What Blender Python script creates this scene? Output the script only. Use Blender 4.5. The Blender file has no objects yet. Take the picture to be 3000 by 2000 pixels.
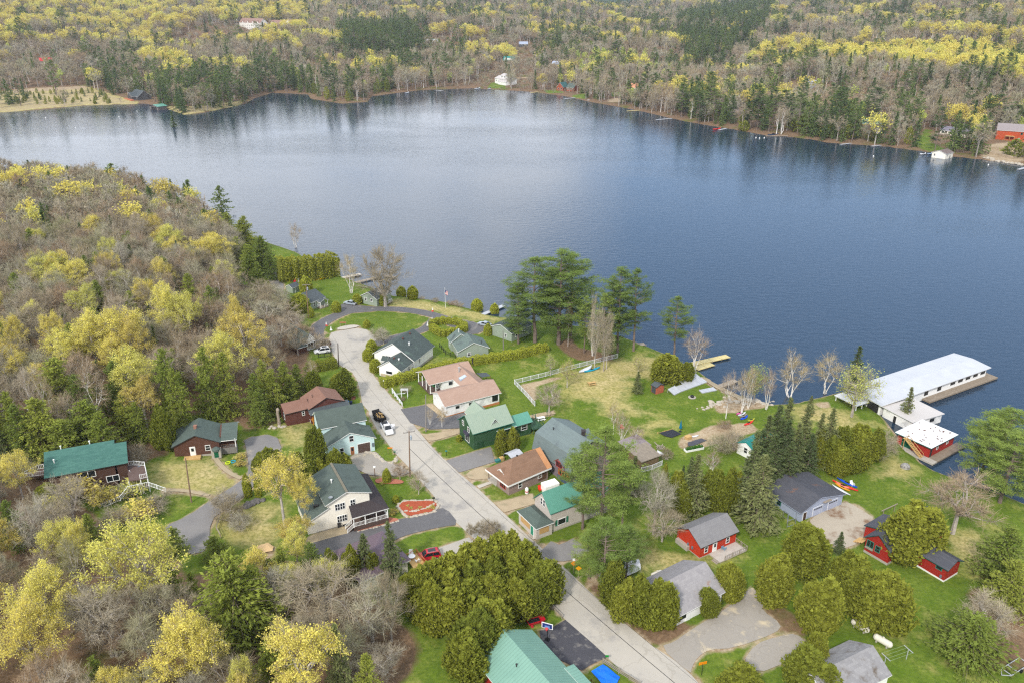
import bpy, bmesh, math, random
import numpy as np
from mathutils import Vector, Matrix
from mathutils.geometry import delaunay_2d_cdt
R = math.radians
SC = bpy.context.scene
COL = SC.collection
RNG = random.Random(7)

# ------------------------------------------------------------------ camera
CAM_H = 100.0
F_PX = 2333.3
PITCH = math.atan((1000 + 20) / F_PX)
cam_d = bpy.data.cameras.new("camera")
cam = bpy.data.objects.new("camera", cam_d)
COL.objects.link(cam)
cam_d.sensor_width = 36.0
cam_d.lens = 36.0 * F_PX / 3000.0
cam_d.clip_start = 1.0
cam_d.clip_end = 20000.0
cam.location = (0, 0, CAM_H)
cam.rotation_euler = (math.pi / 2 - PITCH, 0, 0)
SC.camera = cam
CP, SP = math.cos(PITCH), math.sin(PITCH)
# regions of the photograph in which positions were read: offset and scale to photograph pixels
CR = {'A1': (0, 0, .42517), 'A2': (1000, 0, .42517), 'A3': (2000, 0, .42517), 'C4': (0, 400, .3826),
      'C5': (700, 640, .3826), 'C6': (1400, 700, .3826), 'C7': (2200, 900, .3826), 'C8': (0, 1000, .3826),
      'D1': (700, 1140, .3188), 'D2': (1200, 1140, .3188), 'D3': (1700, 1140, .3188), 'D4': (2200, 1300, .4464),
      'D5': (1600, 1500, .3189), 'D6': (1000, 1500, .3189), 'D7': (0, 1450, .3507), 'D8': (500, 1450, .3507),
      'E1': (820, 1100, .15306), 'E2': (820, 760, .15306), 'E3': (1080, 940, .1913), 'E4': (1320, 1160, .16582),
      'E5': (1400, 1300, .19133), 'E6': (860, 1330, .19766), 'E7': (1280, 1760, .22109), 'E8': (2080, 1240, .11478),
      'F1': (660, 30, .10204), 'F2': (1400, 140, .12755), 'F3': (1780, 220, .13605), 'F4': (2640, 330, .15306),
      'F5': (2260, 1380, .12755), 'F6': (2500, 1500, .15306), 'F7': (2080, 1100, .17007), 'F8': (1780, 1240, .15306),
      'V': (0, 0, 1.27551)}


def P(c, *xy):
    """positions in photograph pixels: P('E3', x, y) one, P('E3', (x, y), (x, y)) several"""
    ox, oy, s = CR[c]
    if isinstance(xy[0], (tuple, list)):
        return [(ox + x * s, oy + y * s) for x, y in xy]
    return (ox + xy[0] * s, oy + xy[1] * s)


def ray(p):
    dx = (p[0] - 1500.0) / F_PX
    dy = -(p[1] - 1000.0) / F_PX
    return dx, CP + dy * SP, -SP + dy * CP


def atz(p, z=0.0):
    d = ray(p)
    t = (z - CAM_H) / d[2]
    return d[0] * t, d[1] * t


def pix(x, y, z):
    """world -> photograph pixels (numpy friendly)"""
    zc = z - CAM_H
    dep = y * CP - zc * SP
    up = y * SP + zc * CP
    return 1500 + F_PX * x / dep, 1000 - F_PX * up / dep


def ss(x):
    x = np.clip(x, 0.0, 1.0)
    return x * x * (3 - 2 * x)


# ------------------------------------------------------------------ shoreline and terrain height
NEAR_PX = [(-500, 500), (-200, 515), (100, 530), (300, 545), (450, 560), (600, 610), (700, 675), (790, 712), (868, 738), (950, 790), (1010, 812), (1090, 842),
           (1151, 866), (1224, 873), (1312, 885), (1377, 904), (1440, 925), (1530, 935), (1620, 945), (1720, 958),
           (1820, 985), (1897, 1014), (1951, 1037), (1997, 1060), (2047, 1086), (2100, 1125), (2161, 1155),
           (2200, 1168), (2257, 1183), (2330, 1180), (2391, 1164), (2468, 1145), (2520, 1160), (2560, 1190), (2600, 1235),
           (2640, 1290), (2697, 1352), (2736, 1376), (2801, 1401), (2860, 1422), (2941, 1447), (3000, 1472), (3150, 1540), (3500, 1700)]
FAR_PX = [(-900, 345), (-400, 338), (0, 330), (110, 323), (247, 310), (425, 304), (480, 317), (540, 337), (595, 332), (660, 318), (723, 304),
          (744, 289), (799, 272), (901, 277), (910, 290), (1000, 304), (1079, 299), (1089, 283), (1170, 272), (1238, 264),
          (1383, 259), (1553, 269), (1659, 283), (1723, 298), (1829, 317), (1872, 325), (1935, 340), (2000, 355),
          (2085, 370), (2140, 378), (2247, 398), (2315, 402), (2383, 410), (2425, 419), (2595, 430), (2702, 444),
          (2791, 459), (2876, 468), (3000, 486), (3300, 530), (3700, 600)]
NEAR_W = [atz(p) for p in NEAR_PX]
NEAR_POLY = NEAR_W + [(420, 60), (420, -250), (-600, -250), (-600, NEAR_W[0][1])]
FAR_W = [atz(p) for p in FAR_PX]
FAR_POLY = FAR_W + [(3000, 420), (9000, 420), (9000, 9500), (-9000, 9500), (-9000, FAR_W[0][1])]


def sdist(poly, X, Y):
    """signed distance to a polygon, positive inside"""
    X = np.asarray(X, float); Y = np.asarray(Y, float)
    a = np.array(poly, float); b = np.roll(a, -1, 0)
    best = np.full(X.shape, 1e18)
    ins = np.zeros(X.shape, bool)
    for (ax, ay), (bx, by) in zip(a, b):
        ex, ey = bx - ax, by - ay
        l2 = ex * ex + ey * ey + 1e-12
        t = np.clip(((X - ax) * ex + (Y - ay) * ey) / l2, 0, 1)
        d = (X - ax - t * ex) ** 2 + (Y - ay - t * ey) ** 2
        best = np.minimum(best, d)
        if ay != by:
            c = ((ay > Y) != (by > Y)) & (X < (bx - ax) * (Y - ay) / (by - ay) + ax)
            ins ^= c
    d = np.sqrt(best)
    return np.where(ins, d, -d)


def wob(X, Y, L, s=0.0):
    """cheap smooth noise in about -1..1"""
    a = 2 * math.pi / L
    return (np.sin(X * a + 1.7 * np.sin(Y * a * .6 + s) + s) + np.sin(Y * a * 1.13 + 1.3 * np.sin(X * a * .8 + 2 * s) + 2.1 * s)
            + .6 * np.sin((X + Y) * a * 1.9 + s * 3)) / 2.6


def gz(X, Y):
    X = np.asarray(X, float); Y = np.asarray(Y, float)
    dn = sdist(NEAR_POLY, X, Y)
    df = sdist(FAR_POLY, X, Y)
    d = np.maximum(dn, 0)
    zn = .9 * ss(d / 3.5) + .022 * np.minimum(d, 170) + 7.0 * ss((-X - 25) / 110.0) * ss(d / 70.0)
    e = np.maximum(df, 0)
    t = X / np.maximum(Y, 1)
    sl = np.interp(t, [-.75, -.5, -.25, -.05, .1, .22, .4, .6, .8], [.078, .075, .07, .066, .05, .046, .062, .075, .075])
    hm = np.interp(t, [-.75, -.45, -.2, -.05, .07, .16, .26, .4, .6, .8], [210, 205, 170, 120, 72, 56, 62, 112, 135, 130])
    g = e * sl * (.35 + .65 * ss(e / 160.0))
    hill = hm * np.tanh(g / hm) + (wob(X, Y, 430, .7) * 20 + wob(X, Y, 170, 2.2) * 7) * ss(e / 330.0)
    hill = np.maximum(hill, 0) * (1 - .75 * ss((Y - 2500) / 900.0))
    far = ss((Y - 3600) / 2200.0) * ss((9000 - Y) / 2000.0) * (330 + wob(X, Y, 2600, .4) * 110 + wob(X, Y, 900, 1.9) * 35)
    zf = 1.0 * ss(e / 5.0) + hill + far
    w = np.maximum(np.maximum(dn, df), -60)
    zw = np.maximum(-.12 - .2 * np.maximum(-w, 0), -2.5)
    return np.where(dn > 0, zn, np.where(df > 0, zf, zw))


def gz1(x, y):
    return float(gz(np.array([x]), np.array([y]))[0])


def at(p, dz=0.0):
    """photograph pixel -> point on the terrain (or dz above it)"""
    if p[1] < 520:
        dx, dy, dz_ = ray(p)
        t = np.linspace(250, 4200, 1600)
        dif = (CAM_H + t * dz_) - (np.maximum(gz(t * dx, t * dy), 0) + dz)
        i = int(np.argmax(dif < 0))
        if i > 0:
            k = dif[i - 1] / (dif[i - 1] - dif[i]); tt = t[i - 1] + (t[i] - t[i - 1]) * k
            return Vector((dx * tt, dy * tt, CAM_H + dz_ * tt))
    z = 4.0
    for _ in range(9):
        x, y = atz(p, z + dz)
        zn = gz1(x, y)
        if abs(zn - z) < .003:
            z = zn
            break
        z = zn
    x, y = atz(p, z + dz)
    return Vector((x, y, z + dz))


# ------------------------------------------------------------------ materials
def lin(c):
    c /= 255.0
    return c / 12.92 if c <= .04045 else ((c + .055) / 1.055) ** 2.4


def C(r, g, b, f=.82):
    return (lin(r) * f, lin(g) * f, lin(b) * f, 1.0)


MATS = {}


def nodes(name):
    m = bpy.data.materials.new(name)
    m.use_nodes = True
    nt = m.node_tree
    b = nt.nodes['Principled BSDF']
    b.inputs['Specular IOR Level'].default_value = .25
    return m, nt, b


def N(nt, t, **kw):
    n = nt.nodes.new(t)
    for k, v in kw.items():
        if k in n.inputs:
            n.inputs[k].default_value = v
        else:
            setattr(n, k, v)
    return n


def mixc(nt, fac, a, b, mode='MIX'):
    n = nt.nodes.new('ShaderNodeMix')
    n.data_type = 'RGBA'
    n.blend_type = mode
    for i, v in ((0, fac), (6, a), (7, b)):
        if hasattr(v, 'is_linked') or hasattr(v, 'links'):
            nt.links.new(v, n.inputs[i])
        else:
            n.inputs[i].default_value = v
    return n.outputs[2]


def ramp(nt, src, lo, hi):
    n = nt.nodes.new('ShaderNodeMapRange')
    n.inputs[1].default_value = lo
    n.inputs[2].default_value = hi
    nt.links.new(src, n.inputs[0])
    return n.outputs[0]


def coord(nt, kind='Object', sc=(1, 1, 1)):
    tc = nt.nodes.new('ShaderNodeTexCoord')
    mp = nt.nodes.new('ShaderNodeMapping')
    mp.inputs['Scale'].default_value = sc
    nt.links.new(tc.outputs[kind], mp.inputs['Vector'])
    return mp.outputs[0]


def noise(nt, vec, scale, detail=4.0, rough=.6):
    n = nt.nodes.new('ShaderNodeTexNoise')
    n.inputs['Scale'].default_value = scale
    n.inputs['Detail'].default_value = detail
    n.inputs['Roughness'].default_value = rough
    nt.links.new(vec, n.inputs['Vector'])
    return n.outputs[0]


def M(name, c, c2=None, rough=.7, metal=0.0, sc=1.5, kind='Object', stretch=(1, 1, 1), stain=None, stain_sc=.35, stain_lo=.52, bump=0.0, fine=0.0, spec=.25, crack=0.0):
    """surface of two mixed tones (noise), optional stains with a tone of their own"""
    if name in MATS:
        return MATS[name]
    m, nt, b = nodes(name)
    b.inputs['Roughness'].default_value = rough
    b.inputs['Metallic'].default_value = metal
    b.inputs['Specular IOR Level'].default_value = spec
    if c2 is None:
        c2 = tuple(x * .82 for x in c[:3]) + (1,)
    v = coord(nt, kind, stretch)
    f = ramp(nt, noise(nt, v, sc, 5), .32, .68)
    col = mixc(nt, f, c, c2)
    if fine:
        f2 = ramp(nt, noise(nt, v, sc * 9, 3, .7), .3, .7)
        dk = tuple(x * (1 - fine) for x in c[:3]) + (1,)
        lt = tuple(min(1, x * (1 + fine)) for x in c2[:3]) + (1,)
        col = mixc(nt, .55, col, mixc(nt, f2, dk, lt))
    if stain:
        v2 = coord(nt, kind, stretch)
        f3 = ramp(nt, noise(nt, v2, stain_sc, 6, .62), stain_lo, stain_lo + .14)
        col = mixc(nt, f3, col, stain)
    if crack:
        vo = nt.nodes.new('ShaderNodeTexVoronoi'); vo.feature = 'DISTANCE_TO_EDGE'; vo.inputs['Scale'].default_value = crack
        wv = nt.nodes.new('ShaderNodeVectorMath'); wv.operation = 'MULTIPLY_ADD'
        nn = nt.nodes.new('ShaderNodeTexNoise'); nn.inputs['Scale'].default_value = .35; nn.inputs['Detail'].default_value = 4
        nt.links.new(v, nn.inputs['Vector']); nt.links.new(nn.outputs[1], wv.inputs[0]); wv.inputs[1].default_value = (4, 4, 4); nt.links.new(v, wv.inputs[2])
        nt.links.new(wv.outputs[0], vo.inputs['Vector'])
        col = mixc(nt, ramp(nt, vo.outputs['Distance'], .011 + crack * .012, .003), col, tuple(x * .8 for x in c[:3]) + (1,))
    nt.links.new(col, b.inputs['Base Color'])
    if bump:
        bp = nt.nodes.new('ShaderNodeBump')
        bp.inputs['Strength'].default_value = bump
        bp.inputs['Distance'].default_value = .05
        nt.links.new(noise(nt, v, sc * 6, 4), bp.inputs['Height'])
        nt.links.new(bp.outputs[0], b.inputs['Normal'])
    MATS[name] = m
    return m


def M_lines(name, c, c2, period, axis, depth=.5, rough=.6, width=.25, sc=1.2, metal=0.0, stain=None, stain_sc=.3):
    """ribbed metal or lapped boards: lines every `period` metres along UV axis (0 across, 1 up)"""
    if name in MATS:
        return MATS[name]
    m, nt, b = nodes(name)
    b.inputs['Roughness'].default_value = rough
    b.inputs['Metallic'].default_value = metal
    tc = nt.nodes.new('ShaderNodeTexCoord')
    sep = nt.nodes.new('ShaderNodeSeparateXYZ')
    nt.links.new(tc.outputs['UV'], sep.inputs[0])
    dv = N(nt, 'ShaderNodeMath', operation='DIVIDE')
    nt.links.new(sep.outputs[axis], dv.inputs[0]); dv.inputs[1].default_value = period
    fr = N(nt, 'ShaderNodeMath', operation='FRACT')
    nt.links.new(dv.outputs[0], fr.inputs[0])
    lt = N(nt, 'ShaderNodeMath', operation='LESS_THAN')
    nt.links.new(fr.outputs[0], lt.inputs[0]); lt.inputs[1].default_value = width
    v = coord(nt, 'UV')
    f = ramp(nt, noise(nt, v, sc, 5), .3, .7)
    col = mixc(nt, f, c, c2)
    if stain:
        col = mixc(nt, ramp(nt, noise(nt, v, stain_sc, 6), .52, .66), col, stain)
    edge = mixc(nt, .5, col, tuple(x * (1 - depth) for x in c[:3]) + (1,))
    col = mixc(nt, lt.outputs[0], col, edge)
    nt.links.new(col, b.inputs['Base Color'])
    bp = nt.nodes.new('ShaderNodeBump')
    bp.inputs['Strength'].default_value = .5 if axis == 0 else .08
    bp.inputs['Distance'].default_value = .03
    nt.links.new(lt.outputs[0], bp.inputs['Height'])
    nt.links.new(bp.outputs[0], b.inputs['Normal'])
    MATS[name] = m
    return m


def M_shingle(name, c, c2, c3=None, rough=.9, row=.3, wide=.9, mortar=.5, stain=None, stain_sc=.25, stain_lo=.55):
    """roof shingles laid in courses with single tabs of differing tone"""
    if name in MATS:
        return MATS[name]
    m, nt, b = nodes(name)
    b.inputs['Roughness'].default_value = rough
    v = coord(nt, 'UV')
    br = nt.nodes.new('ShaderNodeTexBrick')
    br.inputs['Scale'].default_value = 1.0
    br.inputs['Color1'].default_value = c
    br.inputs['Color2'].default_value = c2
    br.inputs['Mortar'].default_value = tuple(x * mortar for x in c[:3]) + (1,)
    br.inputs['Mortar Size'].default_value = .012
    br.inputs['Brick Width'].default_value = wide
    br.inputs['Row Height'].default_value = row
    br.inputs['Bias'].default_value = 0.0
    nt.links.new(v, br.inputs['Vector'])
    f = ramp(nt, noise(nt, v, .45, 5), .3, .7)
    col = mixc(nt, f, br.outputs[0], mixc(nt, .5, br.outputs[0], c3 or c2))
    f2 = ramp(nt, noise(nt, v, 7, 3, .7), .3, .7)
    col = mixc(nt, .3, col, mixc(nt, f2, tuple(x * .6 for x in c[:3]) + (1,), tuple(min(1, x * 1.3) for x in c2[:3]) + (1,)))
    if stain:
        col = mixc(nt, ramp(nt, noise(nt, v, stain_sc, 6), stain_lo, stain_lo + .12), col, stain)
    nt.links.new(col, b.inputs['Base Color'])
    MATS[name] = m
    return m


def glass():
    if 'glass' not in MATS:
        m, nt, b = nodes('window_glass')
        b.inputs['Base Color'].default_value = (.012, .016, .02, 1)
        b.inputs['Roughness'].default_value = .08
        b.inputs['Specular IOR Level'].default_value = .5
        MATS['glass'] = m
    return MATS['glass']


# ------------------------------------------------------------------ objects
def tag(o, label=None, cat=None, group=None, kind=None):
    if label: o['label'] = label
    if cat: o['category'] = cat
    if group: o['group'] = group
    if kind: o['kind'] = kind
    return o


def empty(name, loc, label, cat, group=None, rz=0.0):
    o = bpy.data.objects.new(name, None)
    COL.objects.link(o)
    o.location = loc
    o.rotation_euler = (0, 0, rz)
    o.empty_display_size = .2
    return tag(o, label, cat, group)


def copy_tree(o, parent=None):
    c = o.copy()
    COL.objects.link(c)
    c.parent = parent
    for ch in o.children:
        copy_tree(ch, c)
    return c


class MB:
    """collects shapes (local metres) into one mesh"""
    def __init__(s):
        s.v, s.f, s.m, s.uv = [], [], [], []

    def face(s, pts, mi=0, uv=None):
        n = len(s.v)
        s.v += [tuple(p) for p in pts]
        s.f.append(tuple(range(n, n + len(pts))))
        s.m.append(mi)
        if uv is None:
            uv = autouv(pts)
        s.uv += uv

    def hexa(s, b, t, mi=0, ms=None):
        """bottom ring and top ring of the same count; ms = material of sides"""
        k = len(b)
        ms = mi if ms is None else ms
        s.face(list(reversed(b)), ms)
        s.face(t, mi)
        for i in range(k):
            j = (i + 1) % k
            s.face([b[i], b[j], t[j], t[i]], ms)

    def box(s, x0, x1, y0, y1, z0, z1, mi=0):
        s.hexa([(x0, y0, z0), (x1, y0, z0), (x1, y1, z0), (x0, y1, z0)], [(x0, y0, z1), (x1, y0, z1), (x1, y1, z1), (x0, y1, z1)], mi)

    def bar(s, a, b, w, h=None, mi=0, up=(0, 0, 1)):
        """square bar between two points"""
        a, b = Vector(a), Vector(b)
        h = w if h is None else h
        d = (b - a)
        if d.length < 1e-6: return
        d.normalize()
        up = Vector(up)
        if abs(d.dot(up)) > .97: up = Vector((1, 0, 0))
        x = d.cross(up).normalized() * w / 2
        y = x.cross(d).normalized() * h / 2
        s.hexa([a - x - y, a + x - y, a + x + y, a - x + y], [b - x - y, b + x - y, b + x + y, b - x + y], mi)

    def tube(s, pts, rad, n=8, mi=0, cap=True):
        pts = [Vector(p) for p in pts]
        if not hasattr(rad, '__len__'): rad = [rad] * len(pts)
        rings = []
        for i, p in enumerate(pts):
            d = (pts[min(i + 1, len(pts) - 1)] - pts[max(i - 1, 0)]).normalized()
            u = Vector((0, 0, 1)) if abs(d.z) < .95 else Vector((1, 0, 0))
            x = d.cross(u).normalized(); y = x.cross(d)
            rings.append([p + (x * math.cos(2 * math.pi * k / n) + y * math.sin(2 * math.pi * k / n)) * rad[i] for k in range(n)])
        for a, b in zip(rings, rings[1:]):
            for k in range(n):
                j = (k + 1) % n
                s.face([a[k], a[j], b[j], b[k]], mi)
        if cap:
            s.face(list(reversed(rings[0])), mi); s.face(rings[-1], mi)

    def lathe(s, prof, n=12, c=(0, 0, 0), mi=0):
        """profile of (radius, z) turned about a vertical axis"""
        rings = [[(c[0] + r * math.cos(2 * math.pi * k / n), c[1] + r * math.sin(2 * math.pi * k / n), c[2] + z) for k in range(n)] for r, z in prof]
        for a, b in zip(rings, rings[1:]):
            for k in range(n):
                j = (k + 1) % n
                s.face([a[k], a[j], b[j], b[k]], mi)
        s.face(list(reversed(rings[0])), mi); s.face(rings[-1], mi)

    def build(s, name, mats, parent=None, loc=None, smooth=False, weld=True):
        me = bpy.data.meshes.new(name)
        me.from_pydata(s.v, [], s.f)
        uvl = me.uv_layers.new(name='UVMap')
        uvl.data.foreach_set('uv', np.array(s.uv, 'f').ravel())
        for m in (mats if isinstance(mats, (list, tuple)) else [mats]):
            me.materials.append(m)
        me.polygons.foreach_set('material_index', s.m)
        bm = bmesh.new(); bm.from_mesh(me)
        if weld: bmesh.ops.remove_doubles(bm, verts=bm.verts, dist=1e-4)
        bmesh.ops.recalc_face_normals(bm, faces=bm.faces)
        bm.to_mesh(me); bm.free()
        if smooth: me.polygons.foreach_set('use_smooth', [True] * len(me.polygons))
        o = bpy.data.objects.new(name, me)
        COL.objects.link(o)
        if parent: o.parent = parent
        if loc is not None: o.location = loc
        return o


def autouv(pts):
    p = [Vector(q) for q in pts]
    n = Vector((0, 0, 0))
    for i in range(len(p)):
        a, b = p[i], p[(i + 1) % len(p)]
        n += a.cross(b)
    if n.length < 1e-9: return [(0, 0)] * len(p)
    n.normalize()
    if abs(n.z) > .999:
        h = Vector((1, 0, 0))
    else:
        h = Vector((0, 0, 1)).cross(n).normalized()
    k = n.cross(h)
    return [(q.dot(h), q.dot(k)) for q in p]
# ------------------------------------------------------------------ ground, lake, roads
def chaikin(pts, n=2, closed=True):
    for _ in range(n):
        q = []
        k = len(pts)
        for i in range(k if closed else k - 1):
            a, b = pts[i], pts[(i + 1) % k]
            q += [(a[0] * .75 + b[0] * .25, a[1] * .75 + b[1] * .25), (a[0] * .25 + b[0] * .75, a[1] * .25 + b[1] * .75)]
        pts = q if closed else [pts[0]] + q + [pts[-1]]
    return pts


def wpoly(px):
    return [tuple(at(p)[:2]) for p in px]


DRAPE_N = [0]
ROAD_POLYS = []


def drape(name, poly, mat, off=None, step=1.6, kind='structure', road=True):
    """a sheet that follows the terrain inside a world-space outline"""
    DRAPE_N[0] += 1
    off = .05 + .005 * DRAPE_N[0] if off is None else off
    b = []
    k = len(poly)
    for i in range(k):
        a, c = poly[i], poly[(i + 1) % k]
        n = max(1, int(math.hypot(c[0] - a[0], c[1] - a[1]) / step))
        b += [(a[0] + (c[0] - a[0]) * j / n, a[1] + (c[1] - a[1]) * j / n) for j in range(n)]
    xs = [p[0] for p in b]; ys = [p[1] for p in b]
    gx, gy = np.meshgrid(np.arange(min(xs), max(xs), step), np.arange(min(ys), max(ys), step))
    gx, gy = gx.ravel(), gy.ravel()
    m = sdist(b, gx, gy) > step * .4
    pts = b + list(zip(gx[m], gy[m]))
    nb = len(b)
    vs, _, fs, *_ = delaunay_2d_cdt([Vector(p) for p in pts], [(i, (i + 1) % nb) for i in range(nb)], [list(range(nb))], 1, 1e-4)
    X = np.array([v[0] for v in vs]); Y = np.array([v[1] for v in vs])
    Z = gz(X, Y) + off
    c = (float(X.mean()), float(Y.mean()), 0)
    me = bpy.data.meshes.new(name)
    me.from_pydata([(x - c[0], y - c[1], z) for x, y, z in zip(X, Y, Z)], [], [tuple(f) for f in fs])
    me.materials.append(mat)
    bm = bmesh.new(); bm.from_mesh(me)
    for f in bm.faces:
        if f.normal.z < 0: f.normal_flip()
    bm.to_mesh(me); bm.free()
    o = bpy.data.objects.new(name, me)
    COL.objects.link(o)
    o.location = c
    if kind: o['kind'] = kind
    if road: ROAD_POLYS.append(poly)
    return o


def strip_poly(px, w):
    c = chaikin([tuple(at(p)[:2]) for p in px], 2, False)
    ws = w if hasattr(w, '__len__') else (w, w)
    L, Rr = [], []
    n = len(c)
    for i, p in enumerate(c):
        a, b = c[max(i - 1, 0)], c[min(i + 1, n - 1)]
        dx, dy = b[0] - a[0], b[1] - a[1]
        l = math.hypot(dx, dy) + 1e-9
        hw = (ws[0] + (ws[1] - ws[0]) * i / (n - 1)) / 2
        L.append((p[0] - dy / l * hw, p[1] + dx / l * hw)); Rr.append((p[0] + dy / l * hw, p[1] - dx / l * hw))
    return L + Rr[::-1]


m_road = M('road_asphalt_pale', C(196, 188, 174), C(178, 172, 162), rough=.92, sc=.25, crack=.07, stain=C(150, 146, 142), stain_sc=.16, stain_lo=.56, fine=.12)
m_lot = M('lot_asphalt_worn', C(172, 163, 150), C(156, 150, 142), rough=.92, sc=.3, crack=.16, stain=C(206, 190, 160), stain_sc=.33, stain_lo=.55, fine=.12)
m_grey = M('drive_asphalt_grey', C(146, 142, 138), C(128, 125, 124), rough=.9, sc=.4, crack=.2, stain=C(172, 162, 146), stain_sc=.25, stain_lo=.57, fine=.1)
m_dark = M('drive_asphalt_dark', C(100, 99, 101), C(114, 112, 112), rough=.88, sc=.4, stain=C(150, 145, 140), stain_sc=.3, stain_lo=.6, fine=.1)
m_court = M('court_asphalt_black', C(70, 70, 76), C(84, 83, 88), rough=.85, sc=.7, stain=C(128, 124, 120), stain_sc=.8, stain_lo=.55, fine=.1)
m_gravel = M('gravel_drive', C(196, 178, 146), C(170, 150, 122), rough=.95, sc=.5, stain=C(150, 140, 110), stain_sc=.4, fine=.25)
m_sandpath = M('sand_path', C(190, 172, 140), C(170, 155, 128), rough=.95, sc=.6, fine=.2)
m_conc = M('concrete_slab', C(205, 196, 182), C(188, 180, 168), rough=.9, sc=.8, fine=.1)
m_mulch = M('red_mulch', C(200, 100, 66), C(150, 74, 52), rough=1, sc=2.5, fine=.35)
m_mulch2 = M('pink_mulch', C(196, 128, 104), C(176, 108, 86), rough=1, sc=2.5, fine=.3)

ROAD_L = P('C5', (690, 925), (715, 1000), (755, 1110), (870, 1180), (910, 1250), (930, 1330), (945, 1420), (1000, 1480)) + \
    P('D1', (1190, 215), (1225, 290), (1290, 400), (1370, 500), (1450, 600), (1560, 715), (1660, 830), (1740, 920), (1800, 990), (1842, 1090)) + \
    P('D2', (330, 1150), (440, 1232), (525, 1310)) + P('D5', (-200, 660), (0, 822), (150, 960), (180, 990), (440, 1220), (560, 1330), (640, 1410), (860, 1568), (1000, 1680), (1300, 1900))
ROAD_R = P('C5', (1000, 900), (985, 1000), (1000, 1150), (1050, 1225), (1110, 1295), (1170, 1370), (1250, 1440)) + \
    P('D1', (1500, 170), (1620, 345), (1740, 490), (1882, 640)) + P('D2', (340, 655), (455, 770), (640, 920), (860, 1130), (1090, 1345), (1250, 1490)) + \
    P('D5', (210, 545), (390, 720), (700, 1000), (960, 1215), (1180, 1360), (1330, 1490), (1400, 1568), (1560, 1720), (1800, 1920))
drape('road', wpoly(ROAD_L + ROAD_R[::-1]), m_road)
drape('parking_area', chaikin(wpoly(P('C5', (690, 880), (760, 862), (950, 832), (1045, 905), (1060, 930), (1000, 1000), (1010, 1080), (900, 1180), (760, 1110), (700, 1000))), 1), m_road)
drape('loop_road', strip_poly(P('C5', (600, 940), (590, 850), (640, 800), (720, 755), (830, 712), (960, 695), (1100, 692), (1250, 697), (1400, 718), (1520, 748), (1620, 785), (1700, 830)), 4.4), m_dark)
drape('loop_road', strip_poly(P('C5', (1500, 770), (1440, 840), (1360, 870), (1250, 897), (1130, 930), (1040, 960)), 3.6), m_dark)
drape('parking_area', chaikin(wpoly(P('C5', (772, 668), (800, 652), (930, 668), (1060, 680), (1060, 712), (860, 725), (770, 735))), 1), m_dark)
drape('parking_area', chaikin(wpoly(P('C5', (1500, 735), (1700, 775), (1830, 800), (1895, 850), (1800, 895), (1700, 865), (1560, 800))), 1), m_dark)
drape('path', chaikin(wpoly(P('C5', (150, 330), (270, 395), (300, 400), (340, 490), (345, 560), (255, 525), (225, 470), (140, 380))), 1), m_grey)
drape('driveway', chaikin(wpoly(P('D5', (1040, 1235), (1180, 1190), (1300, 1100), (1460, 1000), (1660, 880), (1800, 760), (1885, 690), (1915, 700), (2000, 830), (1980, 900), (2170, 1030), (2110, 1110), (1720, 1250), (1500, 1258), (1390, 1330), (1335, 1430), (1330, 1490))), 1), m_lot)
drape('driveway', chaikin(wpoly(P('D4', (30, 1310), (180, 1262), (300, 1240), (382, 1330), (270, 1410), (160, 1462), (60, 1500), (-60, 1440))), 1), m_lot)
drape('driveway', chaikin(wpoly(P('D4', (345, 520), (600, 365), (700, 415), (830, 500), (750, 600), (700, 655), (600, 690), (480, 640), (380, 600))), 1), M('drive_concrete_stained', C(196, 184, 164), C(176, 164, 146), rough=.92, sc=.35, stain=C(140, 112, 88), stain_sc=.3, stain_lo=.53, fine=.12))
drape('driveway', wpoly(P('E3', (490, 1350), (870, 1285), (1170, 1480), (1480, 1390), (1440, 1640), (950, 1660), (640, 1560))), m_dark)
drape('driveway', wpoly(P('D2', (120, 420), (460, 368), (460, 405), (180, 485))), m_gravel)
drape('driveway', wpoly(P('D2', (335, 655), (600, 570), (745, 530), (785, 665), (455, 765))), m_grey)
drape('driveway', chaikin(wpoly(P('D2', (505, 770), (700, 700), (785, 780), (760, 820), (560, 835))), 1), m_gravel)
drape('path', wpoly(P('D2', (618, 888), (738, 845), (762, 862), (640, 910))), m_conc)
drape('driveway', wpoly(P('D2', (780, 1045), (1130, 960), (1155, 1050), (870, 1132))), m_gravel)
drape('driveway', chaikin(wpoly(P('D1', (560, 1500), (640, 1412), (900, 1322), (1060, 1300), (1400, 1205), (1570, 1178), (1790, 1110), (1900, 1085)) + P('D2', (460, 1245), (300, 1262), (0, 1330)) + P('D1', (1440, 1380), (1330, 1440), (1100, 1560), (720, 1620))), 1), m_dark)
drape('path', chaikin(wpoly(P('E6', (225, 1210), (800, 1040), (900, 1150), (620, 1220), (240, 1330), (180, 1290))), 1), m_sandpath)
drape('driveway', wpoly(P('D6', (770, 480), (880, 335), (1170, 232), (1260, 300), (1100, 360), (800, 490))), M('drive_pale', C(190, 182, 170), C(174, 168, 158), sc=.5, rough=.9, fine=.1))
drape('driveway', wpoly(P('D5', (-60, 1090), (60, 1060), (175, 990), (440, 1220), (560, 1332), (400, 1410), (330, 1455), (-30, 1280))), m_court)
drape('driveway', chaikin(wpoly(P('C8', (1865, 742), (2110, 705), (2170, 850), (1975, 905), (1945, 1040), (1940, 1130), (1720, 1290), (1610, 1370), (1600, 1600), (1430, 1640), (1270, 1480), (1235, 1428), (1440, 1338), (1640, 1200), (1850, 1068), (1912, 1000), (1885, 810))), 1), m_grey)
drape('driveway', chaikin(wpoly(P('D1', (1000, 630), (1170, 560), (1245, 612), (1300, 655), (1400, 680), (1500, 700), (1590, 790), (1235, 800), (1120, 755), (1020, 690))), 1), m_lot)
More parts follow.
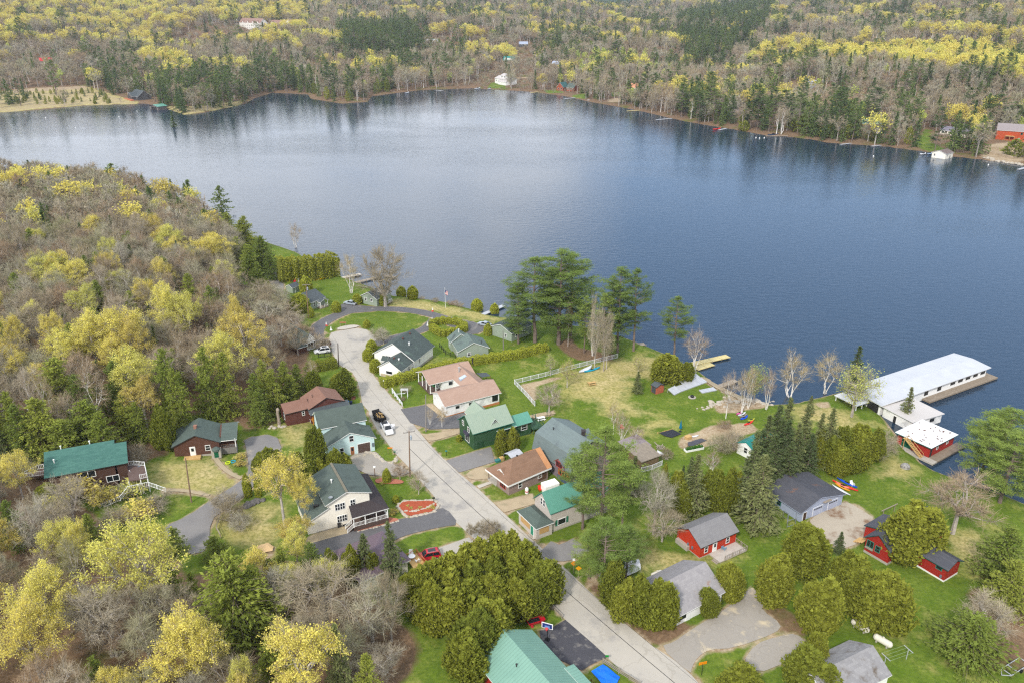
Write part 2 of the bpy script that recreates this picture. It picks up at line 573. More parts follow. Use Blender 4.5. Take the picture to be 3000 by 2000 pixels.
drape('path', strip_poly(P('C8', (1640, 880), (1690, 950), (1760, 1010), (1850, 1050)), 1.1), m_sandpath)
drape('path', strip_poly(P('C8', (1240, 1140), (1360, 1140), (1460, 1150), (1600, 1180)), .9), m_sandpath)
drape('path', wpoly(P('E3', (870, 1285), (960, 1265), (1180, 1450), (1130, 1485))), m_gravel)
drape('path', strip_poly(P('D2', (1000, 310), (1100, 262), (1200, 235), (1330, 215)), 1.6), m_gravel)
drape('path', strip_poly(P('D5', (-20, 330), (120, 390), (260, 340), (330, 300)), 5), m_grey)
drape('path', chaikin(wpoly(P('C5', (750, 838), (860, 815), (945, 828), (760, 862))), 1), m_conc)
drape('path', wpoly(P('E5', (760, 1390), (840, 1345), (950, 1420), (850, 1470))), m_conc)
drape('flower_bed', chaikin(wpoly(P('E6', (1550, 760), (1640, 700), (1850, 700), (2090, 690), (2140, 760), (2080, 850), (1850, 900), (1690, 925), (1600, 830))), 1), m_mulch, road=False)
drape('flower_bed', chaikin(wpoly(P('E6', (1195, 385), (1330, 345), (1500, 370), (1640, 400), (1620, 440), (1440, 445), (1240, 440))), 1), m_mulch2, road=False)
drape('flower_bed', wpoly(P('E6', (930, 1090), (1420, 940), (1540, 960), (1560, 985), (1400, 1030), (960, 1145))), m_mulch2, road=False)
drape('shore_path', wpoly(P('C6', (1700, 1060), (1735, 1060), (2080, 1230), (2000, 1230), (1800, 1130))), m_sandpath)

# ---- ground cover masks
LITTER = [[(-900, 480), (300, 530), (600, 605), (700, 700), (700, 830), (850, 880), (905, 1000), (900, 1080), (900, 1170), (800, 1215), (690, 1205), (660, 1250), (560, 1180), (480, 1210), (490, 1330), (360, 1370), (0, 1480), (-900, 1500)],
          [(-900, 1380), (180, 1420), (330, 1560), (480, 1560), (545, 1690), (720, 1650), (950, 1640), (1010, 1700), (1210, 1860), (1230, 1920), (1100, 2100), (1100, 3000), (-900, 3000)],
          P('D5', (330, 640), (480, 560), (800, 700), (1250, 1000), (1370, 1040), (1290, 1130), (1060, 1240), (960, 1210), (700, 1000)),
          P('D4', (60, 1060), (200, 1050), (330, 1150), (400, 1300), (300, 1240), (190, 1250)),
          P('D4', (1400, 960), (1800, 900), (1850, 1500), (1500, 1480), (1300, 1450), (1480, 1100)),
          P('D2', (1350, 1400), (1560, 1350), (1700, 1568), (1250, 1500)),
          P('C6', (600, 790), (720, 760), (760, 830), (1040, 880), (1040, 930), (760, 930), (640, 850)),
          P('C8', (1300, 520), (1480, 430), (1900, 520), (2100, 620), (1880, 690), (1800, 600), (1480, 550), (1300, 650))]
DRY = [P('C6', (690, 1020), (1000, 940), (1300, 880), (1400, 930), (1330, 1050), (1180, 1060), (1120, 1200), (1150, 1330), (1000, 1330), (900, 1240), (760, 1210), (640, 1120)),
       P('C5', (1150, 615), (1770, 700), (2010, 775), (1900, 800), (1500, 712), (1150, 680)),
       P('D3', (430, 390), (620, 300), (820, 285), (860, 330), (640, 400), (520, 440)),
       P('D3', (130, 150), (330, 90), (560, 150), (700, 240), (520, 250), (330, 190)),
       P('C8', (1170, 960), (1480, 920), (1640, 900), (1700, 1010), (1800, 1060), (1690, 1150), (1450, 1130), (1200, 1080)),
       P('D1', (-150, 1150), (100, 1120), (330, 1080), (350, 1350), (230, 1500), (0, 1450)),
       P('D1', (420, 330), (620, 300), (640, 620), (510, 540), (410, 400)),
       P('D4', (1280, 600), (1500, 580), (1640, 760), (1500, 800), (1330, 690)),
       P('D4', (850, 180), (960, 90), (1060, 150), (1000, 220), (880, 230)),
       P('C7', (340, 780), (500, 740), (620, 760), (820, 880), (900, 900), (700, 930), (380, 860)),
       P('D5', (850, 350), (1250, 380), (1420, 430), (1200, 560), (1050, 540), (870, 560))]
DIRT = [P('D3', (930, 440), (1180, 335), (1560, 300), (1640, 380), (1320, 480), (1010, 565), (890, 510)),
        P('F7', (60, 500), (450, 320), (800, 420), (1060, 490), (950, 560), (700, 570), (430, 640), (150, 640)),
        P('C6', (320, 1115), (560, 1060), (640, 1060), (450, 1130), (440, 1290)),
        P('D1', (130, 1480), (240, 1420), (330, 1440), (300, 1568), (150, 1568)),
        P('D5', (340, 570), (500, 540), (520, 640), (430, 680)),
        P('D4', (620, 390), (700, 390), (820, 480), (800, 500), (700, 430)),
        P('C7', (480, 730), (600, 720), (620, 770), (520, 770))]


def axis(lo, hi, step, caplo, caphi, cap, flo, fhi):
    a = list(np.arange(lo, hi, step))
    s, x = step, a[-1]
    while x < fhi:
        s = s * 1.09 if x > caphi else min(s * 1.09, cap)
        x += s; a.append(x)
    s, x = step, lo
    pre = []
    while x > flo:
        s = s * 1.09 if x < caplo else min(s * 1.09, cap)
        x -= s; pre.append(x)
    return np.array(pre[::-1] + a)


gx = axis(-165, 185, 1.3, -700, 800, 8, -9000, 9000)
gy = axis(98, 420, 1.3, 60, 1250, 8, -250, 9500)
GX, GY = np.meshgrid(gx, gy)
GZ = gz(GX.ravel(), GY.ravel())
nx, ny = len(gx), len(gy)
near = (GX.ravel() > -330) & (GX.ravel() < 330) & (GY.ravel() < 520)


def maskof(polys, soft=1.6):
    m = np.zeros(GX.size)
    X, Y = GX.ravel()[near], GY.ravel()[near]
    acc = np.zeros(X.size)
    for p in polys:
        w = wpoly(p)
        acc = np.maximum(acc, ss((sdist(w, X, Y) + soft) / (2 * soft)))
    m[near] = acc
    return m


mk_l = maskof(LITTER, 3.0)
mk_d = maskof(DRY, 6.0)
mk_e = maskof(DIRT, 1.6)
rd = np.zeros(GX.size)
racc = np.zeros(int(near.sum()))
for p in ROAD_POLYS:
    racc = np.maximum(racc, ss((sdist(p, GX.ravel()[near], GY.ravel()[near]) + 1.4) / 1.5))
rd[near] = racc
dfar = sdist(FAR_POLY, GX.ravel(), GY.ravel())
dnear = sdist(NEAR_POLY, GX.ravel(), GY.ravel())
isfar = dfar > -40
FARLAWN = [P('F2', (300, 800), (640, 800), (640, 940), (220, 930)), P('F2', (1500, 990), (1900, 960), (2000, 1050), (1600, 1050)), P('F2', (2130, 1100), (2500, 1050), (2500, 1180), (2200, 1160)),
           P('F3', (60, 370), (520, 340), (520, 450), (100, 470)), P('F3', (640, 330), (900, 340), (860, 500), (720, 480)), P('F4', (180, 640), (480, 280), (600, 330), (560, 560), (900, 740), (560, 740)),
           P('A1', (850, 675), (930, 672), (940, 690), (860, 692)), P('A1', (-40, 660), (60, 665), (60, 695), (-40, 690)), P('A2', (220, 565), (320, 560), (330, 605), (240, 608)), P('A1', (380, 415), (440, 415), (440, 440), (380, 440))]
FARDIRT = [P('F3', (0, 530), (460, 460), (700, 430), (1000, 400), (1000, 430), (650, 480), (640, 560), (0, 590)), P('F4', (1620, 620), (2300, 560), (2352, 1000), (1500, 880)),
           P('F2', (900, 680), (1640, 690), (1640, 715), (900, 705)), P('A1', (0, 630), (300, 605), (600, 590), (600, 610), (0, 650)), P('A1', (780, 350), (850, 380), (880, 440), (850, 440), (800, 390)), P('A2', (760, 530), (880, 535), (880, 545), (760, 545))]
lawn_f = np.zeros(GX.size); dirt_f = np.zeros(GX.size)
fi = np.where((dfar > 0) & (dfar < 420) & (np.abs(GX.ravel()) < 900))[0]
for arr, polys in ((lawn_f, FARLAWN), (dirt_f, FARDIRT)):
    acc = np.zeros(fi.size)
    for p in polys:
        acc = np.maximum(acc, ss((sdist(wpoly(p), GX.ravel()[fi], GY.ravel()[fi]) + 5) / 10))
    arr[fi] = acc
mk_l = np.where(isfar, 1 - lawn_f, mk_l)
mk_e = np.where(isfar, dirt_f, mk_e)
px_, py_ = pix(GX.ravel()[fi], GY.ravel()[fi], GZ[fi])
msh = ss((sdist(P('A1', (-900, 650), (0, 640), (350, 625), (620, 600), (900, 690), (1000, 715), (1250, 740), (1700, 690), (1800, 740), (1250, 830), (-900, 860)), px_, py_) + 6) / 12)
mk_l[fi] = np.minimum(mk_l[fi], 1 - msh); mk_d[fi] = np.maximum(mk_d[fi], msh * 1.5); mk_e[fi] = np.maximum(mk_e[fi], msh * .5)
shore = np.where(isfar, 0, ss(1 - np.abs(dnear) / 1.6))
mk_e = np.maximum(mk_e, np.maximum(rd * .75, shore * .8))
quads = np.arange(nx * ny).reshape(ny, nx)
q = np.stack([quads[:-1, :-1], quads[:-1, 1:], quads[1:, 1:], quads[1:, :-1]], -1).reshape(-1, 4)


def np_mesh(name, V, faces, mats, fm=None, smooth=False, col=None):
    """mesh from arrays; faces (n,k)"""
    me = bpy.data.meshes.new(name)
    V = np.asarray(V, 'f'); faces = np.asarray(faces, 'i')
    k = faces.shape[1]
    me.vertices.add(len(V)); me.vertices.foreach_set('co', V.ravel())
    me.loops.add(faces.size); me.loops.foreach_set('vertex_index', faces.ravel())
    me.polygons.add(len(faces))
    me.polygons.foreach_set('loop_start', np.arange(0, faces.size, k, dtype='i'))
    me.polygons.foreach_set('loop_total', np.full(len(faces), k, 'i'))
    for m in (mats if isinstance(mats, (list, tuple)) else [mats]):
        me.materials.append(m)
    if fm is not None: me.polygons.foreach_set('material_index', np.asarray(fm, 'i'))
    if smooth: me.polygons.foreach_set('use_smooth', np.ones(len(faces), bool))
    me.update(calc_edges=True)
    if col is not None:
        a = me.color_attributes.new('cover', 'FLOAT_COLOR', 'POINT')
        a.data.foreach_set('color', np.asarray(col, 'f').ravel())
    return me


m_gr, nt, bs = nodes('ground_cover')
bs.inputs['Roughness'].default_value = .95
bs.inputs['Specular IOR Level'].default_value = .1
at_ = nt.nodes.new('ShaderNodeAttribute'); at_.attribute_name = 'cover'
sp = nt.nodes.new('ShaderNodeSeparateColor'); nt.links.new(at_.outputs['Color'], sp.inputs[0])
v = coord(nt, 'Object')
n_big = noise(nt, v, .045, 6, .6); n_mid = noise(nt, v, .22, 6, .62); n_fin = noise(nt, v, 1.5, 5, .7)


def madd(a, k, b):
    n = N(nt, 'ShaderNodeMath', operation='MULTIPLY_ADD')
    nt.links.new(a, n.inputs[0]); n.inputs[1].default_value = k
    if hasattr(b, 'links'): nt.links.new(b, n.inputs[2])
    else: n.inputs[2].default_value = b
    return n.outputs[0]


green = mixc(nt, ramp(nt, n_mid, .35, .65), C(102, 128, 36, .74), C(136, 150, 60, .74))
green = mixc(nt, ramp(nt, n_fin, .35, .7), green, C(84, 106, 36, .74))
dry = mixc(nt, ramp(nt, n_mid, .4, .62), C(198, 180, 130, .9), C(172, 162, 100, .9))
dry = mixc(nt, ramp(nt, n_fin, .4, .7), dry, C(128, 126, 62, .8))
lit = mixc(nt, ramp(nt, n_mid, .35, .65), C(132, 106, 82, .8), C(106, 88, 68, .8))
lit = mixc(nt, ramp(nt, n_fin, .45, .7), lit, C(156, 128, 100, .8))
lit = mixc(nt, ramp(nt, n_big, .55, .66), lit, C(104, 104, 52, .8))
drt = mixc(nt, ramp(nt, n_mid, .35, .65), C(178, 156, 124, .85), C(140, 116, 88, .85))
drt = mixc(nt, ramp(nt, n_fin, .4, .7), drt, C(198, 182, 156, .85))
# dryness of the lawns: outline mask broken up by noise, plus scattered patches
fd = ramp(nt, madd(n_mid, 1.35, madd(sp.outputs[1], .62, madd(n_big, .7, -.50))), .62, 1.0)
col = mixc(nt, fd, green, dry)
fl = ramp(nt, madd(n_mid, .8, madd(sp.outputs[0], 1.0, 0)), .75, 1.0)
col = mixc(nt, fl, col, lit)
fe = ramp(nt, madd(n_mid, .9, madd(sp.outputs[2], 1.0, 0)), .8, 1.1)
col = mixc(nt, fe, col, drt)
col = mixc(nt, at_.outputs['Alpha'], C(64, 84, 70, .7), col)
nt.links.new(col, bs.inputs['Base Color'])
bp = nt.nodes.new('ShaderNodeBump'); bp.inputs['Strength'].default_value = .6; bp.inputs['Distance'].default_value = .15
nt.links.new(n_fin, bp.inputs['Height']); nt.links.new(bp.outputs[0], bs.inputs['Normal'])
col4 = np.stack([mk_l, mk_d, mk_e, 1 - ss((GY.ravel() - 3000) / 400)], -1)
ground = bpy.data.objects.new('ground', np_mesh('ground', np.stack([GX.ravel(), GY.ravel(), GZ], -1), q, m_gr, smooth=True, col=col4))
COL.objects.link(ground); ground['kind'] = 'structure'

# ---- lake
m_w, nt, bs = nodes('lake_water')
bs.inputs['Base Color'].default_value = (.012, .028, .050, 1)
bs.inputs['Roughness'].default_value = .06
bs.inputs['IOR'].default_value = 1.33
bs.inputs['Specular IOR Level'].default_value = .9
v = coord(nt, 'Object', (.55, 1.0, 1))
w1 = noise(nt, v, .55, 3, .55)
w2 = noise(nt, coord(nt, 'Object', (.8, 1.2, 1)), 2.2, 2, .5)
gust = ramp(nt, noise(nt, coord(nt, 'Object', (.35, 1, 1)), .012, 4, .55), .35, .68)
hsum = madd(w2, .22, w1)
b1 = nt.nodes.new('ShaderNodeBump'); b1.inputs['Distance'].default_value = .5
st = madd(gust, .22, .11)
nt.links.new(st, b1.inputs['Strength'])
nt.links.new(hsum, b1.inputs['Height']); nt.links.new(b1.outputs[0], bs.inputs['Normal'])
lk = MB(); lk.face([(-4200, 90, 0), (4200, 90, 0), (4200, 1500, 0), (-4200, 1500, 0)])
lake = lk.build('lake', m_w); lake['kind'] = 'structure'
# ------------------------------------------------------------------ buildings
T_WHITE = M('trim_white', C(240, 240, 237, .95), C(230, 230, 227, .95), rough=.6, sc=.6)
T_DARK = M('trim_dark', C(60, 58, 56), C(48, 46, 46), rough=.7)
CONCW = M('foundation_concrete', C(196, 188, 176), C(170, 164, 154), rough=.95, sc=.8, fine=.1)
WOODY = M('lumber_new', C(214, 178, 120), C(196, 158, 100), rough=.85, sc=1.0, stretch=(1, 1, 4))
WOODG = M('lumber_grey', C(176, 164, 148), C(150, 138, 124), rough=.9, sc=1.2, fine=.15)


class Bld:
    """a building on a local frame: A (left) -> B (right/near) is u, v is 90 degrees to the left of u, away from the camera"""
    def __init__(s, name, label, A, B, Cc, z, base=None, cat='house', group=None, sink=.35, water=False):
        if water: base = 0.0
        if base is None:
            mid = ((A[0] + B[0]) / 2, (A[1] + B[1]) / 2)
            base = at(mid, z)[2] - z
        s.base = base
        a = Vector((*atz(A, base + z), 0)); b = Vector((*atz(B, base + z), 0))
        s.u = (b - a).normalized(); s.v = Vector((-s.u.y, s.u.x, 0))
        s.L = (b - a).length
        s.a = a
        if isinstance(Cc, tuple):
            c = Vector((*atz(Cc, base + z), 0)); s.W = abs((c - b).dot(s.v))
        else:
            s.W = Cc
        c = a + s.u * s.L / 2 + s.v * s.W / 2
        s.c = Vector((c.x, c.y, base))
        s.sink = sink
        s.root = empty(name, s.c, label, cat, group)
        FOOT.append((s.a, s.u, s.v, s.L, s.W))

    def w(s, u, v, z):
        p = s.a + s.u * u + s.v * v
        return Vector((p.x - s.c.x, p.y - s.c.y, z))

    def uv(s, p, z):
        q = Vector((*atz(p, s.base + z), 0)) - s.a
        return q.dot(s.u), q.dot(s.v)

    def loc(s, p, z):
        x, y = atz(p, s.base + z)
        return Vector((x - s.c.x, y - s.c.y, z))

    # profile = [(t, z)...] across the ridge; axis 'u': ridge runs along u and t is v
    def block(s, prof, wall, roof, axis='u', rect=None, ov=.4, oe=.35, fascia=T_WHITE, th=.16, wname='wall', rname='roof', found=None, z0=None, walls=True, roofon=True, fh=.5):
        u0, u1, v0, v1 = rect or (0, s.L, 0, s.W)
        z0 = -s.sink if z0 is None else z0
        f = (lambda e, t, z: s.w(e, t, z)) if axis == 'u' else (lambda e, t, z: s.w(t, e, z))
        e0, e1 = (u0, u1) if axis == 'u' else (v0, v1)
        ws = ro = None
        if walls:
            m = MB()
            ring = [(prof[0][0], z0)] + list(prof) + [(prof[-1][0], z0)]
            m.hexa([f(e0, t, z) for t, z in ring], [f(e1, t, z) for t, z in ring])
            ws = m.build(wname, wall, s.root)
        if roofon:
            m = MB()
            p = list(prof)
            def ext(a, b, o):
                dx, dz = a[0] - b[0], a[1] - b[1]
                l = math.hypot(dx, dz)
                return (a[0] + dx / l * o, a[1] + dz / l * o)
            q = list(p)
            q[0] = ext(p[0], p[1], ov); q[-1] = ext(p[-1], p[-2], ov)
            for i in range(len(q) - 1):
                (ta, za), (tb, zb) = q[i], q[i + 1]
                x0, x1 = e0 - oe, e1 + oe
                lo = [f(x0, ta, za), f(x1, ta, za), f(x1, tb, zb), f(x0, tb, zb)]
                hi = [f(x0, ta, za + th), f(x1, ta, za + th), f(x1, tb, zb + th), f(x0, tb, zb + th)]
                m.face(hi, 0); m.face(lo[::-1], 1)
                m.face([lo[0], lo[3], hi[3], hi[0]], 1); m.face([lo[1], hi[1], hi[2], lo[2]], 1)
                if i == 0: m.face([lo[0], hi[0], hi[1], lo[1]], 1)
                if i == len(q) - 2: m.face([lo[3], lo[2], hi[2], hi[3]], 1)
            ro = m.build(rname, [roof, fascia], s.root)
        if found:
            m = MB()
            g = .04
            ring = [s.w(u0 - g, v0 - g, 0), s.w(u1 + g, v0 - g, 0), s.w(u1 + g, v1 + g, 0), s.w(u0 - g, v1 + g, 0)]
            m.hexa([p + Vector((0, 0, -s.sink - .15)) for p in ring], [p + Vector((0, 0, fh)) for p in ring])
            m.build('foundation', found, s.root)
        return ws, ro

    def gable(s, h, rh, wall, roof, axis='u', rect=None, r=.5, h2=None, **k):
        u0, u1, v0, v1 = rect or (0, s.L, 0, s.W)
        t0, t1 = (v0, v1) if axis == 'u' else (u0, u1)
        return s.block([(t0, h), (t0 + (t1 - t0) * r, h + rh), (t1, h if h2 is None else h2)], wall, roof, axis, rect or (u0, u1, v0, v1), **k)

    def shed(s, h0, h1, wall, roof, axis='u', rect=None, **k):
        u0, u1, v0, v1 = rect or (0, s.L, 0, s.W)
        t0, t1 = (v0, v1) if axis == 'u' else (u0, u1)
        return s.block([(t0, h0), (t1, h1)], wall, roof, axis, rect or (u0, u1, v0, v1), **k)

    def hip(s, h, rh, wall, roof, axis='u', rect=None, i0=3, i1=3, ov=.5, fascia=T_WHITE, fz=.25, wallrect=None, walls=True):
        """hip roof; ridge along axis, ends pulled in by i0, i1 (0 keeps a gable)"""
        u0, u1, v0, v1 = rect or (0, s.L, 0, s.W)
        f = (lambda e, t, z: s.w(e, t, z)) if axis == 'u' else (lambda e, t, z: s.w(t, e, z))
        e0, e1, t0, t1 = (u0, u1, v0, v1) if axis == 'u' else (v0, v1, u0, u1)
        tm = (t0 + t1) / 2
        m = MB()
        if walls:
            wu0, wu1, wv0, wv1 = wallrect or (u0, u1, v0, v1)
            ring = [s.w(wu0, wv0, 0), s.w(wu1, wv0, 0), s.w(wu1, wv1, 0), s.w(wu0, wv1, 0)]
            m.hexa([p + Vector((0, 0, -s.sink)) for p in ring], [p + Vector((0, 0, h - .02)) for p in ring])
            m.build('wall', wall, s.root)
        m = MB()
        a, b, c, d = f(e0 - ov, t0 - ov, h), f(e1 + ov, t0 - ov, h), f(e1 + ov, t1 + ov, h), f(e0 - ov, t1 + ov, h)
        r0, r1 = f(e0 + (i0 if i0 else -ov), tm, h + rh), f(e1 - (i1 if i1 else -ov), tm, h + rh)
        dn = Vector((0, 0, -fz))
        m.face([a, b, r1, r0], 0); m.face([c, d, r0, r1], 0); m.face([d, a, r0], 0 if i0 else 2); m.face([b, c, r1], 0 if i1 else 2)
        ring = [a, b, c, d]
        for i in range(4):
            j = (i + 1) % 4
            m.face([ring[i] + dn, ring[j] + dn, ring[j], ring[i]], 1)
        m.face([p + dn for p in ring[::-1]], 1)
        return m.build('roof', [roof, fascia, wall], s.root)

    # openings: side 'v0','v1','u0','u1' with the plane position; t along the other axis, z centre
    def fr(s, side, pos, t, z, d):
        if side == 'v0': return s.w(t, pos - d, z)
        if side == 'v1': return s.w(t, pos + d, z)
        if side == 'u0': return s.w(pos - d, t, z)
        return s.w(pos + d, t, z)

    def panel(s, side, pos, t, z, w_, h, mat, name, d0=-.02, d1=.05, parent=None):
        m = MB()
        c = lambda tt, zz, d: s.fr(side, pos, tt, zz, d)
        ring = lambda d: [c(t - w_ / 2, z - h / 2, d), c(t + w_ / 2, z - h / 2, d), c(t + w_ / 2, z + h / 2, d), c(t - w_ / 2, z + h / 2, d)]
        m.hexa(ring(d0), ring(d1))
        return m.build(name, mat, parent or s.root)

    def win(s, side, t, z, w_=1.1, h=1.3, pos=None, frame=T_WHITE, bars=1, name='window', cols=0, fw=.11):
        if pos is None: pos = {'v0': 0, 'v1': s.W, 'u0': 0, 'u1': s.L}[side]
        m = MB()
        c = lambda tt, zz, d: s.fr(side, pos, tt, zz, d)
        def bx(t0, t1, z0, z1, d0, d1):
            m.hexa([c(t0, z0, d0), c(t1, z0, d0), c(t1, z1, d0), c(t0, z1, d0)], [c(t0, z0, d1), c(t1, z0, d1), c(t1, z1, d1), c(t0, z1, d1)])
        l, r_, b, tp = t - w_ / 2, t + w_ / 2, z - h / 2, z + h / 2
        bx(l - fw, l, b - fw, tp + fw, -.02, .07); bx(r_, r_ + fw, b - fw, tp + fw, -.02, .07)
        bx(l, r_, tp, tp + fw, -.02, .07); bx(l, r_, b - fw, b, -.02, .07)
        for i in range(bars):
            zz = b + h * (i + 1) / (bars + 1); bx(l, r_, zz - .04, zz + .04, -.02, .06)
        for i in range(cols):
            tt = l + w_ * (i + 1) / (cols + 1); bx(tt - .05, tt + .05, b, tp, -.02, .062)
        o = m.build(name, frame, s.root)
        s.panel(side, pos, t, z, w_, h, glass(), 'pane', .0, .035, parent=o)
        return o

    def door(s, side, t, w_=.95, h=2.1, pos=None, mat=None, z0=0.0, frame=T_WHITE, pane=False, name='door'):
        if pos is None: pos = {'v0': 0, 'v1': s.W, 'u0': 0, 'u1': s.L}[side]
        o = s.panel(side, pos, t, z0 + h / 2, w_ + .24, h + .14, frame, name, -.02, .05)
        s.panel(side, pos, t, z0 + h / 2, w_, h - .05, mat, 'door_leaf', .0, .08, parent=o)
        if pane: s.panel(side, pos, t, z0 + h * .68, w_ * .6, h * .38, glass(), 'pane', .05, .095, parent=o)
        return o

    def slab(s, pts, z0, z1, mat, name='deck'):
        m = MB(); m.hexa([Vector((p[0], p[1], z0)) for p in pts], [Vector((p[0], p[1], z1)) for p in pts])
        return m.build(name, mat, s.root)

    def rail(s, pts, mat, name='railing', h=1.0, gap=.32, w_=.05, post=1.8):
        m = MB(); rail_into(m, pts, h, gap, w_, post)
        return m.build(name, mat, s.root)

    def posts(s, pts, z0, z1, w_, mat, name='post'):
        for p in pts:
            m = MB(); m.box(p[0] - w_ / 2, p[0] + w_ / 2, p[1] - w_ / 2, p[1] + w_ / 2, z0, z1); m.build(name, mat, s.root)

    def pipe(s, u, v, z, h=.7, r=.1, mat=None, name='vent_pipe', cap=True):
        m = MB(); c = s.w(u, v, z)
        m.lathe([(r, -.6), (r, h)] + ([(r * 1.7, h), (r * 1.7, h + .12)] if cap else []), 8, c)
        return m.build(name, mat or T_WHITE, s.root)

    def chimney(s, u, v, z, h=1.0, w_=.6, mat=None, name='chimney'):
        m = MB(); c = s.w(u, v, z)
        a = w_ / 2
        m.box(c.x - a, c.x + a, c.y - a, c.y + a, z - 1.0, z + h)
        m.box(c.x - a - .06, c.x + a + .06, c.y - a - .06, c.y + a + .06, z + h, z + h + .1)
        return m.build(name, mat, s.root)


FOOT = []


def rail_into(m, pts, h=1.0, gap=.32, w_=.05, post=1.8):
    for a, b in zip(pts, pts[1:]):
        a, b = Vector(a), Vector(b)
        up = Vector((0, 0, 1))
        m.bar(a + up * h, b + up * h, w_ * 1.6, w_)
        m.bar(a + up * .15, b + up * .15, w_ * 1.2, w_)
        n = max(1, int((b - a).length / gap))
        for i in range(n + 1):
            p = a.lerp(b, i / n)
            m.bar(p + up * .15, p + up * (h - w_ * .5), w_)
        k = max(1, int(round((b - a).length / post)))
        for i in range(k + 1):
            p = a.lerp(b, i / k)
            m.bar(p, p + up * (h + .12), w_ * 2.2)


Z3 = lambda p, z: Vector((p[0], p[1], z))
# --- shared surfaces
S_TEAL = M_shingle('roof_teal', C(64, 106, 98), C(86, 130, 118), C(52, 90, 84), row=.35, wide=1.0)
S_DKGREEN = M_shingle('roof_darkgreen', C(86, 98, 92), C(98, 112, 104), C(76, 86, 82))
S_GREEN2 = M_shingle('roof_mossgreen', C(92, 104, 97), C(82, 93, 88), C(104, 116, 108), stain=C(76, 86, 81), stain_sc=.35)
S_BROWN = M_shingle('roof_redbrown', C(146, 110, 94), C(132, 98, 84), C(158, 122, 106))
S_TAN = M_shingle('roof_tan', C(180, 150, 132), C(168, 138, 121), C(192, 166, 150))
S_WORN = M_shingle('roof_greengrey', C(78, 88, 86), C(88, 100, 96), C(64, 72, 72), stain=C(100, 118, 108), stain_sc=.3, stain_lo=.58)
S_WORN2 = M_shingle('roof_greengrey_pale', C(112, 128, 120), C(98, 112, 108), C(120, 136, 128), stain=C(84, 92, 92), stain_sc=.3)
S_SLATE = M_shingle('roof_slate', C(86, 94, 96), C(74, 80, 84), C(98, 106, 108))
S_DARK = M_shingle('roof_charcoal', C(80, 82, 90), C(96, 96, 102), C(64, 66, 72), row=.4, stain=None)
S_DARKN = M_shingle('roof_charcoal_needles', C(80, 82, 90), C(96, 96, 102), C(64, 66, 72), row=.4, stain=C(150, 104, 70), stain_sc=.22, stain_lo=.60)
S_PORCH = M('roof_porch_brown', C(70, 62, 62), C(62, 55, 56), rough=.8, sc=.3, fine=.08)
S_GREY = M_shingle('roof_grey', C(140, 138, 138), C(128, 126, 128), C(152, 150, 150), row=.45, wide=.5)
S_GREYB = M_shingle('roof_grey_diamond', C(166, 162, 162), C(144, 140, 142), C(176, 172, 170), row=.45, wide=.5, mortar=.55, stain=C(150, 118, 98), stain_sc=.4, stain_lo=.62)
S_GREYC = M_shingle('roof_grey_mossy', C(168, 166, 166), C(140, 138, 140), C(120, 116, 112), row=.45, wide=.5, mortar=.6, stain=C(108, 98, 88), stain_sc=.5, stain_lo=.56)
S_BUNG = M_shingle('roof_bungalow', C(146, 114, 92), C(128, 99, 80), C(162, 128, 104), row=.4, wide=1.0)
R_SAGE = M_lines('metal_roof_sage', C(160, 174, 154), C(146, 164, 146), .5, 0, .25, rough=.45, width=.12)
R_SEA = M_lines('metal_roof_seafoam', C(132, 172, 154), C(122, 162, 146), .55, 0, .35, rough=.42, width=.16, sc=.4)
R_TEAL = M_lines('metal_roof_teal', C(104, 162, 143), C(94, 153, 134), .5, 0, .3, rough=.42, width=.12)
R_TEAL2 = M_lines('metal_roof_bluegreen', C(38, 142, 132), C(32, 130, 124), .5, 0, .25, rough=.4, width=.12)
R_MAROON = M_lines('metal_roof_maroon', C(116, 98, 106), C(108, 90, 98), .45, 0, .3, rough=.5, width=.15)
R_WHITE = M('roof_white_membrane', C(236, 236, 234), C(222, 222, 222), rough=.6, sc=.4, fine=.04)
R_WHITEG = M_lines('roof_palegrey_metal', C(206, 208, 212), C(194, 196, 200), 1.6, 1, .12, rough=.5, width=.06, sc=.25)
W_WHITE = M_lines('siding_white', C(240, 239, 236, .97), C(232, 231, 228, .97), .26, 1, .12, width=.1)
W_WHITE2 = M_lines('siding_white_dirty', C(240, 239, 236, .97), C(232, 231, 228, .97), .3, 1, .1, width=.1, stain=C(196, 196, 196), stain_sc=.35)
W_CREAM = M_lines('siding_cream', C(246, 240, 226, .97), C(238, 231, 217, .97), .24, 1, .1, width=.1)
W_BEIGE = M_lines('siding_beige', C(214, 204, 194), C(200, 190, 180), .24, 1, .1, width=.1)
W_SAGE = M_lines('siding_sage', C(164, 176, 160), C(152, 164, 148), .24, 1, .15, width=.1)
W_MINT = M_lines('siding_mint', C(204, 228, 228, .95), C(194, 219, 219, .95), .26, 1, .1, width=.1)
W_BROWN = M_lines('siding_log_brown', C(104, 72, 60), C(88, 60, 50), .3, 1, .4, width=.18)
W_BROWN2 = M_lines('siding_dark_brown', C(92, 68, 58), C(80, 58, 50), .3, 1, .3, width=.15)
W_REDBR = M_lines('siding_redbrown', C(112, 70, 62), C(98, 60, 54), .25, 1, .25, width=.12)
W_GREEN = M_lines('siding_forest', C(62, 96, 66), C(54, 86, 60), .24, 1, .2, width=.12)
W_RED = M_lines('siding_red', C(208, 66, 38), C(190, 56, 34), .25, 1, .2, width=.12)
W_RED2 = M_lines('siding_barnred', C(176, 50, 40), C(160, 42, 36), .25, 1, .15, width=.12)
W_BLUE = M_lines('siding_lilacblue', C(180, 190, 214), C(168, 178, 202), .25, 1, .1, width=.1)
W_BRICK = M('brick_weathered', C(164, 144, 138), C(150, 128, 118), rough=.95, sc=.8, stain=C(120, 92, 76), stain_sc=.5, stain_lo=.58, fine=.15)
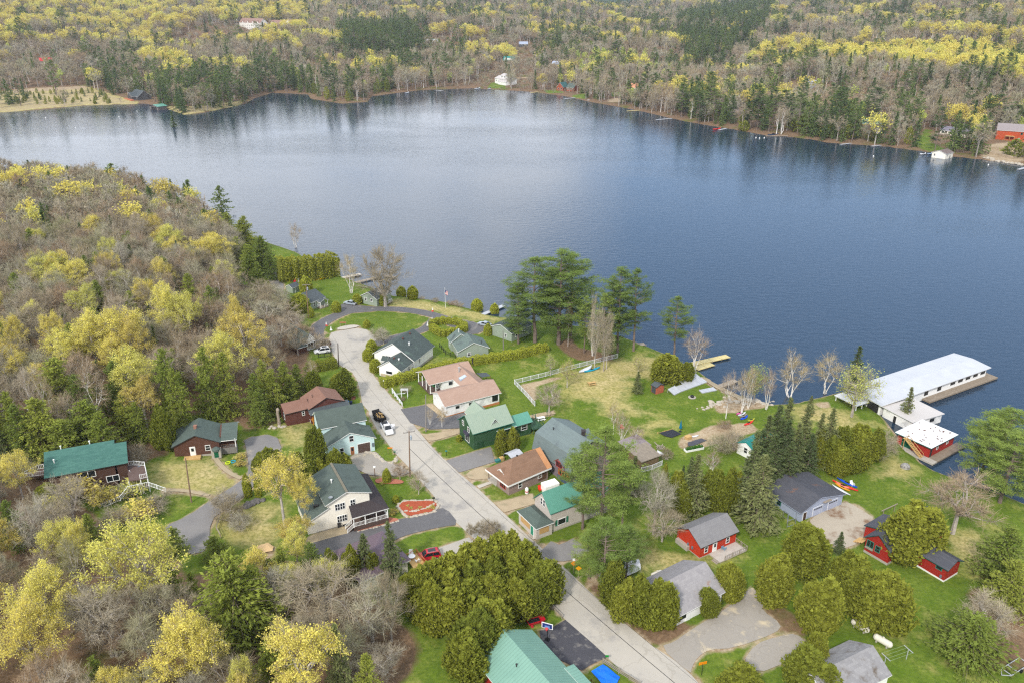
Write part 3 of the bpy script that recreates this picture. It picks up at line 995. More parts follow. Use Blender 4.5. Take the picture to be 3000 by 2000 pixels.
W_WEATH = M('boards_weathered', C(142, 122, 92), C(112, 94, 72), rough=.95, sc=1.0, stretch=(3, 3, .5), fine=.2)
S_WEATH = M_lines('roof_boards_grey', C(158, 146, 130), C(134, 124, 112), .45, 1, .5, width=.15, rough=.95)
S_WEATH2 = M_lines('roof_boards_lilac', C(160, 150, 152), C(138, 126, 128), .45, 1, .5, width=.15, rough=.95)

# --- 1 teal-roofed brown house
b = Bld('brown_house', 'dark brown two storey house with teal shingle roof and white railed decks', P('C8', 340, 1035), P('C8', 978, 916), 10.0, 4.5, sink=1.2)
k = b.L * .83
b.gable(4.5, 2.7, W_BROWN2, S_TEAL, rect=(.3, k, 0, b.W), fascia=T_DARK, ov=.5)
b.block([(0, 4.497), (b.W * .42, 4.5 + 2.7 * .84), (b.W * .8, 4.5)], W_BROWN2, S_TEAL, rect=(k + .36, b.L - .3, .004, b.W * .8), fascia=T_DARK, ov=.5)
b.win('v0', b.L * .5, 3.3, 2.6, 1.3, bars=0, cols=1); b.win('v0', b.L * .78, 1.3, 2.2, 1.2, bars=0, cols=1); b.win('v0', b.L * .12, 1.2, 2.6, 1.6, bars=0)
b.panel('v0', 0, b.L * .17, 1.1, 3.2, 2.2, M('garage_door_grey', C(92, 96, 104), C(84, 88, 96)), 'garage_door')
DECK = M_lines('deck_boards_brown', C(112, 92, 84), C(98, 80, 74), .18, 1, .4, width=.15)
d = [b.loc(P('C8', *q), 2.4) for q in ((975, 950), (1028, 945), (1110, 952), (1128, 1040), (1075, 1052), (985, 1062))]
b.slab(d, 2.15, 2.4, DECK)
b.rail(d[:5], T_WHITE, h=1.0)
b.posts(d[2:6], -1.0, 2.2, .16, T_WHITE)
d2 = [b.loc(P('C8', *q), 2.6) for q in ((160, 1045), (345, 1020), (340, 970), (300, 975))]
b.slab(d2, 2.35, 2.6, DECK); b.rail([d2[1], d2[0], d2[3], d2[2]], T_WHITE); b.posts(d2[:1] + d2[3:], -1.5, 2.4, .16, T_WHITE)
st = [b.loc(P('C8', *q), z) for q, z in (((1270, 1150), .1), ((1140, 1105), .9), ((985, 1140), .9), ((925, 1215), .2), ((770, 1280), -.8))]
b.rail(st, T_WHITE, name='stair_railing'); b.slab([st[1], st[2], st[2] + b.v * 1.2, st[1] + b.v * 1.2], .7, .9, DECK, 'landing')
b.pipe(b.L * .12, 2.4, 5.9); b.pipe(b.L * .55, 5.2, 7.2); b.pipe(b.L * .2, 5.2, 7.2)
# --- 2 log cabin
b = Bld('log_cabin', 'brown log cabin with dark green roof, brick chimney and white front door', P('C8', 1345, 893), P('C8', 1690, 854), 7.6, 0.0)
b.gable(3.0, 2.2, W_BROWN, S_DKGREEN, axis='v', fascia=T_DARK, ov=.5, found=CONCW, fh=.25)
b.block([(.5, 3.0), (5.4, 4.5), (7.4, 3.4)], W_BROWN, S_DKGREEN, rect=(b.L + .6, b.L + 3.6, .5, 7.4), walls=False, oe=.2)
b.block([(1.8, 3.3), (5.4, 4.4), (7.2, 3.4)], W_BROWN, S_DKGREEN, rect=(b.L + .002, b.L + 3.2, 1.8, 7.2), roofon=False, z0=1.0)
b.slab([b.w(b.L + .02, .2, 0), b.w(b.L + 3.5, .2, 0), b.w(b.L + 3.5, 1.8, 0), b.w(b.L + .02, 1.8, 0)], -.4, 1.1, M('stone_wall_grey', C(150, 146, 140), C(120, 116, 112), sc=2, fine=.3), 'porch_base')
b.rail([b.w(b.L + .1, .3, 1.1), b.w(b.L + 3.4, .3, 1.1), b.w(b.L + 3.4, 1.8, 1.1)], M('rail_brown', C(110, 80, 60), C(96, 70, 52)), h=.9)
b.posts([b.w(b.L + 3.4, .3, 0)], 1.1, 3.2, .14, T_WHITE)
b.door('v0', b.L * .40, mat=T_WHITE, pane=True, z0=.3); b.win('v0', b.L * .74, 1.8, .9, 1.2)
b.chimney(b.L * .48, 3.2, 5.0, .9, .6, M('chimney_brick', C(176, 130, 110), C(150, 110, 96), sc=3, fine=.2))
b.slab([b.w(b.L * .2, -1.7, 0), b.w(b.L * .57, -1.7, 0), b.w(b.L * .57, -.06, 0), b.w(b.L * .2, -.06, 0)], -.3, .3, WOODY)
m = MB(); m.lathe([(.9, 0), (.85, .4), (.4, .75), (0.05, .85)], 10, b.w(b.L * .93, -1.0, 1.5)); m.build('cellar_roof', S_DKGREEN, b.root)
b.slab([b.w(b.L * .82, -1.5, 0), b.w(b.L * 1.03, -1.5, 0), b.w(b.L * 1.03, -.06, 0), b.w(b.L * .82, -.06, 0)], -.3, 1.6, CONCW, 'cellar_porch')
b.panel('v0', -1.5, b.L * .93, .75, .9, 1.6, M('door_green', C(20, 100, 70), C(16, 90, 62)), 'cellar_door')
# --- 3 red-brown house
b = Bld('red_brown_house', 'red-brown boarded house with brown shingle gable roof and orange timber balcony', P('E1', 575, 628), P('E1', 1205, 472), 6.6, 4.5, sink=.9)
b.gable(4.5, 1.9, W_REDBR, S_BROWN, axis='v', fascia=T_DARK, ov=.5)
b.gable(4.2, 1.3, W_REDBR, S_BROWN, axis='u', rect=(-5.6, -.004, 1.2, 6.4), fascia=T_DARK, ov=.4)
W_OR = M('timber_orange', C(206, 140, 60), C(184, 120, 50), sc=1.5, stretch=(1, 1, 3))
b.shed(3.5, 4.2, W_REDBR, S_SLATE, rect=(-.2, b.L + .9, -1.7, -.01), walls=False, fascia=T_DARK, ov=.2)
b.slab([b.w(0, -1.6, 0), b.w(b.L, -1.6, 0), b.w(b.L, -.02, 0), b.w(0, -.02, 0)], 1.5, 1.75, W_OR, 'balcony')
b.rail([b.w(0, -1.55, 1.75), b.w(b.L, -1.55, 1.75)], W_OR, h=1.0); b.posts([b.w(.1, -1.5, 0), b.w(3, -1.5, 0), b.w(6, -1.5, 0), b.w(b.L - .1, -1.5, 0)], -.8, 3.6, .2, W_OR)
b.win('v0', 2.2, 2.9, 1.3, 1.1); b.win('v0', 6, 2.9, 1.3, 1.1); b.win('u0', 1.0, 3.2, .7, 1.0); b.win('u0', 1.4, .6, 1.2, .8)
b.win('u0', 3.0, 2.7, .9, 1.7, pos=-5.6); b.win('v0', -1.4, 3.1, .5, 1.0, pos=1.2); b.win('v0', 1.5, .2, .9, 1.2)
b.pipe(b.L * .22, 3.6, 5.4, .7, .07, T_DARK)
b.slab([b.w(b.L + .01, .6, 0), b.w(b.L + 1.7, .6, 0), b.w(b.L + 1.7, 4.0, 0), b.w(b.L + .01, 4.0, 0)], -.6, 1.6, W_REDBR, 'entry_porch')
# --- 4 mint garage house
b = Bld('garage_house', 'pale mint house with grey-green roof and brown garage door beside the street', P('E1', 925, 1604), P('E1', 1820, 1412), 13.0, 0.0)
b.gable(3.3, 2.5, W_MINT, S_GREEN2, axis='v', rect=(0, b.L, 0, 5.6), ov=.5)
b.gable(5.3, 2.5, W_MINT, S_GREEN2, axis='u', rect=(-.3, b.L - .5, 5.61, 12.6), ov=.45)
b.panel('v0', 0, b.L * .77, 1.25, 3.1, 2.5, T_WHITE, 'garage_door_frame', -.02, .04)
b.panel('v0', 0, b.L * .77, 1.2, 2.8, 2.3, M_lines('garage_door_brown', C(96, 78, 70), C(86, 70, 64), .5, 1, .3), 'garage_door', 0, .08)
b.door('v0', b.L * .52, .8, 2.1, mat=M('door_oak', C(170, 110, 70), C(150, 96, 60)), pane=True); b.win('v0', b.L * .52, 4.2, .9, 1.4); b.win('v0', b.L * .3, 1.4, .8, 1.6); b.win('v0', b.L * .12, 1.4, .8, 1.4)
b.panel('v0', 0, b.L - .35, 1.5, .5, .9, M('meter_box', C(120, 130, 140), C(110, 120, 130)), 'meter_box', 0, .2)
# --- 5 cream main house with dark porch
b = Bld('cream_house', 'large cream two storey house with green roof and dark wrap-around porch', P('E6', 225, 1207), P('E6', 1150, 945), 10.6, 0.0, sink=.6)
L, W = b.L, b.W
s1, sa = L * .33, L * .645
b.block([(s1, 6.1), (sa, 7.8), (L, 6.3)], W_CREAM, S_GREEN2, axis='v', rect=(s1, L, 0, W), ov=.55, oe=.45, found=CONCW, fh=.35)
b.block([(0, 3.1), (s1 - .01, 5.0)], W_CREAM, S_GREEN2, axis='v', rect=(0, s1 - .01, .006, W - 2.2), ov=.3, oe=.3, found=CONCW, fh=.35)
for t, z in ((.485, 4.75), (.565, 4.75), (.73, 4.85), (.50, 1.9), (.58, 1.9)):
    b.win('v0', L * t, z, .85, 1.35, cols=1, fw=.1)
m = MB(); m.bar(b.w(sa, -.5, 8.0), b.w(sa, W + .5, 8.0), .5, .08); m.build('ridge_cap', M('ridge_tan', C(128, 122, 104), C(114, 108, 92)), b.root)
zi, zo = 4.2, 3.15
i1_, i2_, i3_ = b.w(L * .66, -.03, zi), b.w(L + .03, -.03, zi), b.w(L + .03, W + .3, zi)
o1, o2, o3 = b.w(L * .64, -2.9, zo), b.w(L + 3.0, -2.9, zo), b.w(L + 3.0, W + .3, zo)
m = MB(); up = Vector((0, 0, .18))
m.face([o1 + up, o2 + up, i2_ + up, i1_ + up], 0); m.face([o2 + up, o3 + up, i3_ + up, i2_ + up], 0)
m.face([o1, i1_, i2_, o2], 1); m.face([o2, i2_, i3_, o3], 1)
for p, q_ in ((o1, o2), (o2, o3), (o3, i3_), (i1_, o1)): m.face([p, q_, q_ + up, p + up], 1)
m.build('porch_roof', [S_PORCH, T_WHITE], b.root)
fl = [b.w(L * .66, -2.75, 0), b.w(L + 2.8, -2.75, 0), b.w(L + 2.8, -.05, 0), b.w(L * .66, -.05, 0)]
fl2 = [b.w(L + .05, -.05, 0), b.w(L + 2.8, -.05, 0), b.w(L + 2.8, W, 0), b.w(L + .05, W, 0)]
b.slab(fl, .05, .95, M('porch_floor', C(100, 82, 74), C(88, 72, 66)), 'porch_floor'); b.slab(fl2, .05, .946, M('porch_floor', C(100, 82, 74)), 'porch_floor')
pts = [b.w(L * .66 + .1 + (L * .34 + 2.6) * i / 3, -2.65, 0) for i in range(4)] + [b.w(L + 2.7, -2.65 + (W + 2.5) * i / 4, 0) for i in range(1, 5)]
b.posts(pts, .95, 3.2, .15, T_WHITE)
b.rail([Z3(p, .95) for p in pts], T_WHITE, h=.95, gap=.25, w_=.05, post=99)
m = MB()
for i in range(5): q0 = b.w(L * .66 - .25 * i - .05, -2.6, 0); q1 = b.w(L * .66 - .25 * i - .05, -1.2, 0); m.bar(Z3(q0, .85 - .2 * i), Z3(q1, .85 - .2 * i), .3, .2)
m.build('steps', M('porch_floor', C(100, 82, 74)), b.root)
b.rail([b.w(L * .66, -2.65, .95), b.w(L * .66 - 1.3, -2.65, .0)], T_WHITE, 'stair_railing', .9, .25, .05, 9); b.rail([b.w(L * .66, -1.2, .95), b.w(L * .66 - 1.3, -1.2, .0)], T_WHITE, 'stair_railing', .9, .25, .05, 9)
b.pipe(L * .52, 5.0, 7.1, .8, .13)
m = MB(); m.lathe([(.05, 0), (.35, .12), (.45, .3), (.05, .16)], 10, b.w(s1 + .9, .3, 6.9)); m.bar(b.w(s1 + .9, .3, 6.3), b.w(s1 + .9, .3, 7.0), .06); m.build('satellite_dish', M('dish_grey', C(150, 156, 160), C(140, 146, 150)), b.root)
b.panel('v0', 0, L * .48, .7, .6, 1.0, T_DARK, 'gas_meter', 0, .35); b.panel('v0', 0, L * .58, .15, 1.0, .5, T_DARK, 'cellar_vent', 0, .06)
m = MB(); q = b.w(s1 * .62, 2.6, 4.55); m.box(q.x - .5, q.x + .5, q.y - .3, q.y + .3, 4.1, 4.75); m.build('skylight', T_DARK, b.root)
# --- 6 maroon roofed low house
cA, cC, cK = P('E6', 640, 1440), P('E6', 1690, 1560), P('E6', 1330, 1200)
cN = (cA[0] + cC[0] - cK[0], cA[1] + cC[1] - cK[1] + 12)
b = Bld('maroon_roof_house', 'low house with maroon metal roof and orange-railed patio deck behind spruces', cA, cN, cC, 2.8)
b.hip(2.8, 1.3, W_CREAM, R_MAROON, axis='v', i0=b.L * .4, i1=b.L * .4, fascia=T_WHITE)
RAILO = M('rail_orange_wood', C(200, 120, 70), C(180, 104, 60))
d = [b.loc(P('D6', *q), .7) for q in ((600, 420), (690, 372), (778, 478), (690, 545))]
b.slab(d, .45, .7, WOODY); b.rail([d[0], d[1], d[2], d[3]], RAILO, h=.9, gap=.3); b.posts(d, -.4, .5, .12, WOODY)
# --- 7 seafoam roofed red house at the bottom edge
b = Bld('red_house', 'red house under a big seafoam green ribbed metal roof beside the black court', P('E7', 485, 748), P('E7', 755, 1088), P('E7', 1280, 392), 3.2)
a0 = b.a.copy(); W_ = (Vector((*atz(P('E7', 1280, 392), b.base + 3.2), 0)) - a0).dot(b.v)
b.W = W_
b.gable(3.2, 2.6, W_RED2, R_SEA, rect=(.4, 19, .5, W_ - .5), ov=.6, oe=.5)
b.block([(W_ - .4, 3.3), (W_ + 1.0, 3.12)], W_RED2, R_SEA, rect=(9.6, 15.0, W_ - .4, W_ + .8), ov=.2, oe=.2)
b.win('v0', 5.5, 1.8, 1.2, 1.1, pos=.5); b.win('v0', 9, 1.8, 1.2, 1.1, pos=.5)
b.pipe(6.5, W_ * .33, 4.6, .8, .09, T_DARK)
PB = M('deck_brown', C(110, 76, 64), C(96, 66, 56))
b.slab([b.w(12, W_ + 1.1, 0), b.w(19, W_ + 1.1, 0), b.w(19, W_ + 2.6, 0), b.w(12, W_ + 2.6, 0)], .3, .6, PB); b.rail([b.w(12, W_ + 1.1, .6), b.w(12, W_ + 2.6, .6), b.w(19, W_ + 2.6, .6)], PB, gap=.5)
# --- 8 long white house with green-grey roof
b = Bld('white_house', 'white house with large worn green-grey roof and front annex by clipped hedge', P('E3', 85, 487), P('E3', 690, 602), P('E3', 1030, 385), 3.4)
L, W = b.L, b.W
b.gable(3.4, 4.0, W_WHITE, S_WORN, axis='v', ov=.6, oe=.4, found=CONCW, fh=.4)
b.gable(3.0, 2.2, W_WHITE, S_WORN, axis='v', rect=(L - 7.4, L - .5, -6.4, -.01), ov=.5, oe=.35)
b.gable(2.9, .9, W_WHITE, S_WORN, axis='u', rect=(L - 9.0, L - 7.41, -2.6, -.6), ov=.2, oe=.15)
b.win('v0', L * .33, 2.6, .5, 1.1, bars=0, frame=T_DARK, fw=.05); b.win('v0', L * .39, 2.6, .5, 1.1, bars=0, frame=T_DARK, fw=.05); b.win('v0', L - 4.2, 1.7, 1.9, .8, pos=-6.4, bars=0)
b.win('u1', -2.0, 1.7, .6, 1.1, pos=L - .5); b.win('u1', 3.2, 2.0, .6, 1.0); b.door('u1', -.6, .9, 2.0, pos=L - .5, mat=T_WHITE)
RUST = M('rust_pipe', C(120, 70, 56), C(100, 60, 50))
for u_, v_, z_, mt in ((L * .56, 4.2, 7.0, RUST), (L * .56, 8.2, 7.0, RUST), (L * .72, 4.0, 6.0, T_WHITE), (L - 3.6, -4.4, 4.9, RUST), (L - 2.6, -3.6, 4.4, T_WHITE)): b.pipe(u_, v_, z_, .5, .16, mt)
b.panel('v0', -6.4, L - 4.4, .55, 5.0, .95, M('skirt_tan', C(206, 190, 164), C(190, 176, 150)), 'retaining_wall', .02, .25)
# --- 9..12 sage cottages
b = Bld('sage_cottage', 'sage green cottage with twin ridged grey-green roof inside the long hedge', P('E3', 1382, 465), P('E3', 1833, 406), 7.2, 2.8, group='sage green cottages')
b.gable(2.8, 2.1, W_SAGE, S_WORN2, axis='v', ov=.45, rect=(0, b.L, 0, 7.0), found=CONCW, fh=.2)
b.gable(2.9, 2.2, W_SAGE, S_WORN2, axis='v', ov=.4, rect=(-.6, b.L * .62, 7.01, 10.6))
b.win('v0', b.L * .34, 1.5, .9, .9); b.win('u0', 9, 1.7, .9, 1.1, pos=-.6); b.win('u0', 2.2, 1.6, .8, 1.2); b.pipe(b.L * .25, 8.5, 4.8, 1.2, .12); b.pipe(b.L * .8, 1.0, 3.5, 1.1, .06, T_DARK)
b = Bld('sage_cottage', 'sage green cottage half hidden under the tall white pines', P('C6', 100, 667), P('C6', 258, 722), 9.5, 2.9, group='sage green cottages')
b.gable(2.9, 1.7, W_SAGE, S_WORN, axis='v', ov=.4); b.win('u1', 2.2, 1.5, .8, .9); b.win('v0', b.L * .72, 1.5, .8, 1.0); b.win('u1', 5.5, 1.5, .8, .9); b.pipe(b.L * .5, 1.0, 4.2, 1.2, .06, T_DARK)
b = Bld('sage_cottage', 'sage green cottage beside the bare maple on the loop road', P('E2', 1562, 838), P('E2', 1862, 905), 8.0, 0.0, group='sage green cottages')
b.gable(2.8, 1.8, W_SAGE, S_SLATE, axis='v', ov=.4); b.win('v0', b.L * .66, 1.9, .8, .9); b.win('v0', b.L * .3, 1.9, .8, .9)
b.slab([b.w(b.L + .02, 2, 0), b.w(b.L + 2, 2, 0), b.w(b.L + 2, 6, 0), b.w(b.L + .02, 6, 0)], .1, .4, WOODG); b.rail([b.w(b.L + .1, 2, .4), b.w(b.L + 1.9, 2, .4), b.w(b.L + 1.9, 6, .4)], T_WHITE)
b = Bld('sage_cottage', 'sage green cottage with slate roof and white porch beside the utility pole', P('E2', 545, 842), P('E2', 850, 722), 9.0, 2.8, group='sage green cottages')
L, W = b.L, b.W
b.gable(2.8, 1.9, W_SAGE, S_SLATE, ov=.4, oe=.35); b.win('u0', 6.3, 1.6, .9, .9); b.win('v0', L * .35, 1.6, .8, 1.2); b.door('v0', L * .6, mat=T_WHITE)
b.gable(2.3, .7, W_SAGE, S_SLATE, axis='v', rect=(L * .5, L * .98, -1.9, -.01), walls=False, ov=.2, oe=.1)
b.slab([b.w(L * .5, -1.8, 0), b.w(L * .98, -1.8, 0), b.w(L * .98, -.02, 0), b.w(L * .5, -.02, 0)], -.2, .25, WOODG, 'porch_floor')
b.posts([b.w(L * .52, -1.7, 0), b.w(L * .96, -1.7, 0)], .25, 2.4, .14, T_WHITE); b.rail([b.w(L * .75, -1.7, .25), b.w(L * .96, -1.7, .25), b.w(L * .96, -.1, .25)], T_WHITE, h=.8, gap=.4)
b = Bld('garden_shed', 'small sage green shed with dark roof between hedge and cottage', P('E2', 240, 552), P('E2', 372, 498), 3.2, 2.2, cat='shed')
b.gable(2.2, .9, W_SAGE, S_SLATE, ov=.2, oe=.2); b.door('v0', b.L * .5, .9, 1.8, mat=W_SAGE)
# --- 13 cottage left of the street head
b = Bld('roadside_cottage', 'grey-green roofed cottage with white wall behind bare shrubs at the street head', P('E2', 478, 1590), P('E2', 678, 1530), 11.0, 2.7)
b.gable(2.7, 2.0, W_WHITE, S_WORN, axis='v', ov=.4); b.win('v0', b.L * .5, 1.6, 1.7, 1.1, bars=0, cols=1); b.win('v0', b.L * .88, 1.6, .5, 1.1); b.chimney(b.L * .2, 6, 3.8, 1.1, .5, RUST)
b.shed(2.0, 2.5, W_BROWN, S_WORN, axis='u', rect=(-3.2, -.01, -1.0, 4), ov=.3, oe=.2)
# --- 14 tan roofed ranch
b = Bld('ranch_house', 'white U-shaped ranch house with tan shingle roof and open columned porch', P('E3', 1168, 1298), P('E3', 2013, 1086), P('E3', 1780, 905), 3.2)
W = (b.uv(P('E3', 930, 1105), 3.2)[1] + 8.0) / 2; L = b.L
b.gable(3.2, 1.8, W_WHITE2, S_TAN, rect=(.3, L - .3, 0, W), ov=.45, oe=.5)
r0 = b.uv(P('E3', 945, 970), 3.2); r1 = b.uv(P('E3', 750, 812), 3.2); r2 = b.uv(P('E3', 1690, 782), 3.2)
rv0 = r0[1] + .4; rw = 8.2
ru0 = (r0[0] + r1[0]) / 2 + .3
pu = b.uv(P('E3', 1110, 1040), 0.6)[0]
b.gable(3.2, 1.85, W_WHITE2, S_TAN, rect=(ru0, L - 1.2, rv0, rv0 + rw), ov=.45, oe=.5, walls=False)
cu = b.uv(P('E3', 1290, 890), 3.2)[0] + .4
b.gable(3.2, 1.85, W_WHITE2, S_TAN, rect=(pu, L - 1.4, rv0, rv0 + rw), roofon=False)
b.gable(3.2, 1.83, W_WHITE2, S_TAN, axis='v', rect=(cu, L - 1.0, W - 3.9, rv0 + 4.0), ov=.4, oe=0)
b.posts([b.w(ru0 + .1, rv0 + .1 + i * (rw - .2) / 3, 0) for i in range(4)] + [b.w((ru0 + pu) / 2, rv0 + .1, 0)], .3, 3.2, .22, T_WHITE)
b.slab([b.w(ru0 - .1, rv0, 0), b.w(pu + 5, rv0, 0), b.w(pu + 5, rv0 + rw, 0), b.w(ru0 - .1, rv0 + rw, 0)], -.3, .3, DECK, 'porch_floor')
b.win('v0', pu + 2.6, 2.0, 1.2, 1.0, pos=rv0, bars=0); b.win('u0', rv0 + 2, 1.9, .9, 1.2, pos=pu); b.win('u0', rv0 + 5, 1.9, .9, 1.2, pos=pu)
b.win('v0', L * .22, 2.0, .9, .6, bars=0, frame=T_DARK, fw=.06); b.win('v0', L * .46, 2.0, .9, .6, bars=0, frame=T_DARK, fw=.06); b.win('v0', L * .88, 1.9, .7, 1.5, frame=T_DARK, fw=.08, bars=0); b.win('v0', L * .93, 1.9, .7, 1.5, frame=T_DARK, fw=.08, bars=0)
m = MB(); q = [b.w(.25, -.05, 0), b.w(L - .25, -.05, 0)]
m.hexa([q[0] + Vector((0, 0, -.5)), q[1] + Vector((0, 0, -.5)), b.w(L - .25, .3, -.5), b.w(.25, .3, -.5)], [q[0] + Vector((0, 0, .25)), q[1] + Vector((0, 0, .55)), b.w(L - .25, .3, .55), b.w(.25, .3, .25)]); m.build('foundation', M('brick_orange', C(200, 134, 84), C(184, 120, 76), sc=2, fine=.1), b.root)
sk = b.uv(P('E3', 1440, 868), 4.2)
m = MB(); c0 = b.w(sk[0], sk[1], 4.35); m.hexa([c0 + b.u * x * .9 + b.v * y * .6 + Vector((0, 0, -.4 - .45 * -x * .6)) for x, y in ((-1, -1), (1, -1), (1, 1), (-1, 1))], [c0 + b.u * x * .9 + b.v * y * .6 + Vector((0, 0, .14 + .45 * x * .6)) for x, y in ((-1, -1), (1, -1), (1, 1), (-1, 1))]); m.build('skylight', M('skylight_glass', C(190, 205, 220), C(170, 190, 210), rough=.1, spec=.5), b.root)
for q, mt in (((1590, 615), T_DARK), ((1385, 760), M('flue_steel', C(190, 190, 190), C(160, 160, 160), rough=.4))):
    t = b.uv(P('E3', *q), 4.8); b.pipe(t[0], t[1], 4.7, 1.0, .18, mt, 'flue')
q = [b.loc(P('E3', *p), 2.4) for p in ((1650, 795), (1730, 855), (1865, 835), (1800, 785))]
m = MB(); m.hexa([p + Vector((0, 0, -.1)) for p in q], q); m.build('awning', S_SLATE, b.root); b.posts(q, -.2, 2.3, .1, M('post_red', C(130, 60, 50), C(110, 50, 44)))
# --- 15 forest green house
b = Bld('green_house', 'forest green house with sage metal roof, dormer and rear seafoam wing', P('E4', 163, 702), P('E4', 412, 945), P('E4', 1050, 760), 0.0)
L = b.L; W = 10.2
b.W = W
b.gable(4.6, 2.8, W_GREEN, R_SAGE, axis='v', ov=.5, oe=.4, rect=(0, L, 0, W), fascia=M('trim_green', C(40, 130, 110), C(36, 120, 100)))
b.gable(4.75, 1.55, W_GREEN, R_SAGE, axis='u', rect=(L - 3.4, L - .6, 4.6, 7.2), ov=.35, oe=.3, z0=4.3)
b.win('u1', 5.9, 5.0, .7, .9, pos=L - .6)
b.gable(3.0, 1.5, W_GREEN, R_TEAL, axis='v', rect=(L * .35, L - .3, W + .01, W + 5.6), ov=.4, oe=.3, fascia=T_DARK)
b.gable(4.2, 2.1, W_GREEN, R_SAGE, axis='u', rect=(-3.2, 3.0, 3.4, 8.0), ov=.4, oe=.3)
b.shed(3.2, 4.2, W_GREEN, R_TEAL, axis='v', rect=(L + .01, L + 1.9, 6.2, W), ov=.2, oe=.15, walls=False)
b.block([(6.4, 0), (W, 0)], W_GREEN, R_TEAL, rect=(L + .01, L + .3, 6.4, W), roofon=False, z0=-.3)
b.win('v0', L * .28, 4.7, .7, 1.1); b.win('v0', L * .66, 4.2, .7, 1.2); b.win('v0', L * .55, 1.6, 1.9, 1.7, bars=0, cols=1)
b.panel('v0', 0, L * .55, 2.9, 2.2, .7, M('awning_purple', C(82, 78, 96), C(70, 66, 84)), 'awning', 0, .5)
b.win('u1', W + 3.6, 1.9, 1.5, 1.2, pos=L - .3); b.panel('u1', L, 1.8, .9, 1.6, 1.6, M('door_deepgreen', C(46, 82, 54), C(40, 74, 48)), 'side_door', 0, .06)
b.slab([b.w(L * .35, W + 5.7, 0), b.w(L + .6, W + 5.7, 0), b.w(L + .6, W + 8.6, 0), b.w(L * .35, W + 8.6, 0)], .9, 1.1, W_GREEN); RG = M('rail_green', C(64, 100, 84), C(54, 90, 76))
b.rail([b.w(L + .6, W + 5.7, 1.1), b.w(L + .6, W + 8.6, 1.1), b.w(L * .35, W + 8.6, 1.1)], RG, gap=.6); b.posts([b.w(L + .5, W + 8.5, 0), b.w(L * .37, W + 8.5, 0), b.w(L + .5, W + 5.8, 0)], -.3, 2.2, .12, RG)
m = MB()
for i in range(6): p = b.w(L + .7 + .28 * i, W + 7.2, 0); m.bar(Z3(p, 1.0 - .18 * i), Z3(p + b.v * 1.3, 1.0 - .18 * i), .3, .06)
m.build('steps', RG, b.root)
# --- 16 grey gambrel house
b = Bld('gambrel_house', 'big grey gambrel roofed house with red framed dormer window and brick chimney', P('D2', 1135, 545), P('D2', 1470, 772), 11.6, 3.0)
L, W = b.L, b.W
S_GAM = M_shingle('roof_gambrel', C(126, 140, 138), C(116, 128, 128), C(108, 120, 120), row=.3, wide=2.5, stain=C(92, 98, 102), stain_sc=.22, stain_lo=.58)
W_GAM = M('siding_mauve', C(150, 134, 140), C(132, 118, 126), sc=1.0)
b.block([(0, 3.0), (.9, 6.7), (W / 2, 8.9), (W - .9, 6.7), (W, 3.0)], W_GAM, S_GAM, ov=.25, oe=.4, fascia=T_DARK)
b.gable(4.3, 1.2, W_GAM, S_GAM, axis='v', rect=(L * .66, L * .66 + 2.8, -.5, 1.5), ov=.3, oe=.3, z0=3.1, fascia=M('trim_rust', C(150, 90, 70), C(130, 76, 60)))
b.win('v0', L * .66 + 1.4, 4.0, 1.9, 1.3, pos=-.5, frame=M('frame_red', C(200, 70, 60), C(186, 60, 52)), bars=0, cols=2)
b.gable(5.2, 1.6, W_GAM, S_GAM, axis='v', rect=(L * .3, L * .3 + 3.4, W - 3.4, W - .2), ov=.3, oe=.3, z0=4.5)
b.chimney(L * .75, W * .56, 8.4, 1.5, .9, M('chimney_darkbrick', C(70, 62, 60), C(56, 50, 50), sc=3))
b.panel('v0', 0, L * .86, 2.0, 3.6, 1.6, M('wall_rust', C(176, 110, 60), C(150, 90, 50), sc=1.5), 'sunroom_wall', 0, .25); b.panel('v0', 0, L * .86, .45, 3.6, 1.5, M('wall_bluegrey', C(84, 100, 124), C(70, 84, 108), sc=2), 'base_wall', 0, .35)
for t in (.79, .86, .93): b.win('v0', L * t, 2.1, .6, 1.1, pos=-.25, frame=M('frame_red', C(200, 70, 60)), bars=0)
b.pipe(L * .22, W * .3, 7.9, .7, .08, T_DARK)
# --- 17 brick bungalow
b = Bld('brick_bungalow', 'weathered brick bungalow with brown hip roof and broad white fascia', P('E5', 112, 385), P('E5', 462, 648), P('E5', 1190, 400), 2.7)
L, W = b.L, b.W
b.hip(2.85, 3.0, W_BRICK, S_BUNG, axis='v', i0=4.4, i1=0, ov=.0, fz=.42, rect=(0, L, 0, W), wallrect=(.6, L - .5, 2.6, W - .6))
b.block([(L * .42, 2.45), (L - .5, 2.45)], W_BRICK, S_BUNG, axis='v', rect=(L * .42, L - .5, .6, 2.6), roofon=False)
b.slab([b.w(.3, .4, 0), b.w(L * .42 - .01, .4, 0), b.w(L * .42 - .01, 2.59, 0), b.w(.3, 2.59, 0)], -.3, .45, CONCW, 'porch_floor'); b.posts([b.w(.5, .6, 0)], .45, 2.5, .18, M('post_brown', C(90, 70, 60), C(80, 60, 52)))
m = MB(); zr = 2.87
for e in (0, 1):
    f0, f1 = (W - 1.3, W + .03)
    m.face([b.w(L * e + (.02 if e else -.02), f0, zr), b.w(L * e + (.02 if e else -.02), f1, zr), b.w(L / 2, f1, zr + 3.0), b.w(L / 2, f0, zr + 3.0)])
o = m.build('bare_sheathing', M('plywood_tan', C(206, 150, 104), C(190, 136, 94), sc=.8), b.root); sm = o.modifiers.new('thick', 'SOLIDIFY'); sm.thickness = .08; sm.offset = 1
RF = M('frame_red', C(200, 70, 60))
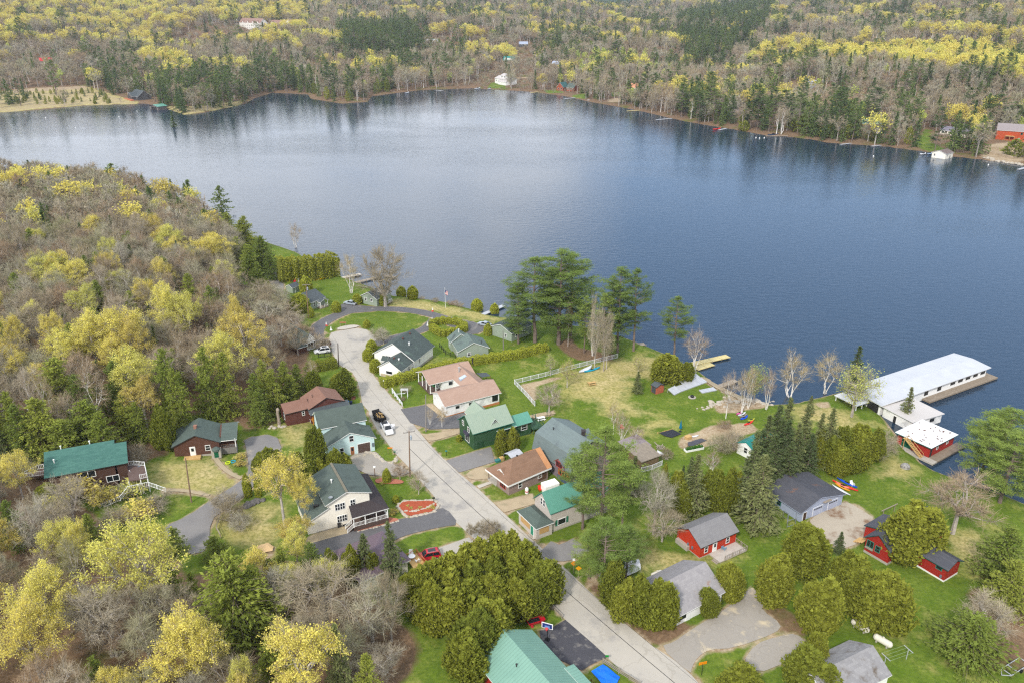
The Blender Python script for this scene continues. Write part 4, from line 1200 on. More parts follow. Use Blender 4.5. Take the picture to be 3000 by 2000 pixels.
b.win('v0', L * .68, 1.4, 1.7, 1.1, pos=.6, frame=RF, bars=0, cols=2); b.win('u1', 3.6, 1.4, .8, 1.2, pos=L - .5); b.win('u1', 9.0, 1.6, .9, 1.0, pos=L - .5)
b.gable(3.5, .9, W_BRICK, S_BUNG, axis='v', rect=(L * .36, L * .64, 1.3, 4.2), ov=.15, oe=.2, z0=3.0); b.panel('v0', 1.3, L * .5, 3.75, 1.2, .5, T_WHITE, 'louvre')
b.pipe(L * .4, W * .52, 5.2, .3, .14, T_DARK)
b.panel('u1', L - .5, W - 2.2, 1.3, 2.2, 2.0, M('boards_rust', C(120, 84, 60), C(90, 70, 60), sc=2, fine=.2), 'patched_wall', 0, .05)
# --- 18 beige house with teal metal roof
b = Bld('beige_house', 'beige house with teal metal roof and boarded front porch under the big pine', P('E5', 872, 818), P('E5', 1122, 1045), 14.0, 4.8)
L, W = b.L, b.W
TT = M('trim_teal', C(70, 140, 120), C(60, 128, 110))
b.gable(4.8, 3.0, W_BEIGE, R_TEAL, axis='v', ov=.4, oe=.35, fascia=TT, found=CONCW, fh=.3)
b.hip(2.9, 1.35, W_BEIGE, S_DKGREEN, axis='u', rect=(-.1, L + .5, -3.7, -.02), i0=1.3, i1=1.3, ov=.3, fz=.2)
BRD = M('boarding_tan', C(206, 168, 112), C(192, 154, 100), sc=1.5)
b.panel('v0', -3.7, L * .4, 1.75, 3.3, 1.3, BRD, 'boarded_window', 0, .05); b.panel('u1', L + .5, -1.9, 1.75, 2.2, 1.3, BRD, 'boarded_window', 0, .05)
b.door('v0', L * .83, .9, 2.0, pos=-3.7, mat=M('door_teal', C(60, 150, 120), C(52, 138, 110)), z0=.4)
b.win('v0', L * .42, 5.5, .55, 1.4, fw=.09); b.win('v0', L * .58, 5.5, .55, 1.4, fw=.09)
b.win('u1', 2.6, 1.8, 1.8, 1.2, bars=0); b.panel('u1', L, 1.35, 1.8, .55, 1.4, M('shutter_green', C(60, 130, 100), C(52, 120, 92)), 'shutter'); b.panel('u1', L, 3.9, 1.8, .55, 1.4, M('shutter_green', C(60, 130, 100)), 'shutter')
m = MB()
for i in range(3): p = b.w(L * .72, -3.75 - .3 * (i + 1), 0); m.bar(Z3(p, .3 - .15 * i), Z3(p + b.u * 1.3, .3 - .15 * i), .3, .14)
m.build('steps', WOODG, b.root)
# --- 19 red cabin
b = Bld('red_cabin', 'small bright red cabin with grey roof and wooden deck on the lawn', P('D3', 1108, 1440), P('D3', 1438, 1296), 6.4, 2.9)
L, W = b.L, b.W
b.gable(2.9, 1.9, W_RED, S_GREY, ov=.45, oe=.35, found=CONCW, fh=.25, fascia=T_DARK)
b.win('v0', L * .16, 1.6, .7, 1.2); b.win('v0', L * .76, 1.6, .7, 1.2); b.door('v0', L * .4, .9, 2.05, mat=T_WHITE, z0=.3, pane=True)
d = [b.w(L * .25, -3.0, 0), b.w(L * 1.0, -3.0, 0), b.w(L * 1.0, -.05, 0), b.w(L * .25, -.05, 0)]
b.slab(d, .1, .35, M_lines('deck_boards_pale', C(206, 196, 184), C(186, 176, 166), .18, 1, .35, width=.15)); b.rail([d[0] + b.u * 1.2 + Vector((0, 0, .35)), Z3(d[1], .35), Z3(d[2], .35)], WOODG, h=.9, gap=.5)
m = MB()
for i in range(3): p = b.w(L * .25 - .3 * (i + 1), -2.9, 0); m.bar(Z3(p, .2 - .15 * i), Z3(p + b.v * 1.4, .2 - .15 * i), .3, .12)
m.build('steps', WOODG, b.root)
b.panel('u0', 0, 2.0, 1.3, .35, .6, M('meter_box', C(120, 130, 140)), 'meter_box', 0, .2); b.panel('u0', 0, 3.2, 1.3, .35, .6, M('meter_box', C(120, 130, 140)), 'meter_box', 0, .2)
b.panel('u0', 0, W - 2.0, .5, 3.2, 1.2, CONCW, 'cellar_hatch', 0, .7)
# --- 20 white building with grey diamond roof
b = Bld('roadside_lodge', 'long white building with mottled grey roof behind the roadside cedars', P('D5', 1205, 940), P('D5', 1618, 720), 9.4, 2.5)
L, W = b.L, b.W
b.gable(2.5, 2.8, W_WHITE, S_GREYB, ov=.5, oe=.4)
b.win('v0', L * .12, 1.5, 1.5, .9, bars=0, frame=T_DARK); b.door('v0', L * .25, .9, 2.0, mat=T_WHITE); b.win('v0', L * .88, 1.5, 1.3, 1.0, bars=0, frame=T_DARK); b.win('v0', L * .6, 1.5, 1.3, 1.0, bars=0, frame=T_DARK)
b.shed(1.9, 2.3, W_WHITE, S_GREYB, axis='v', rect=(-3.6, -.01, W * .35, W * .95), ov=.2, oe=.2)
# --- 21 blue garage
b = Bld('blue_garage', 'pale blue two-bay garage with dark shingle roof littered with needles', P('F5', 640, 1168), P('F5', 1605, 748), 9.2, 0.0, cat='garage')
L, W = b.L, b.W
b.gable(2.5, 1.8, W_BLUE, S_DARKN, axis='v', r=.42, ov=.5, oe=.4, fascia=W_BLUE)
GD = M_lines('garage_door_blue', C(190, 198, 220), C(180, 188, 212), .5, 1, .1)
for t in (.40, .76):
    b.panel('v0', 0, L * t, 1.1, 2.9, 2.15, T_WHITE, 'garage_door_frame', -.02, .04); o = b.panel('v0', 0, L * t, 1.08, 2.7, 2.05, GD, 'garage_door', 0, .08)
    for i in range(4): b.panel('v0', 0, L * t - .98 + .65 * i, 1.72, .5, .3, glass(), 'pane', .05, .095, parent=o)
b.door('v0', L * .1, .85, 2.0, mat=M('door_darkbrown', C(84, 62, 50), C(70, 52, 42))); b.win('u0', 5.6, 1.5, .9, 1.1, frame=TT)
b.panel('v0', 0, L * .59, 2.75, 2.2, .12, WOODG, 'lamp_beam', 0, .5)
# --- 22 red house with charcoal roof
b = Bld('red_lodge', 'barn red house with charcoal roof and green trim behind the tall cedar', P('F6', 195, 748), P('F6', 640, 1010), 15.5, 0.0)
L, W = b.L, b.W
FG = M('fascia_green', C(24, 84, 76), C(20, 76, 68))
b.gable(3.5, 1.9, W_RED2, S_DARK, axis='v', ov=.5, oe=.45, fascia=FG, found=CONCW, fh=.5)
b.block([(-2.4, 3.1), (-.01, 3.9)], W_RED2, S_DARK, axis='v', rect=(-2.4, -.01, 3.5, 9.5), ov=.3, oe=.3, fascia=FG)
b.gable(3.3, 1.6, W_RED2, S_DARK, axis='u', rect=(L + .01, L + 2.2, 9.5, 14.5), ov=.4, oe=.3, fascia=FG)
b.win('v0', L * .2, 2.4, 1.2, 1.3, frame=TT, bars=0, cols=1); b.win('v0', L * .52, 2.2, .8, 1.2, frame=TT); b.panel('v0', 0, L * .2, 1.45, 1.6, .25, WOODG, 'flower_box', 0, .35)
m = MB()
for i in range(4): p = b.w(-1.4 - .45 * i, 1.0, 0); m.bar(Z3(p, .8 - .22 * i), Z3(p + b.v * 2.2, .8 - .22 * i), .42, .1)
m.build('steps', WOODY, b.root)
b.slab([b.w(-2.3, 9.6, 0), b.w(2, 15.6, 0), b.w(2, 18, 0), b.w(-2.3, 18, 0)], .2, .5, WOODG); b.rail([b.w(-2.3, 10.6, .5), b.w(-2.3, 18, .5), b.w(2, 18, .5)], WOODG, gap=.5)
b = Bld('red_annex', 'small barn red outbuilding with charcoal roof and white footing on the lawn', P('F6', 1430, 1155), P('F6', 1722, 1330), P('F6', 1978, 1163), 0.0)
b.gable(3.0, 1.1, W_RED2, S_DARK, ov=.4, oe=.5, fascia=FG, found=T_WHITE, fh=.32, rect=(-3.0, b.L, 0, b.W)); b.win('v0', b.L * .55, 2.3, 1.0, .6, frame=TT, bars=0); b.panel('v0', 0, b.L * .78, .9, .35, .5, M('meter_box', C(120, 130, 140)), 'meter_box', 0, .2)
# --- 23 grey shingled roof at the bottom edge
b = Bld('grey_roof_house', 'white house with mossy grey shingle roof below the clothesline', P('D4', 600, 1682), P('D4', 925, 1512), P('D4', 622, 1308), 2.6)
b.gable(2.6, 2.2, W_WHITE, S_GREYC, ov=.4, oe=.35, rect=(-2, b.L - .3, .3, b.W)); b.win('u1', b.W * .4, 1.5, .9, 1.1, pos=b.L - .3)
# --- 24 white shed with blue-green roof
b = Bld('white_shed', 'white garden shed with blue-green metal roof behind the dark spruces', P('E8', 680, 742), P('E8', 1085, 952), 8.0, 0.0, cat='shed')
b.gable(2.7, 1.2, W_WHITE, R_TEAL2, axis='v', ov=.25, oe=.25, fascia=R_TEAL2); b.win('v0', b.L * .52, 1.8, .85, 1.3, frame=T_WHITE, bars=1)
# --- 25 weathered sheds
b = Bld('weathered_shed', 'tumbledown brown board shed with grey plank roof behind white fence panel', P('F8', 655, 722), P('F8', 985, 603), 4.6, 2.3, cat='shed')
b.shed(2.3, 3.0, W_WEATH, S_WEATH, ov=.35, oe=.3, fascia=WOODG); b.panel('v0', 0, b.L * .3, 1.0, 1.2, 1.8, W_WEATH, 'door', 0, .06)
b = Bld('plank_shelter', 'open shelter with lilac-grey plank roof adjoining the weathered shed', P('F8', 470, 548), P('F8', 808, 410), 4.4, 2.2, cat='shed')
b.shed(2.2, 2.7, W_WEATH, S_WEATH2, ov=.3, oe=.3, fascia=WOODG, walls=False); b.posts([b.w(.1, .1, 0), b.w(b.L - .1, .1, 0), b.w(.1, b.W - .1, 0), b.w(b.L - .1, b.W - .1, 0)], -.3, 2.25, .16, WOODG); b.panel('v1', b.W, b.L / 2, 1.1, b.L - .4, 2.0, W_WEATH, 'back_wall')
# --- 26 little orange shed
b = Bld('orange_shed', 'little orange-brown shed with grey double door in the middle yard', P('C6', 1324, 1166), P('C6', 1364, 1188), P('C6', 1420, 1168), 0.0, cat='shed')
b.gable(2.0, .55, M('shed_orange', C(196, 110, 84), C(182, 98, 74)), S_SLATE, axis='u', ov=.15, oe=.15, fascia=T_DARK); b.panel('v0', 0, b.L / 2, .95, b.L * .8, 1.7, M('shed_door_grey', C(82, 86, 88), C(72, 76, 80)), 'door')
# --- 27 white boathouse
b = Bld('boathouse', 'long white flat-roofed boathouse reaching out over the lake', P('C7', 1000, 752), P('C7', 1836, 459), P('C7', 1541, 358), 3.2, water=True, cat='boathouse', sink=.2)
L, W = b.L, b.W
DOCKW = M_lines('dock_boards_grey', C(160, 146, 128), C(138, 124, 108), .3, 0, .4, width=.15, rough=.95)
b.gable(3.1, .45, W_WHITE, R_WHITEG, rect=(.6, L - .8, .5, W - .5), ov=.7, oe=.8, th=.22, fascia=R_WHITE)
b.slab([b.w(L * .38, -1.9, 0), b.w(L + 1.4, -1.9, 0), b.w(L + 1.4, .4, 0), b.w(L * .38, .4, 0)], .15, .6, DOCKW, 'walkway')
b.slab([b.w(L - .7, .5, 0), b.w(L + 1.4, .5, 0), b.w(L + 1.4, W, 0), b.w(L - .7, W, 0)], .15, .596, DOCKW, 'walkway')
for i in range(5): b.win('v0', L * (.655 + .073 * i), 1.95, 2.2, .95, pos=.5, bars=0, cols=0, frame=T_WHITE)
b.win('v0', L * .41, 1.9, 1.4, 1.2, pos=.5, bars=0, frame=T_DARK); b.win('v0', L * .53, 1.9, 1.4, 1.2, pos=.5, bars=0, frame=T_DARK)
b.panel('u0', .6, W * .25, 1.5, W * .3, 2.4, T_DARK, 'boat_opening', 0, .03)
b.slab([b.w(-4.5, W * .35, 0), b.w(.4, W * .35, 0), b.w(.4, W, 0), b.w(-4.5, W, 0)], 2.3, 2.5, R_WHITE, 'lean_to_roof'); b.posts([b.w(-4.3, W * .37, 0), b.w(-4.3, W * .95, 0), b.w(-2, W * .37, 0)], .2, 2.35, .2, T_WHITE)
b = Bld('boathouse_annex', 'low white shed-roofed annex beside the long white boathouse', P('C7', 1008, 762), P('C7', 1243, 884), P('C7', 1477, 802), 2.7, water=True, cat='boathouse', sink=.1)
b.shed(2.7, 2.4, W_WHITE2, M('roof_offwhite', C(212, 206, 200), C(198, 192, 188), sc=.3, fine=.05), axis='u', rect=(.2, b.L - .4, .3, b.W - .5), ov=.4, oe=.4, fascia=R_WHITE)
b.door('v0', b.L * .42, .8, 1.9, pos=.3, mat=T_DARK); b.win('u1', b.W * .65, 1.5, 1.4, .7, pos=b.L - .4, bars=0, frame=T_DARK)
# --- 28 red boathouse
b = Bld('red_boathouse', 'barn red boathouse with flat white roof and outside wooden stairs', P('C7', 1104, 956), P('C7', 1385, 1082), P('C7', 1610, 973), 3.3, water=True, cat='boathouse', sink=.1)
L, W = b.L, b.W
b.shed(3.2, 3.0, W_RED2, M('roof_white_patched', C(240, 240, 238), C(226, 226, 226), rough=.6, sc=.4), axis='u', rect=(.5, L - .6, .6, W - .9), ov=.7, oe=.55, th=.2, fascia=M('fascia_teal', C(30, 110, 96), C(26, 100, 88)))
m = MB(); rg = random.Random(3)
for i in range(30):
    p = b.w(rg.uniform(.5, L - .5), rg.uniform(.5, W - 1), 0); zz = 3.2 - .2 * ((p - b.w(0, .6, 0)).dot(b.v)) / (W - 1.5) + .2
    m.box(p.x - .13, p.x + .13, p.y - .1, p.y + .1, zz - .02, zz + .12)
m.build('roof_weights', M('brick_weight', C(120, 74, 60), C(100, 64, 54)), b.root)
b.slab([b.w(-1.0, -1.3, 0), b.w(L + 1.6, -1.3, 0), b.w(L + 1.6, .55, 0), b.w(-1.0, .55, 0)], .1, .5, CONCW, 'quay'); b.slab([b.w(L - .55, .56, 0), b.w(L + 1.6, .56, 0), b.w(L + 1.6, W + .8, 0), b.w(L - .55, W + .8, 0)], .1, .497, DOCKW, 'walkway')
b.panel('v0', .6, L * .32, 1.6, 2.4, 2.2, M('door_green', C(20, 100, 70)), 'boat_door'); b.win('u1', W * .32, 2.1, .6, .8, pos=L - .6); b.win('u1', W * .68, 2.1, .6, .8, pos=L - .6); b.panel('u1', L - .6, 1.3, 1.5, .7, 1.9, T_DARK, 'side_door')
m = MB(); s0, s1_ = b.w(L * .36, -.3, 3.5), b.w(L * .84, -.3, .5)
for dd in (0, .9):
    o_ = b.v * -dd
    m.bar(s0 + o_, s1_ + o_, .08, .3); m.bar(s0 + o_ + Vector((0, 0, 1)), s1_ + o_ + Vector((0, 0, 1)), .07)
    for i in range(6): p = s0.lerp(s1_, i / 5) + o_; m.bar(p, p + Vector((0, 0, 1)), .07)
for i in range(13): p = s0.lerp(s1_, (i + .5) / 13); m.bar(p, p - b.v * .9, .3, .05)
m.bar(b.w(L * .3, -.75, 3.45), b.w(L * .38, -.75, 3.45), .95, .08); m.bar(b.w(L * .34, -1.1, .5), b.w(L * .34, -1.1, 3.4), .12)
m.build('outside_stairs', WOODY, b.root)
# --- 29 small green roofed boathouse across the lake
b = Bld('boathouse', 'small grey boathouse with green roof at the far marshy point', P('A1', 1030, 728), P('A1', 1085, 736), 9.0, 3.2, water=True, cat='boathouse', sink=.1)
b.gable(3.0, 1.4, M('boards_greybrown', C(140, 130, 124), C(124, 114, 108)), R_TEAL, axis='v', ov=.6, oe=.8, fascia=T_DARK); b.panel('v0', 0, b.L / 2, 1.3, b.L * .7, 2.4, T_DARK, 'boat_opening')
# --- far houses
def far(name, label, A, B, W, h, rh, wall, roof, axis='u', wins=3, cat='house', z=None, base=None, **k):
    b = Bld(name, label, A, B, W, h if z is None else z, cat=cat, sink=4.0, base=base)
    b.gable(h, rh, wall, roof, axis=axis, ov=.6, oe=.5, **k)
    for i in range(wins): b.win('v0', b.L * (i + .6) / wins * .93, h * .58, 1.3, 1.4, bars=0)
    return b


W_STUC = M('stucco_white', C(244, 240, 232), C(232, 228, 220))
S_LODGE = M('roof_lodge', C(158, 126, 112), C(142, 112, 100), sc=.6)
b = far('lodge_wing', 'long white hillside lodge with brown roof and row of gabled dormers', P('F1', 400, 350), P('F1', 1000, 372), 14, 11.5, 6.5, W_STUC, S_LODGE, wins=9)
for i in range(4): b.gable(11.8, 3.0, W_STUC, S_LODGE, axis='v', rect=(b.L * (.14 + .235 * i), b.L * (.14 + .235 * i) + 5, -.3, 6), ov=.4, oe=.4, z0=8, fascia=M('trim_red', C(190, 70, 60), C(170, 60, 52)))
for i in range(9): b.win('v0', b.L * (i + .6) / 9 * .95, 3.2, 1.3, 1.5, bars=0)
b = far('lodge_hall', 'white hillside lodge with red trimmed gable and long brown roof', P('F1', 1285, 410), P('F1', 1960, 418), 14, 8.0, 6.5, W_STUC, S_LODGE, wins=7, fascia=M('trim_red', C(190, 70, 60)))
b.gable(9.0, 7.5, W_STUC, S_LODGE, axis='v', rect=(b.L * .64, b.L * .97, -3, 8), ov=.8, oe=.8, fascia=M('trim_red', C(190, 70, 60))); b.win('v0', b.L * .8, 6, 6, 2.2, pos=-3, bars=0, cols=3, frame=M('trim_red', C(190, 70, 60)))
b.gable(7.0, 5.5, W_STUC, S_LODGE, axis='v', rect=(b.L * .02, b.L * .2, -2, 6), ov=.6, oe=.6)
b = far('lodge_cottage', 'cream gabled cottage just below the hillside lodge', P('F1', 1135, 560), P('F1', 1385, 575), 10, 5.5, 5.0, W_CREAM, S_LODGE, axis='v', wins=2)
b.win('v0', b.L * .5, 6.6, 2.2, 1.6, bars=0)
far('red_roof_house', 'white house with bright red roof in the far left woods', P('A1', 275, 423), P('A1', 358, 420), 9, 3.5, 3.5, W_WHITE, M('roof_red', C(214, 60, 66), C(200, 54, 60)))
far('blue_house', 'pale blue-white house among trees right of the red roof', P('A1', 578, 412), P('A1', 640, 420), 10, 5, 3, W_WHITE, M('roof_blue', C(170, 190, 215), C(160, 180, 205)), wins=4)
b = far('lakeside_house', 'dark grey shingled house behind the small green boathouse', P('A1', 895, 655), P('A1', 950, 668), 13, 3.2, 5.2, M('wall_darkgrey', C(92, 92, 92), C(80, 80, 82)), S_SLATE, wins=2); b.gable(3.2, 3.6, M('wall_darkgrey', C(92, 92, 92)), S_SLATE, axis='v', rect=(b.L * .2, b.L * .75, -4, 5), ov=.5)
b.slab([b.w(0, -7, 0), b.w(b.L, -7, 0), b.w(b.L, -4.1, 0), b.w(0, -4.1, 0)], -.5, .6, M('deck_orange', C(200, 120, 84), C(184, 108, 76)))
b = far('white_lake_house', 'white tiered house on the far shore above the docks', P('F2', 390, 700), P('F2', 690, 740), 13, 6, 2.6, W_WHITE, M('roof_pale', C(206, 200, 196), C(190, 184, 182)), wins=5)
b.gable(9.5, 2.0, W_WHITE, M('roof_pale', C(206, 200, 196)), rect=(b.L * .32, b.L * .78, 2, 12), ov=.5, z0=5); b.win('v0', b.L * .45, 8.2, 2, 1.4, pos=2, bars=0, cols=2); b.win('v0', b.L * .66, 8.2, 2, 1.4, pos=2, bars=0, cols=2); b.shed(3.2, 5, W_WHITE, M('roof_pale', C(206, 200, 196)), rect=(b.L * .4, b.L, -3, -.01))
b = far('teal_roof_house', 'house with teal roof and white dormers above the white lake house', P('F2', 580, 300), P('F2', 820, 305), 11, 5.5, 5.0, M('wall_darkgrey', C(92, 92, 92)), R_TEAL2, wins=3)
b.gable(8.4, 1.6, W_WHITE, R_TEAL2, axis='v', rect=(b.L * .12, b.L * .28, 1.0, 5), ov=.3, z0=6); b.shed(8.6, 9.4, W_WHITE, R_TEAL2, rect=(b.L * .34, b.L * .76, 1.0, 5), ov=.3, z0=6)
far('dark_house', 'dark house with pale metal roof among far shore birches', P('F2', 1700, 375), P('F2', 1870, 380), 10, 6, 3, M('wall_darkgrey', C(92, 92, 92)), M('roof_bluegrey', C(176, 186, 206), C(164, 174, 196)), wins=4)
far('timber_lodge', 'orange timber lodge with dark teal roof on the far shore lawn', P('F2', 1810, 900), P('F2', 1960, 910), 12, 4.0, 4.6, M('timber_redorange', C(176, 92, 62), C(156, 80, 54)), M('roof_darkteal', C(66, 110, 110), C(60, 100, 100)), axis='v', wins=2)
far('grey_roof_lodge', 'house with grey-green hip-like roof beside the timber lodge', P('F2', 2040, 915), P('F2', 2200, 925), 12, 3.8, 4.2, M('timber_redorange', C(176, 92, 62)), S_DKGREEN, wins=3)
far('cream_lake_house', 'cream house with orange tiled roof behind the gravel beach', P('F3', 500, 275), P('F3', 645, 280), 11, 5.2, 4.2, W_CREAM, M('roof_orange', C(216, 150, 116), C(200, 136, 104)), wins=3)
far('white_hill_house', 'narrow white house with red trim in the woods above shore', P('F3', 1670, 140), P('F3', 1750, 145), 9, 6.5, 4, W_STUC, S_LODGE, axis='v', wins=2)
far('blue_roof_house', 'house with pale blue-grey roof deep in the middle woods', P('A2', 1225, 305), P('A2', 1285, 305), 9, 4, 3.2, M('wall_darkgrey', C(92, 92, 92)), M('roof_bluegrey', C(176, 186, 206)), wins=2)
far('white_roof_house', 'pale roofed house amid pines on the middle hillside', P('A2', 600, 288), P('A2', 670, 285), 10, 4, 3, W_WHITE, M('roof_icewhite', C(220, 228, 236), C(208, 216, 226)), wins=2)
far('cottage', 'small white cottage with lawn on the far centre shore', P('A2', 310, 550), P('A2', 345, 552), 8, 4.5, 3, W_BROWN2, S_SLATE, axis='v', wins=1)
far('brown_lake_house', 'flat brown house under pines on the right shore', P('A3', 290, 780), P('A3', 470, 765), 10, 3.2, 1.6, W_BROWN2, M('roof_greybrown', C(130, 116, 112), C(118, 104, 100)), wins=3)
far('green_roof_cabin', 'cabin with blue-green roof behind pines on the right shore', P('A3', 1240, 850), P('A3', 1390, 856), 9, 3.2, 2.6, W_BROWN, M('roof_bluegreen', C(110, 160, 150), C(98, 146, 138)), wins=3)
far('grey_house', 'grey sided house seen between yellow maples on the right slope', P('A3', 845, 560), P('A3', 900, 566), 9, 6.0, 1.2, M('wall_grey', C(176, 182, 190), C(160, 166, 176)), M('roof_bluegrey', C(176, 186, 206)), wins=2)
b = far('deck_house', 'white lake house with solar roof and long deck on the right shore', P('F4', 755, 330), P('F4', 1330, 400), 11, 3.4, 2.2, W_CREAM, M('roof_solar', C(110, 108, 130), C(140, 130, 136), sc=.4), wins=0)
for t in (.1, .2, .36, .5, .62, .86): b.win('v0', b.L * t, 2.1, 1.6, 1.5, bars=0)
b.slab([b.w(-1, -3.2, 0), b.w(b.L * .7, -3.2, 0), b.w(b.L * .7, -.05, 0), b.w(-1, -.05, 0)], .3, .6, WOODG); b.rail([b.w(-1, -3.2, .6), b.w(b.L * .7, -3.2, .6)], WOODG, gap=.5, post=3); b.posts([b.w(b.L * .1 * i, -3, 0) for i in range(7)], -4, .35, .25, WOODG)
b = far('orange_log_house', 'orange log house with deck above stone terraces at the right edge', P('F4', 1800, 520), P('F4', 2500, 570), 12, 7.0, 4.0, M('logs_orange', C(206, 92, 48), C(184, 80, 42), sc=1), M('roof_greyrose', C(160, 150, 150), C(146, 136, 136)), wins=0, z=0.0)
b.win('v0', b.L * .68, 5.2, 1.1, 1.3, frame=TT); b.door('v0', b.L * .64, 1.0, 2.1, mat=M('door_teal', C(60, 150, 120))); b.slab([b.w(b.L * .2, -3.0, 0), b.w(b.L, -3.0, 0), b.w(b.L, -.05, 0), b.w(b.L * .2, -.05, 0)], -.6, 0, WOODY); b.rail([b.w(b.L * .2, -3, 0), b.w(b.L, -3, 0)], WOODY, gap=.6, post=3)
b.slab([b.w(b.L * .25, -2.8, 0), b.w(b.L * .5, -2.8, 0), b.w(b.L * .5, -.05, 0), b.w(b.L * .25, -.05, 0)], 3.2, 3.5, WOODY, 'balcony'); b.posts([b.w(b.L * .25, -2.7, 0), b.w(b.L * .375, -2.7, 0), b.w(b.L * .5, -2.7, 0)], 0, 3.2, .2, WOODY); b.chimney(b.L * .75, 6, 10.6, 1.5, 1.0, RUST)
b = Bld('boathouse', 'white boathouse with brown roof on the right shore waterline', P('F4', 580, 850), P('F4', 838, 888), P('F4', 990, 852), 0.3, water=True, cat='boathouse', sink=.3)
b.gable(3.4, 1.7, W_CREAM, M('roof_greybrown', C(130, 116, 112)), axis='v', ov=.4, oe=.4); b.panel('v0', 0, b.L * .6, 1.3, b.L * .42, 2.0, T_WHITE, 'boat_door'); b.win('v0', b.L * .2, 2.0, .9, 1.2); b.win('u1', b.W * .25, 2.0, .6, 1.5, bars=0); b.door('u1', b.W * .6, .8, 2, mat=T_DARK)
# ------------------------------------------------------------------ trees
def leafmat(name, cols, bark=False, trans=.35, nsc=.6):
    """foliage: tone varies from tree to tree and from clump to clump"""
    m = bpy.data.materials.new(name); m.use_nodes = True
    nt = m.node_tree
    for n in list(nt.nodes): nt.nodes.remove(n)
    out = nt.nodes.new('ShaderNodeOutputMaterial')
    oi = nt.nodes.new('ShaderNodeObjectInfo')
    cr = nt.nodes.new('ShaderNodeValToRGB')
    els = cr.color_ramp.elements
    while len(els) < len(cols): els.new(.5)
    for i, c in enumerate(cols):
        els[i].position = i / max(1, len(cols) - 1); els[i].color = tuple(c) + (1,)
    nt.links.new(oi.outputs['Random'], cr.inputs[0])
    v = coord(nt, 'Object')
    f = ramp(nt, noise(nt, v, nsc, 3, .6), .3, .7)
    hs = nt.nodes.new('ShaderNodeHueSaturation')
    nt.links.new(cr.outputs[0], hs.inputs['Color'])
    vv = nt.nodes.new('ShaderNodeMapRange'); vv.inputs[3].default_value = .72; vv.inputs[4].default_value = 1.28
    nt.links.new(f, vv.inputs[0]); nt.links.new(vv.outputs[0], hs.inputs['Value'])
    d = nt.nodes.new('ShaderNodeBsdfDiffuse'); nt.links.new(hs.outputs[0], d.inputs['Color'])
    if trans:
        t = nt.nodes.new('ShaderNodeBsdfTranslucent'); nt.links.new(hs.outputs[0], t.inputs['Color'])
        mx = nt.nodes.new('ShaderNodeMixShader'); mx.inputs[0].default_value = trans
        nt.links.new(d.outputs[0], mx.inputs[1]); nt.links.new(t.outputs[0], mx.inputs[2]); nt.links.new(mx.outputs[0], out.inputs[0])
    else:
        nt.links.new(d.outputs[0], out.inputs[0])
    return m


L_MAPLE = leafmat('blossom_yellow', [(.60, .49, .13), (.68, .585, .14), (.75, .66, .16), (.72, .665, .16), (.58, .57, .14)])
L_LIME = leafmat('leaf_lime', [(.42, .52, .12), (.52, .58, .12), (.58, .58, .15)])
L_TWIG = leafmat('twig_brown', [(.26, .215, .135), (.33, .275, .18), (.38, .33, .235), (.31, .215, .13), (.35, .325, .24), (.30, .285, .145), (.40, .37, .29)], trans=0)
L_TWIGB = leafmat('twig_birch', [(.30, .22, .16), (.38, .30, .14), (.34, .27, .20)], trans=0)
L_PINE = leafmat('needle_pine', [(.14, .205, .055), (.205, .28, .068), (.29, .365, .085)])
L_PINEF = leafmat('needle_pine_far', [(.10, .15, .05), (.15, .21, .06), (.21, .265, .075)])
L_SPRUCE = leafmat('needle_spruce', [(.105, .145, .058), (.165, .195, .075), (.235, .255, .10)])
L_HEM = leafmat('needle_hemlock', [(.16, .215, .05), (.25, .30, .055), (.32, .35, .065)])
L_CEDAR = leafmat('spray_cedar', [(.185, .215, .035), (.25, .27, .04), (.31, .32, .048)], nsc=1.4)
L_HEDGE = leafmat('spray_hedge', [(.36, .385, .05), (.42, .44, .06)], nsc=1.2)
B_GREY = leafmat('bark_grey', [(.32, .28, .24), (.40, .36, .32), (.46, .42, .38)], trans=0, nsc=2)
B_PINE = leafmat('bark_pine', [(.17, .13, .11), (.22, .17, .14)], trans=0, nsc=2)
B_BIRCH = leafmat('bark_birch', [(.66, .62, .57), (.74, .71, .67)], trans=0, nsc=5)


def frames(n, rg):
    a = rg.normal(size=(n, 3)); a /= np.linalg.norm(a, axis=1)[:, None]
    b = rg.normal(size=(n, 3)); b -= a * (a * b).sum(1)[:, None]; b /= np.linalg.norm(b, axis=1)[:, None]
    return a, b


